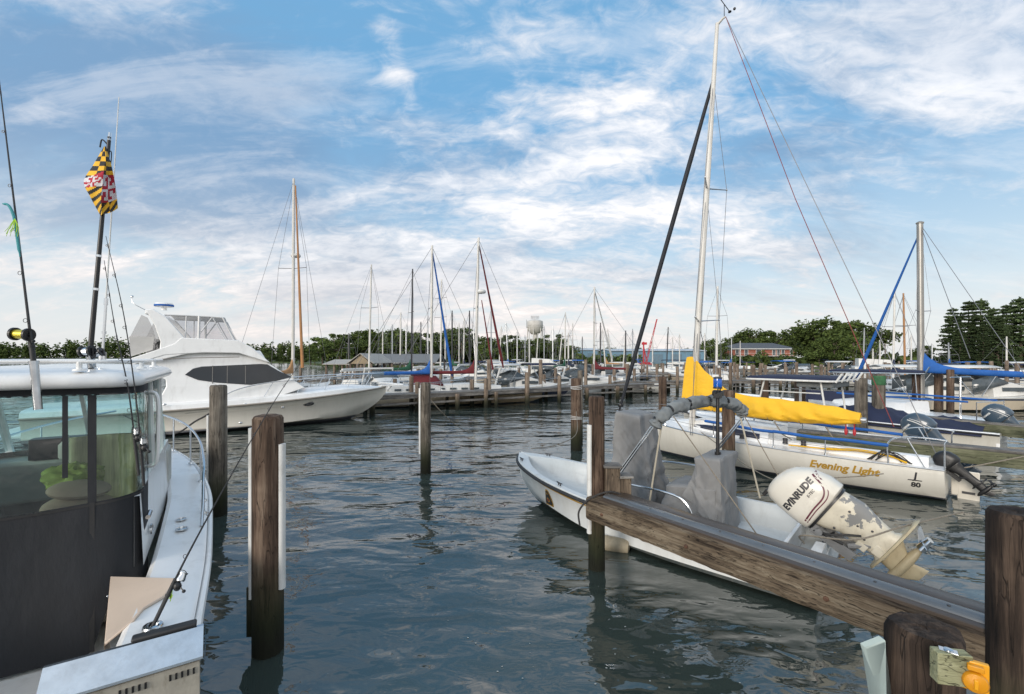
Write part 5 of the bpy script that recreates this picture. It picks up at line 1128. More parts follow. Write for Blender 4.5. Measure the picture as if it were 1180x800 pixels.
# stanchions, blue wrapped lifelines, stern and bow pulpits
def jg(x, s, dy=-.05, dz=.02): r = jst[np.argmin(abs(jst[:, 0]-x))]; return Vector((r[0], s*max(r[1]+dy, 0), r[2]+dz))
b = MB(); xs_ = (1.9, 3.1, 4.6, 6.1)
for s in (-1, 1):
    for x in xs_: g = jg(x, s); b.tube([g, g+Vector((0, 0, .40))], .012, 6); b.lathe([(.03, 0), (.02, .05)], 8, g)
b.build('stanchion', M['steel'], jb)
for s, x0, x1, m in ((1, .95, 4.9, 'canvas_blue'), (-1, .9, 4.6, 'canvas_blue')):
    b = MB()
    pts = [jg(x, s)+Vector((0, 0, .395+.01*math.sin(x*5))) for x in np.linspace(x0, x1, 19)]; b.tube(pts, .038, 8)
    b.build('lifeline_cover', M[m], jb)
b = MB()
for s in (-1, 1): b.tube([jg(x, s)+Vector((0, 0, .40)) for x in (.6, 1.9, 3.1, 4.6, 6.1, 7.5)], .006, 5); b.tube([jg(x, s)+Vector((0, 0, .20)) for x in (.6, 1.9, 3.1, 4.6, 6.1, 7.5)], .005, 5)
b.build('lifeline', M['wire'], jb)
for s in (-1, 1):
    b = MB(); b.tube(smooth_path([jg(.95, s), jg(.80, s)+Vector((0, 0, .45)), jg(.55, s)+Vector((0, 0, .60)), jg(.12, s)+Vector((0, 0, .60)), jg(.03, s)+Vector((0, 0, .50)), jg(.05, s)], 5), .015, 8)
    b.tube([jg(.4, s), jg(.55, s)+Vector((0, 0, .6))], .013, 8)
    b.build('pulpit', M['steel'], jb)
# yellow strap bag along the side deck, winches, fenders, rudder, small outboard
b = MB(); b.tube(smooth_path([jg(2.75, 1, -.30, .10), jg(1.9, 1, -.26, .14), jg(1.3, 1, -.22, .20), jg(.9, 1, -.20, .16), jg(.45, 1, -.16, .06)], 6), [.03]*6+[.055]*12+[.045]*7, 10, flat=.55); b.build('sail_tube', M['canvas_yellow'], jb)
for x, y in ((3.9, .9), (2.5, .80), (2.9, .80), (2.5, -.80)):
    b = MB(); b.lathe([(.065, 0), (.05, .05), (.06, .11), (.055, .13), (.02, .14)], 16, (x, y, .84)); b.build('winch', M['char'], jb)
b = MB(); b.box((-.10, -.05, .36), (.12, .06, .6)); b.box((-.30, -.05, .28), (.34, .05, .62)); b.build('rudder', M['gel_warm'], jb, .015)
b = MB(); b.box((-.305, .0-.018, .14), (.20, .01, .05)); b.build('rudder_badge', M['char'], jb)
outboard(jb, (-.10, .42, .62), 50, .62, 'black')
b = MB()
for k in range(7): q = random.Random(k); b.tube(smooth_path([jg(1.05, 1)+Vector((q.uniform(-.1, .1), -.1, .02)), jg(.9, 1)+Vector((q.uniform(-.1, .1), -.05, .2+q.uniform(0, .1))), jg(.7, 1)+Vector((q.uniform(-.1, .1), -.12, .03))], 5), .012, 5)
b.build('coiled_line', M['rope_dark'], jb)
rope('mooring_line', 'grey rope drooping along the side of the yellow covered sloop', [jo+JD*4.9+Vector((-.9, -.95, .95))*.98, A(880, 548, 9.2), A(925, 552, 9.0), A(990, 549, 9.05), A(1018, 546, 9.15)], .011, M['rope'])
rope('mooring_line', 'pale rope from the stern of the yellow covered sloop to the right', [A(1106, 540, 9.3), A(1135, 535, 9.2), A(1190, 524, 9.0)], .013, M['rope'])
# ================================================================ second and third finger piers
def finger(name_label, a, b_, posts, seed, under=.30):
    a = Vector(a); b_ = Vector(b_); d = (b_-a).normalized(); L = (b_-a).length
    t = thing('finger_pier', name_label, 'pier beam', (a.x, a.y, 0), math.atan2(d.y, d.x))
    m = MB(); m.box((L/2, .18, 1.04), (L, .40, .055)); m.build('plank', M['deckw'], t, .008)
    m = MB(); m.box((L/2, 0.0, .86), (L, .07, .30)); m.box((L/2, .36, .86), (L, .07, .30)); m.build('stringer', M['dockside'], t, .006)
    for i, (x, y, r, zt) in enumerate(posts):
        p = piling_mb(r, -1.5, zt, seed+i); p.v = [(v[0]+x, v[1]+y, v[2]) for v in p.v]; p.build('piling', M['pil2'], t)
    return t
f1a = P(918, 496, 1.06); f1b = P(1215, 525, 1.06)
finger('grey topped finger beam behind the yellow covered sloop', f1a, f1b, ((.15, .18, .12, .85),), 40)
f2a = P(1012, 475, 1.06); f2b = P(1210, 494, 1.06)
finger('green sided finger beam between the two boats with blue grey outboards', f2a, f2b, ((.75, -.16, .12, .85), (5.2, .18, .12, .85)), 44)
piling('green topped piling at the head of the green sided finger beam', 1012.5, 15.6, .19, 431, 'pil2', 50)
b = MB(); b.lathe([(.19, 0), (.20, .02), (.20, .30), (.19, .32)], 18, G(1012.5, 15.6, 2.05), cap=False); tag(b.build('piling_wrap', paint('green_netting', (.035, .12, .05), .8, var=.3, scale=12, bump=.4)), 'green plastic wrap round the top of the green topped piling', 'wrap')
piling('grey piling at the end of the yellow boom cover', 992, 14.4, .17, 436, 'pil2', 51)
piling('grey piling with a white strip under the navy hardtop, above the yellow boom cover', 922, 15.5, .17, 436, 'pil', 52, (0, 0), ((-120, .5, 2.0, 0),))
piling('stout brown piling left of the navy hardtop', 881.5, 21.0, .17, 432, 'pil', 53)
for lab, px, Y, r, top in (('brown piling rising in front of the blue boom cover close to the mast foot', 1056, 18.6, .135, 430), ('grey piling rising in front of the blue boom cover, left one of a pair', 1081.5, 19.2, .15, 428), ('grey piling rising in front of the blue boom cover, right one of a pair', 1095, 18.2, .12, 426)):
    piling(lab, px, Y, r, top, 'pil', int(px))
# ---------------- power boats on the right
def power_hull(t, L, bm, fb0, fb1, m, seed=0, deckm='gel'):
    st = stations([(0, bm*.46, fb0, bm*.42, .08, -.3), (L*.45, bm*.5, fb0*1.05, bm*.43, .1, -.35), (L*.7, bm*.43, fb0*.6+fb1*.4, bm*.32, .2, -.3), (L*.88, bm*.25, fb0*.2+fb1*.8, bm*.13, .36, -.05), (L, .03, fb1, .01, fb1*.62, fb1*.4)], 26)
    hull_mb(st, flare=.04).build('hull', m, t)
    b = MB(); secs = []
    for r in st:
        w = .18+.25*max(0, (r[0]-L*.62)/(L*.38)); inn = max(r[1]-w, .01); fz = .32 if r[0] < L*.55 else min(r[2], .32+(r[2]-.32)*min(1, (r[0]-L*.55)/(L*.2)))
        h = [(r[0], r[1], r[2]), (r[0], max(r[1]-.03, .01), r[2]+.03), (r[0], inn, r[2]+.03), (r[0], max(inn-.03, .005), fz)]
        secs.append([(x, -y, z) for x, y, z in h]+[(x, y, z) for x, y, z in reversed(h)])
    b.loft(secs); b.build('deck', M[deckm], t)
    b = MB()
    for s in (-1, 1): b.tube(sheer_line(st, s, .01, -.02), .03, 6)
    b.build('rub_rail', M['rubber'], t)
    b = MB(); b.box((.04, 0, fb0*.45), (.08, bm*.86, fb0*.9)); b.build('transom', M['gel'], t, .01)
    return st
hm1 = banded('powerboat_hull', [(.06, (.03, .03, .03)), (9, (.60, .58, .52))], dirt=.3)
# boat with the navy hardtop and rod holders
d1 = Vector((-.62, .785, 0)).normalized(); o1 = G(1050, 11.6) - d1*.25
k1 = thing('center_console_boat', 'white boat with navy hardtop, rod holders and blue grey outboard, behind the yellow covered sloop', 'power boat', o1, math.atan2(d1.y, d1.x))
st1 = power_hull(k1, 6.6, 2.3, .74, 1.05, hm1)
mid, cw, decal, band, T = outboard(k1, (-.05, .0, .88), 48, 1.02, 'blue')
decal(*letters('YAMAHA', .064, .1, .003), 'lettering', M['pvc'], .015, .49); band([(-.16, .60), (-.24, .42), (-.30, .17)], .018, 'stripe', M['pvc']); band([(-.21, .59), (-.29, .42), (-.35, .17)], .010, 'stripe', M['pvc'])
b = MB(); b.box((2.6, 0, .85), (.8, .8, 1.0)); b.box((2.45, 0, 1.45), (.1, .7, .3)); b.build('console', M['gel'], k1, .04)
ht = []
tt = local(k1, A(885, 436, 14.9)); t2 = local(k1, A(985, 437, 13.2)); xa, xb = min(tt.x, t2.x), max(tt.x, t2.x); zt = 2.30
b = MB(); lid(b, xa, xb, 1.05, .2, [(.05, zt+.055), (0, zt+.075), (.0, zt+.11), (.06, zt+.14), (.4, zt+.16)]); b.build('hardtop', M['canvas_navy'], k1)
b = MB(); q = [(x, y, zt+.05) for x, y in rounded(xa, xb, 1.06, .2)]; b.tube(q+[q[0]], .028, 8)
for s in (-1, 1): b.tube([(xa+.35, s*.85, zt+.04), (xa+.15, s*.78, .75)], .026, 8); b.tube([(xb-.5, s*.85, zt+.04), (xb-.1, s*.78, .8)], .026, 8); b.tube([(xa+.35, s*.85, zt-.3), (xb-.45, s*.85, zt-.3)], .018, 6)
for k in range(5): y = -.9+.45*k; b.tube([(xa-.02, y, zt+.02), (xa-.16, y, zt+.26)], .028, 8)
b.build('top_frame', M['pvc'], k1)
b = MB(); b.box((xa+.55, 0, zt-.06), (.9, 1.5, .18)); b.build('storage_bag', M['canvas_grey2'], k1, .05)
# boat with the navy mooring cover
o2 = G(1140, 13.7) - d1*.3
k2 = thing('covered_boat', 'white boat under a sagging navy mooring cover behind the green sided beam', 'power boat', o2, math.atan2(d1.y, d1.x))
st2 = power_hull(k2, 6.4, 2.35, .80, 1.1, hm1)
b = MB(); secs = []
for i in range(36):
    x = .35+5.9*i/35; hw = side_at(st2, x, 1.6)+.05; zs = float(np.interp(x, st2[:, 0], st2[:, 2])); ph = .10+.42*math.exp(-((x-3.2)/.9)**2)+.15*math.exp(-((x-1.2)/.6)**2); row = []
    for j in range(17):
        u = 2*j/16-1; row.append((x, hw*u, zs-.10*(abs(u) > .97) + ph*(1-abs(u)**1.8)+.05*math.sin(x*6+j)*(1-u*u)+.03*math.sin(x*13-j*.7)*(1-u*u)))
    secs.append(row)
b.loft(secs); b.build('mooring_cover', M['canvas_navy'], k2, solid=.02)
mid, cw, decal, band, T = outboard(k2, (-.02, .0, .92), 48, 1.0, 'blue')
decal(*letters('YAMAHA', .064, .1, .003), 'lettering', M['pvc'], .015, .49); band([(-.16, .60), (-.24, .42), (-.30, .17)], .018, 'stripe', M['pvc']); band([(-.21, .59), (-.29, .42), (-.35, .17)], .010, 'stripe', M['pvc'])
# navy canvas panel boat beyond, with its own long navy top
o3 = G(1032, 19.4); k3 = thing('center_console_boat', 'white boat under a long navy bimini with chrome rod holders, beyond the green topped piling', 'power boat', o3, math.atan2(d1.y, d1.x)+R(8))
st3 = power_hull(k3, 6.8, 2.4, .8, 1.1, hm1)
a3, b3 = local(k3, A(963, 428, 21.8)), local(k3, A(1068, 426, 20.0)); x3, x4 = min(a3.x, b3.x), max(a3.x, b3.x); x4 = x3+3.2; z3 = 2.36
b = MB(); lid(b, x3, x4, 1.05, .2, [(.05, z3), (0, z3+.03), (0, z3+.07), (.1, z3+.10)]); b.build('bimini_top', M['canvas_navy'], k3)
b = MB(); q = [(x, y, z3-.01) for x, y in rounded(x3, x4, 1.06, .2)]; b.tube(q+[q[0]], .022, 6)
for s in (-1, 1): b.tube([(x3+.3, s*.9, z3), (x3+.2, s*.85, .8)], .022, 6); b.tube([(x4-.3, s*.9, z3), (x4-.2, s*.85, .9)], .022, 6)
for k in range(5): y = -.9+.45*k; b.tube([(x3, y, z3), (x3-.12, y, z3+.25)], .026, 6)
b.build('top_frame', M['steel'], k3)
b = MB(); b.box((1.3, 0, 1.15), (.05, 1.9, .9), Matrix.Rotation(R(-12), 3, 'Y')); b.box((2.2, .98, 1.15), (1.8, .04, .8)); b.build('side_curtain', M['canvas_navy'], k3)
b = MB(); b.box((2.6, 0, .9), (.8, .9, 1.1)); b.build('console', M['gel'], k3, .05)
# mint hulled sloop with the blue boom cover
md = Vector((-.34, .94, 0)).normalized(); mo = G(1146, 15.2)
ms = thing('sloop', 'mint hulled sloop with bright blue boom cover and blue furled jib on the right', 'sailboat', mo, math.atan2(md.y, md.x))
mst = stations([(0, .85, .85, .6, .06, 0), (2.5, 1.2, .86, .9, .04, -.3), (4.5, 1.1, .95, .75, .04, -.3), (6.2, .55, 1.08, .3, .06, -.2), (7.2, .03, 1.18, .01, .4, .2)], 24)
hull_mb(mst, True).build('hull', banded('mint_hull', [(.08, (.03, .05, .05)), (.62, (.34, .46, .42)), (.68, (.60, .62, .6)), (9, (.62, .62, .58))], dirt=.15), ms)
deck_mb(mst).build('deck', M['gel'], ms)
b = MB(); trunk(b, [(2.2, .8, .7, .85, 1.3), (4, .7, .6, .92, 1.32), (5.2, .35, .25, 1.0, 1.15)]); b.build('cabin', M['gel'], ms)
m0 = local(ms, G(1061.5, 19.0, .95)); m1 = local(ms, A(1060, 258, 19.0))
b = MB(); b.tube([m0, m1], [.125, .11], 12); b.lathe([(.13, 0), (.14, .05), (.06, .1)], 12, m1); b.build('mast', paint('grey_mast', (.30, .29, .27), .4, .5, var=.1), ms)
b = MB(); c = m0.lerp(m1, .52)
for s in (-1, 1): b.tube([c, c+Vector((-.1, s*.5, .03))], .02, 6)
b.build('spreader', M['alu'], ms)
bw = local(ms, A(985, 440, 21.8)); b = MB(); tj = m0.lerp(m1, .955); b.tube([bw.lerp(tj, k/20) for k in range(21)], [.085-.055*(k/20) for k in range(21)], 8); b.build('furled_jib', M['canvas_blue'], ms)
gA, gB = m0.lerp(m1, .20), local(ms, A(1215, 433, 16.2))
b = MB(); secs = []
for i in range(40):
    t = i/39; c = gA.lerp(gB, t); zt_u = .10+.85*math.exp(-t/.10); w = .09; secs.append([c+Vector((0, w*math.cos(a)*(1+.1*math.sin(t*30)), (zt_u if math.sin(a) > 0 else .13)*math.sin(a))) for a in [2*math.pi*j/14 for j in range(14)]])
b.loft(secs, True, True); b.build('boom_cover', M['canvas_blue'], ms, ang=75)
b = MB(); b.tube([m1, local(ms, A(1190, 445, 15.0))], .010, 5); b.tube([m1, local(ms, A(1118, 413, 17.0))], .012, 5)
for s in (-1, 1): b.tube([c+Vector((-.1, s*.5, .03)) if False else m0.lerp(m1, .52)+Vector((-.1, s*.5, .03)), m1], .006, 5); b.tube([m0.lerp(m1, .52)+Vector((-.1, s*.5, .03)), Vector((m0.x-.2, s*1.0, 1.0))], .006, 5)
b.build('rigging', M['wire'], ms)
b = MB()
for s in (-1, 1): b.tube([(x, s*y, 1.5) for x, y in ((.3, .85), (2.5, 1.15), (4.5, 1.05))], .035, 6)
b.build('lifeline_cover', M['canvas_blue'], ms)
b = MB(); b.tube([(.1, -.8, .9), (.1, -.8, 1.5), (.1, .8, 1.5), (.1, .8, .9)], .016, 6); b.tube([(.9, 0, .9), (.9, 0, 2.3)], .03, 6); b.tube([(.9, -.6, 2.3), (.9, .6, 2.3)], .02, 6); b.build('stern_rail', M['steel'], ms)
# ================================================================ far shore: ground, woods, buildings
def ground(name, pts, m): 
    b = MB(); n = len(pts); b.add(pts+[(x, y, -1) for x, y, _ in pts], [tuple(range(n))]+[(i, (i+1) % n, (i+1) % n+n, i+n) for i in range(n)]); return kind(b.build(name, m), 'structure')
ground('shore', [(-62, 152, .7), (-30, 138, .75), (10, 128, .8), (40, 104, .85), (62, 92, .9), (95, 74, .95), (140, 60, 1.0), (900, 60, 1.2), (2600, 2600, 1.5), (-300, 2600, 1.5), (-110, 230, .8)], GRASS)
ground('far_shore', [(-900, 300, .6), (-400, 262, .6), (-190, 258, .6), (-110, 262, .6), (-105, 420, 1), (-1500, 1800, 1), (-3000, 900, 1)], GRASS)
b = MB(); b.add([(20, 124, .9), (60, 96, .95), (95, 78, 1.0), (110, 84, 1.02), (66, 112, .98), (24, 140, .92)], [(0, 1, 2, 3, 4, 5)]); kind(b.build('gravel_yard', GRAVEL), 'structure')
def leaf_mat(name, c0, c1):
    m, nt, b = nodes(name); L = nt.links
    ge = nt.nodes.new('ShaderNodeNewGeometry'); oi = nt.nodes.new('ShaderNodeObjectInfo'); tc = nt.nodes.new('ShaderNodeTexCoord')
    nz = nt.nodes.new('ShaderNodeTexNoise'); nz.inputs['Scale'].default_value = .55; nz.inputs['Detail'].default_value = 3; L.new(tc.outputs['Object'], nz.inputs[0])
    ad = nt.nodes.new('ShaderNodeMath'); ad.operation = 'MULTIPLY_ADD'; L.new(ge.outputs['Random Per Island'], ad.inputs[0]); ad.inputs[1].default_value = .55; L.new(nz.outputs[0], ad.inputs[2])
    rp = nt.nodes.new('ShaderNodeMapRange'); rp.inputs[1].default_value = .35; rp.inputs[2].default_value = 1.05; L.new(ad.outputs[0], rp.inputs[0])
    mx = nt.nodes.new('ShaderNodeMix'); mx.data_type = 'RGBA'; L.new(rp.outputs[0], mx.inputs[0]); mx.inputs[6].default_value = (*c0, 1); mx.inputs[7].default_value = (*c1, 1)
    hs = nt.nodes.new('ShaderNodeHueSaturation'); L.new(mx.outputs[2], hs.inputs['Color'])
    mr = nt.nodes.new('ShaderNodeMapRange'); L.new(oi.outputs['Random'], mr.inputs[0]); mr.inputs[3].default_value = .65; mr.inputs[4].default_value = 1.3; L.new(mr.outputs[0], hs.inputs['Value'])
    L.new(hs.outputs[0], b.inputs['Base Color']); b.inputs['Roughness'].default_value = .8; b.inputs['Specular IOR Level'].default_value = .15
    return m
LEAF = leaf_mat('broadleaf_foliage', (.022, .040, .012), (.11, .15, .04)); NEEDLE = leaf_mat('conifer_foliage', (.024, .042, .019), (.075, .105, .043)); BARK = paint('bark', (.11, .085, .065), .9, var=.3, scale=2)
def leaves(b, c, r, n, size, q):
    for _ in range(n):
        while True:
            d = Vector((q.uniform(-1, 1), q.uniform(-1, 1), q.uniform(-1, 1)))
            if d.length <= 1: break
        d = d * (.55+.45*d.length)
        p = Vector((c[0]+d.x*r[0], c[1]+d.y*r[1], c[2]+d.z*r[2])); s = size*q.uniform(.6, 1.3)
        u = Vector((q.gauss(0, 1), q.gauss(0, 1), q.gauss(0, .6))).normalized(); w = u.cross(Vector((q.gauss(0, 1), q.gauss(0, 1), q.gauss(0, 1)))).normalized()
        b.add([p-u*s, p+w*s*.55, p+u*s*1.05, p-w*s*.6], [(0, 1, 2, 3)])
def broad_tree(seed, h, w):
    q = random.Random(seed); t = thing('tree', 'x', 'tree'); tr = MB(); cr_ = MB(); th = h*.34
    tr.tube([(0, 0, -.5), (.1, 0, th*.5), (q.uniform(-.3, .3), q.uniform(-.3, .3), h*.75)], [.34, .28, .1], 8)
    k = q.randint(16, 22)
    for i in range(k):
        a = q.uniform(0, 6.28); rr = w*.5*math.sqrt(q.uniform(.02, 1)); z = h*q.uniform(.30, .95); lim = math.sqrt(max(.03, 1-((z/h-.58)/.44)**2)); rr *= lim
        c = (rr*math.cos(a), rr*math.sin(a), z); s = w*q.uniform(.10, .19)
        tr.tube([(0, 0, min(z*.75, h*.6)), (c[0]*.6, c[1]*.6, z*.9), c], [.12, .07, .03], 5)
        leaves(cr_, c, (s*1.15, s*1.15, s*.8), q.randint(130, 190), .33, q)
    tr.build('trunk', BARK, t); o = cr_.build('crown', LEAF, t); return t
def pine_tree(seed, h, w):
    q = random.Random(seed); t = thing('tree', 'x', 'tree'); tr = MB(); cr_ = MB()
    tr.tube([(0, 0, -.5), (.1, .05, h*.5), (0, 0, h*.97)], [.35, .2, .04], 8)
    z = h*.10
    while z < h*.98:
        f = 1-z/h; L_ = w*.5*(f**.75)*q.uniform(.75, 1.15)+.3; n = q.randint(5, 7); a0 = q.uniform(0, 6.28)
        for i in range(n):
            a = a0+6.28*i/n+q.uniform(-.3, .3); l = L_*q.uniform(.65, 1.1); tip_ = (l*math.cos(a), l*math.sin(a), z+l*q.uniform(-.12, .18)); tr.tube([(0, 0, z), tip_], [.06, .015], 4)
            for s in (.35, .6, .82, 1.0): leaves(cr_, (tip_[0]*s, tip_[1]*s, z+(tip_[2]-z)*s), (.64, .64, .26), int(17+9*(1-f)), .25, q)
        z += h*.048*q.uniform(.8, 1.2)
    leaves(cr_, (0, 0, h*.97), (.3, .3, .6), 30, .22, q)
    tr.build('trunk', BARK, t); cr_.build('crown', NEEDLE, t); return t
BT = [broad_tree(s, h, w) for s, h, w in ((1, 11, 9.5), (2, 12, 8), (3, 10, 11), (4, 13, 10))]; PT = [pine_tree(s, h, w) for s, h, w in ((11, 16, 8), (12, 17, 7), (13, 15, 9))]
used = set()
def plant(proto, px, Y, pytop, label, group, wide=1.0, rz=None):
    p = G(px, Y, .7); zt = A(px, pytop, Y).z
    bh = max(v.co.z for v in proto.children[1].data.vertices); s = (zt-.7)/bh; rz = rz if rz is not None else rnd.uniform(0, 6.28)
    if proto.name not in used: used.add(proto.name); o = proto; o.location = p; o.rotation_euler = (0, 0, rz)
    else: o = dup(proto, p, rz)
    o.scale = (s*wide, s*wide, s); o['label'] = label; o['group'] = group; return o
L1 = 'dark broadleaf tree in the shore woods behind the crowded masts'
for i, (px, top) in enumerate(((292, 409), (308, 402), (322, 405), (345, 404), (358, 404), (372, 392), (386, 388), (398, 392), (412, 386), (424, 384), (436, 388), (450, 385), (462, 384), (475, 387), (489, 388), (503, 388), (516, 384), (528, 382), (540, 387), (553, 392), (566, 397), (578, 391), (588, 388), (600, 396), (612, 394), (625, 391), (637, 388), (648, 394))):
    Y = 150+rnd.uniform(-8, 22); plant(BT[(i*3+1) % 4], px, Y, top+rnd.uniform(-1.5, 1), L1, 'shore woods behind the masts', rnd.uniform(1.05, 1.4)); plant(BT[(i*5+2) % 4], px+5, Y-9, top+6+rnd.uniform(-1, 3), L1, 'shore woods behind the masts', rnd.uniform(1.1, 1.5))
for px, top, Y in ((690, 404, 210), (702, 402, 215), (722, 405, 220), (735, 402, 205), (745, 403, 210), (790, 403, 200), (803, 400, 190), (812, 398, 170), (822, 394, 160), (832, 397, 150)):
    plant(BT[int(px) % 4], px, Y, top, 'small dark tree showing behind the blue boatyard sheds', 'trees around the boatyard sheds')
for px, top, Y in ((838, 393, 190), (852, 386, 188), (866, 383, 186), (880, 384, 188), (894, 386, 188), (906, 389, 186)):
    plant(BT[int(px) % 4], px, Y, top, 'tree rising above the grey roof of the brick building', 'trees behind the brick building')
for i, (px, top, Y) in enumerate(((930, 390, 112), (936, 380, 110), (946, 372.5, 108), (955, 374, 110), (968, 376, 106), (982, 374, 110), (992, 378, 108), (1000, 386, 110), (944, 392, 98), (962, 390, 97), (984, 391, 98))):
    plant(BT[i % 4], px, Y, top, 'big leafy tree in the rounded clump right of the brick building', 'clump of trees right of the brick building', .95)
for px, top, Y in ((1058, 402, 130), (1068, 400, 132)): plant(BT[1], px, Y, top, 'small tree seen between the grey mast and the conifers', 'small trees left of the conifers')
for i, (px, top, Y, wd) in enumerate(((1098, 357, 92, 1.0), (1116, 349, 88, 1.1), (1130, 347, 92, .9), (1145, 357, 86, 1.0), (1160, 353, 90, 1.1), (1176, 345, 86, 1.1), (1192, 350, 88, 1.0), (1106, 372, 84, 1.0), (1150, 366, 82, 1.0), (1210, 352, 86, 1.1), (1133, 375, 80, 1.0))):
    plant(PT[i % 3], px, Y, top, 'dark conifer in the group at the right edge of the picture', 'conifers on the right', wd)
def woods(name, x0, x1, Y, hmin, hmax, seed, step=3.0, z0=.6, dY=14):
    q = random.Random(seed); b = MB(); x = x0
    while x < x1:
        for r_ in range(2):
            h = q.uniform(hmin, hmax)*(1+.28*math.sin(x*.045+seed)*math.sin(x*.017+2));  leaves(b, (x+q.uniform(-1, 1), Y+q.uniform(0, dY), z0+h*.5), (step*.9, 2.5, h*.52), 70, .75, q)
        x += step
    return kind(b.build(name, LEAF), 'stuff')
woods('far_woods', -330, -112, 262, 9.0, 12.5, 3, 1.5)
woods('far_woods', -125, 200, 330, 5.5, 8.5, 4, 2.4)
woods('shore_bushes', -60, 45, 142, 2.0, 4.5, 5, 2.0, .6, 20)
woods('shore_bushes', 48, 150, 98, 1.2, 3.0, 6, 1.6, .9, 12)
b = MB(); q = random.Random(41)
for i in range(44):
    px, py = (q.uniform(560, 900), q.uniform(640, 795)) if i < 30 else (q.uniform(330, 600), q.uniform(600, 780)); p = P(px, py, .004); r_ = q.uniform(.003, .010)
    b.add([p+Vector((r_*math.cos(R(60*k))*q.uniform(.7, 1.4), r_*math.sin(R(60*k))*q.uniform(.7, 1.3), 0)) for k in range(6)], [(0, 1, 2, 3, 4, 5)])
kind(b.build('foam_flecks', paint('grey_foam', (.34, .35, .33), .8)), 'stuff')
# ---- water tower
wt = thing('water_tower', 'white water tower with a round tank on legs beyond the masts', 'water tower', G(616.5, 290, .8))
WT = paint('tower_white', (.50, .48, .45), .6, var=.1, scale=.2, dirt=.3)
b = MB(); b.lathe([(.5, 16.6), (2.4, 17.2), (4.2, 18.8), (5.0, 20.8), (5.1, 21.2), (5.1, 25.2), (4.9, 25.5), (3.0, 26.3), (.3, 26.8)], 28); b.build('tank', WT, wt)
b = MB(); b.lathe([(1.5, 0), (1.5, 17.6)], 16, (.6, 0, 0)); b.build('riser', WT, wt)
for k in range(6):
    a = R(60*k+15); b = MB(); b.tube([(6.0*math.cos(a), 6.0*math.sin(a), 0), (4.75*math.cos(a), 4.75*math.sin(a), 22)], .32, 8); b.build('leg', WT, wt)
b = MB()
for z in (7, 14): rr = 6-1.25*z/22; b.tube([(rr*math.cos(R(60*k+15)), rr*math.sin(R(60*k+15)), z) for k in range(7)], .14, 6)
b.tube([(5.5*math.cos(R(20*k)), 5.5*math.sin(R(20*k)), 21.6) for k in range(19)], .09, 5); b.tube([(5.5*math.cos(R(20*k)), 5.5*math.sin(R(20*k)), 22.7) for k in range(19)], .07, 5)
b.build('walkway', WT, wt)
b = MB()
for k in range(7): b.box((-2.4+.8*k, .5*(k % 2), 28.0), (.35, .3, 1.9)); 
b.tube([(-5.4, 0, 21), (-5.4, 0, 26.5)], .16, 6); b.build('antenna', paint('grey_antenna', (.25, .25, .26), .6), wt)
# ---- sheds, brick building, boathouses
def shed(name, label, px0, px1, Y, zr, ze, depth, wall, roof, doors=0, win=0):
    x0, x1 = (px0-CX)*Y/F, (px1-CX)*Y/F; t = thing(name, label, 'shed', ((x0+x1)/2, Y, .85)); w = x1-x0; ze -= .85; zr -= .85
    b = MB(); b.box((0, depth/2, ze/2), (w, depth, ze)); b.add([(-w/2, 0, ze), (-w/2, depth, ze), (-w/2, depth/2, zr-.1)], [(0, 1, 2)]); b.add([(w/2, 0, ze), (w/2, depth, ze), (w/2, depth/2, zr-.1)], [(0, 1, 2)]); b.build('wall', wall, t)
    b = MB(); b.plate([(-w/2-.5, -.6, ze+.02), (w/2+.5, -.6, ze+.02), (w/2+.5, depth/2, zr), (-w/2-.5, depth/2, zr)], (0, 0, .15)); b.plate([(-w/2-.5, depth+.6, ze+.02), (w/2+.5, depth+.6, ze+.02), (w/2+.5, depth/2, zr), (-w/2-.5, depth/2, zr)], (0, 0, .15)); b.build('roof', roof, t)
    for k in range(doors): x = -w/2+w*(k+.5)/doors; b = MB(); b.box((x, -.04, ze*.38), (w/doors*.55, .1, ze*.76)); b.build('door', paint('shed_door', (.13, .20, .26), .6, var=.15), t)
    return t
ROOFW = paint('pale_metal_roof', (.42, .47, .52), .5, var=.08, scale=.3); BLUEW = paint('pale_blue_siding', (.15, .27, .37), .6, var=.12, scale=.6, stretch=(4, 1, .2))
shed('boatyard_shed', 'long pale blue boatyard shed right of the water tower', 624, 690, 190, 7.0, 6.0, 26, BLUEW, ROOFW, 4)
shed('boatyard_shed', 'pale blue boatyard shed behind the red crane', 704, 812, 150, 5.9, 5.1, 22, BLUEW, ROOFW, 5)
bb = thing('brick_building', 'two storey red brick building with a hipped grey roof and white balconies', 'building', G(880, 160, .9))
BRICK = paint('red_brick', (.30, .105, .07), .85, var=.22, scale=1.6, bump=.2)
b = MB(); w, d, hz = 22.4, 12, 5.2; b.box((0, d/2, hz/2), (w, d, hz)); b.build('wall', BRICK, bb)
b = MB(); e = .7; b.add([(-w/2-e, -e, hz+.01), (w/2+e, -e, hz+.01), (w/2+e, d+e, hz+.01), (-w/2-e, d+e, hz+.01), (-w/2+5.2, d/2, hz+2.2), (w/2-4.6, d/2, hz+2.2)], [(0, 1, 5, 4), (1, 2, 5), (2, 3, 4, 5), (3, 0, 4), (0, 3, 2, 1)]); b.build('roof', paint('slate_roof', (.085, .09, .10), .8, var=.12, scale=2), bb)
b = MB(); b.box((0, -e-.08, hz-.08), (w+1.4, .12, .25)); b.build('fascia', M['pvc'], bb)
b = MB(); b.box((0, -.9, 2.62), (w-.6, 1.8, .16)); b.build('balcony', M['pvc'], bb)
for k in range(9): x = -w/2+.5+(w-1)*k/8; b = MB(); b.box((x, -1.7, 1.3), (.18, .18, 2.5)); b.build('post', M['pvc'], bb)
b = MB(); b.box((0, -1.75, 3.55), (w-.6, .05, .06)); b.build('balcony_rail', M['pvc'], bb)
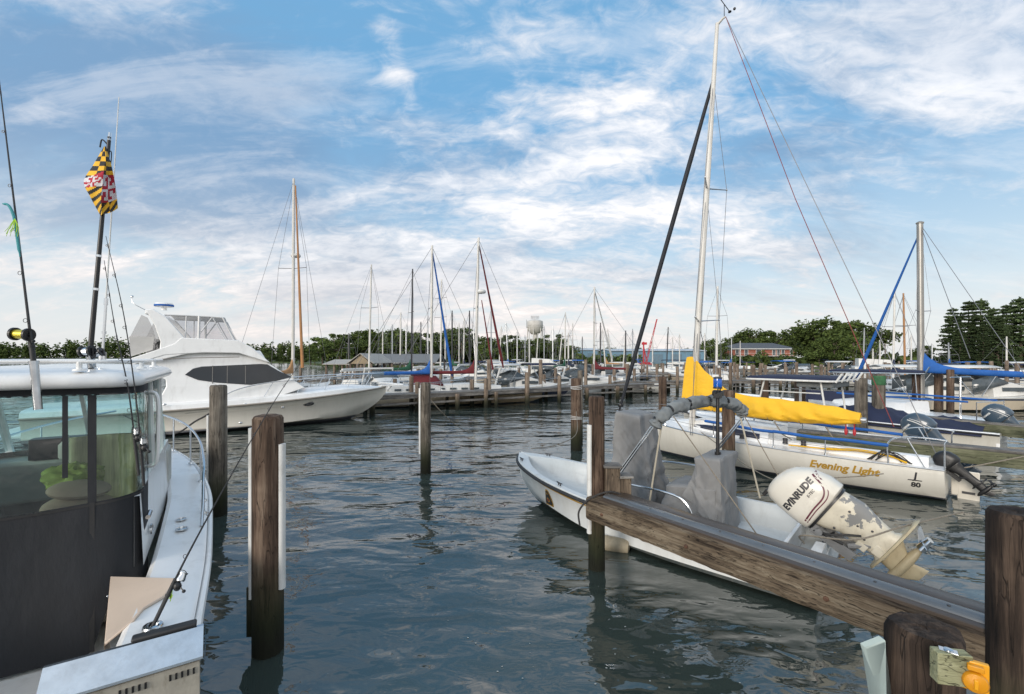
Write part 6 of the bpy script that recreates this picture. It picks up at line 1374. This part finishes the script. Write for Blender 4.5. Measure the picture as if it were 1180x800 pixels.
for x, ww in ((-9.4, 1.0), (-6.2, 1.1), (-1.8, 1.7), (3.6, .9), (5.2, .9), (6.8, .9), (9.8, .8)):
    for z, hh in ((3.95, 2.0), (1.25, 2.1)):
        f = MB(); f.box((x, -.03, z), (ww+.25, .10, hh+.2)); fo_ = f.build('window', M['pvc'], bb); g = MB(); g.box((x, -.07, z), (ww, .06, hh)); g.build('pane', M['windows'], fo_)
for px, top, wdt in ((878, 403, 2.4), (862, 409, 1.6), (905, 408, 3.2)):
    b = MB(); q = random.Random(int(px)); p = G(px, 152, 0); zt = A(px, top, 152).z-.9
    leaves(b, (0, 0, zt*.5), (wdt, 1.2, zt*.5), 420, .30, q); o = b.build('shrub', LEAF); o.location = (p.x, p.y, .9); tag(o, {878: 'tall rounded shrub against the front of the brick building', 862: 'low shrub left of the tall one at the brick building', 905: 'wide shrub under the balcony at the right end of the brick building'}[px], 'shrub')
def boathouse(label, px0, px1, Y, zr, ze, depth, roofm, gable=False):
    x0, x1 = (px0-CX)*Y/F, (px1-CX)*Y/F; w = x1-x0; t = thing('boathouse', label, 'boathouse', ((x0+x1)/2, Y, 0))
    b = MB()
    if gable:
        for s in (-1, 1): b.plate([(s*(w/2+.3), -.3, ze), (0, -.3, zr), (0, depth+.3, zr), (s*(w/2+.3), depth+.3, ze)], (0, 0, .08))
    else:
        for s in (0, 1): b.plate([(-w/2-.3, -.3 if not s else depth+.3, ze), (w/2+.3, -.3 if not s else depth+.3, ze), (w/2+.3, depth/2, zr), (-w/2-.3, depth/2, zr)], (0, 0, .08))
    b.build('roof', roofm, t)
    if gable: b = MB(); b.plate([(-w/2, -.1, ze), (w/2, -.1, ze), (0, -.1, zr-.05)], (0, .1, 0)); b.build('gable', paint('tan_boards', (.30, .24, .16), .8, var=.15, scale=3), t)
    n = max(3, int(w/2.4))
    for k in range(n+1):
        for y in (0, depth): b = MB(); b.tube([(-w/2+w*k/n, y, -1), (-w/2+w*k/n, y, ze)], .13, 8); b.build('post', M['pil_far'], t)
    b = MB(); b.box((0, 0, 1.0), (w, .9, .15)); b.box((0, depth, 1.0), (w, .9, .15)); b.build('deck', M['deckw'], t)
    return t
GREYROOF = paint('grey_shingles', (.16, .165, .17), .85, var=.15, scale=3); TANROOF = paint('bleached_roof', (.36, .34, .31), .8, var=.12, scale=2)
boathouse('small open boathouse with a tan gable left of the dark mast', 404, 428, 46, 3.35, 2.35, 7, TANROOF, True)
boathouse('low lean-to roof on posts at the left end of the open boathouses', 376, 404, 47, 2.7, 2.25, 6, TANROOF)
boathouse('long open boathouse with a grey shingle roof behind the blue covered sloop', 428, 500, 58, 3.4, 2.3, 9, GREYROOF)
# ---- red crane
rc = thing('yard_crane', 'dark red boatyard crane with a raised lattice boom', 'crane', G(743, 95, .85))
b = MB(); b.box((0, 0, .9), (2.6, 2.2, .5)); b.build('base', M['red'], rc)
b = MB(); b.tube([(-.25, 0, 1), (-.25, 0, A(742, 394, 95).z-.85)], .16, 8); b.tube([(.45, 0, 1), (-.25, 0, 4.5)], .12, 6); b.box((-.1, 0, A(742, 396, 95).z-.85), (1.0, .4, .5)); b.build('post', M['red'], rc)
b = MB(); p0 = Vector((.3, 0, 1.1)); p1_ = A(757, 368, 95)-Vector(rc.location)
for dx in (-.16, .16): b.tube([p0+Vector((dx, 0, 0)), p1_+Vector((dx*.4, 0, 0))], .07, 5)
for k in range(12): b.tube([p0.lerp(p1_, k/12)+Vector((.16*(-1)**k, 0, 0)), p0.lerp(p1_, (k+1)/12)+Vector((-.14*(-1)**k, 0, 0))], .04, 4)
b.build('boom', M['red'], rc)
for px, top in ((1010.5, 396), (1020, 393)):
    t = thing('utility_pole', {1010.5: 'utility pole between the leafy trees and the bare mast, left one', 1020: 'utility pole between the leafy trees and the bare mast, taller one'}[px], 'utility pole', G(px, 140, .9)); zt = A(px, top, 140).z-.9
    b = MB(); b.tube([(0, 0, -.5), (0, 0, zt)], [.2, .14], 8); b.build('shaft', M['pil_far'], t); b = MB(); b.box((0, 0, zt-.6), (2.2, .12, .14)); b.box((0, 0, zt-1.5), (1.6, .12, .14)); b.build('crossarm', M['pil_far'], t)
# ================================================================ far piers with their pilings
def pier(label, a, b_, deck, width, step, seed, tall=(2.0, 2.6), share=.55):
    a = Vector((*a, 0)); b_ = Vector((*b_, 0)); d = (b_-a).normalized(); L = (b_-a).length; q = random.Random(seed)
    t = thing('pier', label, 'pier', a, math.atan2(d.y, d.x)); m = MB(); m.box((L/2, 0, deck-.03), (L, width, .06)); m.build('deck', M['deckw'], t)
    m = MB(); m.box((L/2, -width/2+.06, deck-.15), (L, .08, .18)); m.box((L/2, width/2-.06, deck-.15), (L, .08, .18)); m.box((L/2, -width/2-.01, deck-.50), (L, .07, .11)); m.build('stringer', M['deckw'], t)
    x = .3; i = 0
    while x < L:
        for s in (-1, 1):
            zt = q.uniform(*tall) if q.random() < share else deck-.12
            mb_ = piling_mb(q.uniform(.11, .15), -1.2, zt, seed*100+i, n=10); yy = s*(width/2+.10); mb_.v = [(v[0]+x, v[1]+yy, v[2]) for v in mb_.v]; mb_.build('piling', M['pil_far'], t); i += 1
        x += step*q.uniform(.85, 1.15)
    return t
pier('weathered wooden pier crossing the basin behind the motor cruiser bow', (-7.9, 23.9), (10.6, 35.2), 1.0, 1.3, 2.6, 1, (1.6, 2.4), .12)
pier('wooden pier running right from behind the black furled jib', (8.5, 37.5), (24, 40.5), 1.0, 1.2, 2.4, 2, (1.9, 2.6), .6)
pier('wooden pier behind the yellow boom cover with many tall pilings', (20, 45), (44, 40), 1.0, 1.2, 2.2, 3, (1.8, 2.5), .7)
pier('far wooden pier in front of the boatyard sheds', (6, 54), (46, 62), 1.0, 1.2, 2.6, 4, (1.6, 2.3), .75)
pier('farthest wooden pier below the brick building', (18, 74), (74, 74), 1.1, 1.2, 2.8, 5, (1.6, 2.4), .7)
pier('wooden pier in front of the open boathouses', (-22, 40), (0, 48), 1.0, 1.2, 2.6, 6, (1.7, 2.4), .5)
gl_ = 'weathered mooring piling standing free among the boats of the far docks'
MP = {}
for i, (px, Y, top) in enumerate(((455, 27.5, 437), (474, 26.5, 434), (481, 25, 441), (563.5, 28, 415), (623, 31, 415), (627, 33, 432), (560, 27, 437), (544, 28, 438), (640, 35, 425), (675, 34, 415), (683, 40, 420), (703, 34, 433), (723, 34, 420), (731, 38, 425), (757, 40, 420), (790, 42, 418), (800, 46, 424), (868, 38, 421), (850, 44, 420), (905, 42, 420), (918, 40, 418), (936, 44, 420), (955, 46, 418), (971, 38, 419), (1000, 44, 420), (1020, 40, 418), (1033, 43, 420), (1115, 30, 418), (1128, 36, 417), (1142, 32, 417), (1160, 38, 416), (1172, 30, 419), (598, 38, 424), (610, 42, 420), (655, 44, 424), (521, 34, 424), (508, 36, 426), (440, 40, 430), (410, 38, 428), (398, 39, 430))):
    p = G(px, Y); zt = A(px, top, Y).z; t = thing('mooring_piling', gl_, 'piling', p, 0, 'mooring pilings at the far docks'); piling_mb(.13, -1.2, zt, 700+i, n=10).build('post', M['pil_far'], t)
# ================================================================ far boats
HM = {}
def hullm(key):
    if key not in HM:
        c = {'white': (.62, .61, .57), 'tan': (.50, .40, .27), 'navy': (.015, .02, .05), 'grey': (.33, .36, .38), 'red': (.22, .03, .03), 'green': (.04, .12, .09), 'cream': (.60, .52, .40)}[key]
        HM[key] = banded('far_hull_'+key, [(.08, (.02, .03, .04)), (.62, c), (.72, (.03, .04, .07) if key != 'navy' else (.5, .5, .5)), (9, (.62, .61, .58))], dirt=.2)
    return HM[key]
def far_sloop(label, px, Y, head, L, hull, top, cover=None, jib=None, pxtop=None, group=None, spread=(.6,), jx=None, mastm='alu', mr=.075, dodger=None, radar=False, lod=0):
    """px, Y: mast foot; head: compass-like heading of the bow in degrees, 0 = away from the camera, 90 = to the right"""
    d = Vector((math.sin(R(head)), math.cos(R(head)), 0)); m = G(px, Y); o = m-d*L*.56
    t = thing('sailboat', label, 'sailboat', o, math.atan2(d.y, d.x), group); B = L*.155
    st = stations([(0, B*.72, .82, B*.5, .06, 0), (L*.4, B, .80, B*.72, .04, -.3), (L*.65, B*.85, .88, B*.5, .04, -.3), (L*.87, B*.4, 1.02, B*.18, .08, -.1), (L, .02, 1.12, .01, .4, .3)], 12 if lod else 18)
    hull_mb(st, True, m=3).build('hull', hullm(hull), t)
    b = MB()
    b.loft([[(r[0], -r[1], r[2]), (r[0], 0, r[2]+.06), (r[0], r[1], r[2])] for r in st]); trunk(b, [(L*.30, B*.62, B*.55, .8, 1.28), (L*.55, B*.6, B*.5, .85, 1.32), (L*.72, B*.3, B*.22, .95, 1.15)]); b.build('deck', M['gel_far'], t)
    if not lod:
        for s in (-1, 1):
            for k in range(4): MB().box((L*(.34+.07*k), s*(B*.62-.02), 1.05), (L*.04, .06, .11)).build('porthole', M['windows'], t)
    f = Vector((L*.56, 0, 1.3)); top_ = local(t, A(pxtop if pxtop else px, top, Y)); mt = lambda u: f.lerp(top_, u)
    b = MB(); b.tube([mt(k/6) for k in range(7)], [mr]*5+[mr*.9, mr*.75], 8); b.build('mast', M[mastm], t)
    b = MB(); c0 = Vector((L*.55, B*.9, .9))
    for s in (-1, 1):
        for u in spread: b.tube([mt(u), mt(u)+Vector((-.1, s*B*.62, .03))], .022, 5)
        e = mt(spread[0])+Vector((-.1, s*B*.62, .03)); b.tube([(L*.53, s*B*.9, .9), e, mt(.97)], .012, 4)
    b.tube([mt(.99), (.05, 0, 1.0)], .012, 4); b.tube([mt(.99), (L*.99, 0, 1.15)], .012, 4); b.build('rigging', M['wire_far'], t)
    if cover:
        b = MB(); g0 = mt(0)+Vector((-.1, 0, .75)); g1 = g0+Vector((-L*.29, 0, -.02)); secs = []
        for i in range(24):
            u = i/23; c = g0.lerp(g1, u); zu = .10+.75*math.exp(-u/.08); secs.append([c+Vector((0, .11*math.cos(a)*(1+.12*math.sin(u*25)), (zu if math.sin(a) > 0 else .12)*math.sin(a))) for a in [2*math.pi*j/10 for j in range(10)]])
        b.loft(secs, True, True); b.build('boom_cover', M[cover], t, ang=75)
    else:
        b = MB(); g0 = mt(0)+Vector((0, 0, .7)); b.tube([g0, g0+Vector((-L*.38, 0, 0))], .06, 6); b.tube([g0+Vector((-.1, 0, .12)), g0+Vector((-L*.36, 0, .1))], .09, 6); b.build('boom', M['gel_far'], t)
    if jib:
        b = MB(); a = Vector((L*.98, 0, 1.2)) if jx is None else local(t, A(jx[0], jx[1], jx[2])); z = mt(.97); b.tube([a.lerp(z, k/14) for k in range(15)], [.04]+[.095-.06*k/14 for k in range(14)], 7); b.build('furled_jib', M[jib], t)
    if dodger:
        b = MB(); b.loft([[(x, -B*.62*(1-2*j/6), 1.25+h*(1-abs(2*j/6-1)**2.5)) for j in range(7)] for x, h in ((L*.16, .66), (L*.25, .70), (L*.31, .55), (L*.35, .1))]); b.build('dodger', M[dodger], t, solid=.03)
    if radar: b = MB(); c = mt(.62)+Vector((.25, 0, 0)); b.lathe([(.28, 0), (.32, .08), (.28, .2), (.1, .25)], 12, c); b.box(c+Vector((-.15, 0, -.02)), (.4, .1, .05)); b.build('radar_dome', M['pvc'], t)
    if not lod:
        b = MB()
        for s in (-1, 1):
            b.tube([(L*.95, s*.1, 1.7), (L*.8, s*B*.5, 1.6), (L*.4, s*B*.97, 1.42), (.1, s*B*.68, 1.45)], .015, 5)
            for x, y, z in ((L*.8, B*.5, .98), (L*.6, B*.86, .86), (L*.4, B*.97, .82), (L*.2, B*.9, .82), (.1, B*.68, .82)): b.tube([(x, s*y, z), (x, s*y, z+.62)], .014, 5)
        b.build('guard_rail', M['steel'], t)
    return t
# two sided list: the ones that can be told apart, each with its own label
far_sloop('sailboat behind the motor cruiser with a radar mast and a tan wooden spar beside it', 337.5, 30, 8, 10.5, 'white', 206, 'canvas_tan', None, 338.5, None, (.56,), mastm='mast_white', mr=.10, radar=True)
t = [o for o in bpy.data.objects if o.get('label', '').startswith('sailboat behind the motor cruiser')][0]
b = MB(); b.tube([local(t, A(340.5, 214, 29.6)).lerp(local(t, A(348.5, 424, 29.0)), k/10) for k in range(11)], [.045+.05*k/10 for k in range(11)], 8); b.build('wooden_spar', M['wood_spar'], t)
far_sloop('grey hulled sailboat with a dark bare mast just right of the cruiser bow', 425, 36, 20, 8.5, 'grey', 305, None, None, 428, None, (.62,), mastm='mast_white')
far_sloop('sailboat with a thin dark mast left of the blue jib', 474, 38, 60, 8.0, 'white', 310, 'canvas_green', None, 475.5, None, (.6,), mastm='char')
far_sloop('cream hulled sailboat with blue boom cover and blue furled jib', 497, 28.5, 72, 9.6, 'cream', 283, 'canvas_blue', 'canvas_blue', 498, None, (.55,), jx=(521, 434, 29.5), mastm='mast_white', mr=.085)
far_sloop('sailboat with a pale mast close behind the blue furled jib', 507.5, 44, 40, 9.0, 'white', 322, None, None, 509, None, (.6, .8), mastm='mast_white')
far_sloop('tan hulled sailboat with dark red sail covers, red jib and a radar on its mast', 548, 29.5, 78, 10.2, 'tan', 274, 'canvas_red', 'canvas_red', 551.5, None, (.52,), jx=(580, 424, 31), mastm='mast_white', mr=.095, dodger='canvas_red', radar=True)
t = [o for o in bpy.data.objects if o.get('label', '').startswith('tan hulled sailboat')][0]
b = MB(); b.tube([local(t, A(555, 346, 29.6)).lerp(local(t, A(568, 426, 30.3)), k/10) for k in range(11)], [.03+.04*k/10 for k in range(11)], 7); b.build('furled_staysail', M['canvas_red'], t)
far_sloop('two masted looking sailboat with a dark red boom cover right of the water tower', 684.5, 40, -70, 10.0, 'white', 331, 'canvas_red', 'gel_far', 685, None, (.35, .6), jx=(706, 416, 43), mastm='mast_white', mr=.09)
far_sloop('sailboat with a bare white mast and slanting stay right of the water tower', 651, 52, 30, 9.5, 'white', 360, 'canvas_green', None, 651.5, None, (.6,), mastm='mast_white')
far_sloop('white masted sailboat showing right beside the tall silver mast', 825.5, 46, 20, 9.5, 'white', 330, None, None, 827, None, (.66,), mastm='mast_white', mr=.12)
far_sloop('sailboat with two tone slender mast left of the grey mast, nearer one', 1029, 34, 15, 8.5, 'white', 336, 'canvas_navy', None, 1031, None, (.6,), mastm='mast_white')
far_sloop('sailboat with a thin brown mast left of the grey mast', 1043, 36, 10, 8.0, 'white', 338, None, None, 1041, None, (.62,), mastm='wood_spar')
far_sloop('small sailboat whose pole mast shows against the leafy clump', 995, 66, 30, 8, 'white', 378, None, None, 996, None, (.6,), lod=1)
far_sloop('small sailboat whose thin mast shows against the conifers', 1094, 48, 40, 7.5, 'white', 395, 'canvas_blue', None, 1093, None, (.6,), lod=1)
gs = 'bare masted sailboat crowded in the far docks'
for i, (px, top, Y, lean) in enumerate(((461, 360, 62, 1), (468, 372, 70, 0), (493, 366, 64, 0), (521, 358, 60, 0), (534, 367, 66, 1), (541, 358, 58, 0), (586, 372, 66, -3), (566, 354, 56, 0), (596, 380, 74, 0), (637, 376, 70, 0), (644, 383, 80, 4), (655, 383, 60, 0), (671, 388, 85, 0), (698, 380, 72, -4), (706, 379, 78, -6), (718, 384, 82, 3), (721, 381, 66, 0), (735, 391, 90, 0), (775, 388, 84, 0), (783, 385, 80, 0), (843, 390, 86, 0), (853, 393, 90, 0), (485, 371, 72, 0), (513, 372, 80, 0), (529, 372, 84, 0), (575, 376, 78, 3), (548, 370, 76, -3), (605, 386, 88, 0), (1006, 402, 70, 0), (1074, 396, 60, 0), (441, 378, 74, 0), (452, 374, 68, 0), (618, 384, 84, 2), (660, 372, 88, 0), (692, 372, 62, 0), (610, 379, 70, 0), (627, 376, 80, 0), (729, 379, 74, 0), (752, 386, 82, 0), (768, 377, 70, 2), (812, 384, 78, 0), (1014, 392, 60, 0), (1050, 386, 66, 0), (1160, 388, 62, 0), (402, 384, 60, 0))):
    q = random.Random(i); far_sloop(gs, px, Y, q.uniform(-80, 80), q.uniform(7.5, 9.5), q.choice(['white', 'white', 'cream', 'navy', 'grey']), top, q.choice([None, None, 'canvas_blue', 'canvas_navy', 'canvas_green', 'canvas_tan']), None, px+lean, 'bare masted sailboats in the far docks', (.6,), mastm=q.choice(['alu', 'mast_white', 'mast_white', 'char']), mr=.10, lod=1)
def far_motor(label, px, Y, head, L, hull='white', cabin=True, topc=None, group=None, arch=False, fly=False):
    d = Vector((math.sin(R(head)), math.cos(R(head)), 0)); m = G(px, Y); o = m-d*L*.5; t = thing('motorboat', label, 'motorboat', o, math.atan2(d.y, d.x), group); B = L*.165
    st = stations([(0, B*.95, .70, B*.85, .08, -.3), (L*.5, B, .78, B*.82, .1, -.3), (L*.75, B*.8, .92, B*.5, .2, -.3), (L*.92, B*.35, 1.05, B*.12, .4, 0), (L, .02, 1.12, .01, .7, .5)], 14); hull_mb(st, m=3).build('hull', hullm(hull), t)
    b = MB(); b.loft([[(r[0], -r[1], r[2]), (r[0], -max(r[1]-.15, 0), r[2]+.03), (r[0], 0, r[2]+.05), (r[0], max(r[1]-.15, 0), r[2]+.03), (r[0], r[1], r[2])] for r in st]); b.build('deck', M['gel_far'], t)
    if cabin:
        b = MB(); trunk(b, [(L*.42, B*.75, B*.68, .8, 1.55), (L*.55, B*.75, B*.66, .85, 1.60), (L*.72, B*.5, B*.45, .95, 1.25), (L*.85, B*.2, B*.15, 1.0, 1.08)]); b.build('cabin', M['gel_far'], t)
        b = MB(); b.loft([[(L*.52, B*.70*s, 1.60), (L*.42, B*.62*s, 2.05)] for s in (-1, -.5, 0, .5, 1)]); 
        for s in (-1, 1): b.add([(L*.52, s*B*.72, 1.55), (L*.42, s*B*.66, 2.05), (L*.28, s*B*.74, 1.7), (L*.28, s*B*.78, 1.0)], [(0, 1, 2, 3)]); b.box((L*.56, s*B*.72, 1.22), (L*.16, .04, .2))
        b.build('windshield', M['windows'], t, solid=.02)
    if topc:
        b = MB(); b.loft([[(x, -B*.8*(1-2*j/6), 2.42+.12*(1-(j/3-1)**2)) for j in range(7)] for x in (L*.12, L*.3, L*.47)]); b.build('bimini_top', M[topc], t, solid=.05)
        b = MB()
        for s in (-1, 1):
            for x0, x1 in ((L*.13, L*.27), (L*.46, L*.32)): b.tube([(x0, s*B*.8, 2.42), (x1, s*B*.9, .85)], .025, 5)
        b.build('top_frame', M['steel'], t)
    if arch:
        b = MB(); b.tube([(L*.2, -B*.9, .8), (L*.26, -B*.8, 2.2), (L*.26, B*.8, 2.2), (L*.2, B*.9, .8)], .08, 6); b.build('arch', M['gel_far'], t)
    if fly:
        b = MB(); b.loft([[(L*.2, -B*.7, 2.0), (L*.2, -B*.62, 2.9), (L*.2, B*.62, 2.9), (L*.2, B*.7, 2.0)], [(L*.5, -B*.65, 2.0), (L*.44, -B*.5, 2.75), (L*.44, B*.5, 2.75), (L*.5, B*.65, 2.0)]], False, True); b.build('flybridge', M['gel_far'], t)
        b = MB(); b.box((L*.35, 0, 1.4), (L*.36, B*1.4, 1.3)); b.build('saloon', M['gel_far'], t, .05)
        for s in (-1, 1): MB().box((L*.35, s*B*.71, 1.6), (L*.3, .03, .45)).build('window', M['windows'], t)
    b = MB(); b.tube([(L*.97, 0, 1.55), (L*.85, B*.5, 1.5), (L*.6, B*.9, 1.3)], .018, 5); b.tube([(L*.97, 0, 1.55), (L*.85, -B*.5, 1.5), (L*.6, -B*.9, 1.3)], .018, 5); b.build('guard_rail', M['steel'], t)
    return t
far_motor('white sport boat with dark windshield moored right behind the cruiser bow', 444, 31, 150, 7.5, 'white', True, None, None, True)
far_motor('black hulled motorboat with a white frame behind the middle of the pier', 600, 33, 75, 7.5, 'navy', True, 'gel_far', None, True)
far_motor('white motorboat under a navy bimini left of the rope wrapped piling', 637, 36, 60, 7.0, 'white', True, 'canvas_navy')
far_motor('grey hulled motorboat at the pier behind the rope wrapped piling', 672, 38, 80, 7.8, 'grey', True, None, None, True)
far_motor('white flybridge boat in front of the long blue shed', 640, 62, 100, 10.5, 'white', True, None, None, False, True)
far_motor('white cabin boat left of the black furled jib', 705, 47, 60, 8.0, 'white', True, None)
far_motor('white cabin boat with a bright blue cover below the brick building', 913, 66, 80, 7.5, 'white', True, 'canvas_blue')
far_motor('large white flybridge boat right of the leafy clump', 1034, 46, 120, 11, 'white', True, None, None, True, True)
far_motor('white boat with a pale top seen over the covered boat', 1075, 27, 110, 7.5, 'white', True, 'gel_far')
far_motor('low white boat behind the navy mooring cover on the right', 1140, 26, 95, 8.0, 'cream', True, 'gel_far')
far_motor('white boat with a blue top under the boom cover on the right', 1095, 36, 70, 7.5, 'white', True, 'canvas_navy', None)
q = random.Random(77)
for i, (px, Y) in enumerate([(q.uniform(590, 1010), q.uniform(52, 100)) for _ in range(34)]+[(q.uniform(430, 600), q.uniform(50, 85)) for _ in range(12)]+[(q.uniform(1040, 1180), q.uniform(44, 70)) for _ in range(8)]):
    far_motor('small white motorboat crowded among the pilings of the far docks', px, Y, q.uniform(0, 360), q.uniform(5.5, 8), q.choice(['white', 'white', 'white', 'cream', 'grey', 'navy']), q.random() < .8, q.choice([None, None, 'canvas_navy', 'gel_far', 'canvas_blue']), 'small motorboats crowded in the far docks')
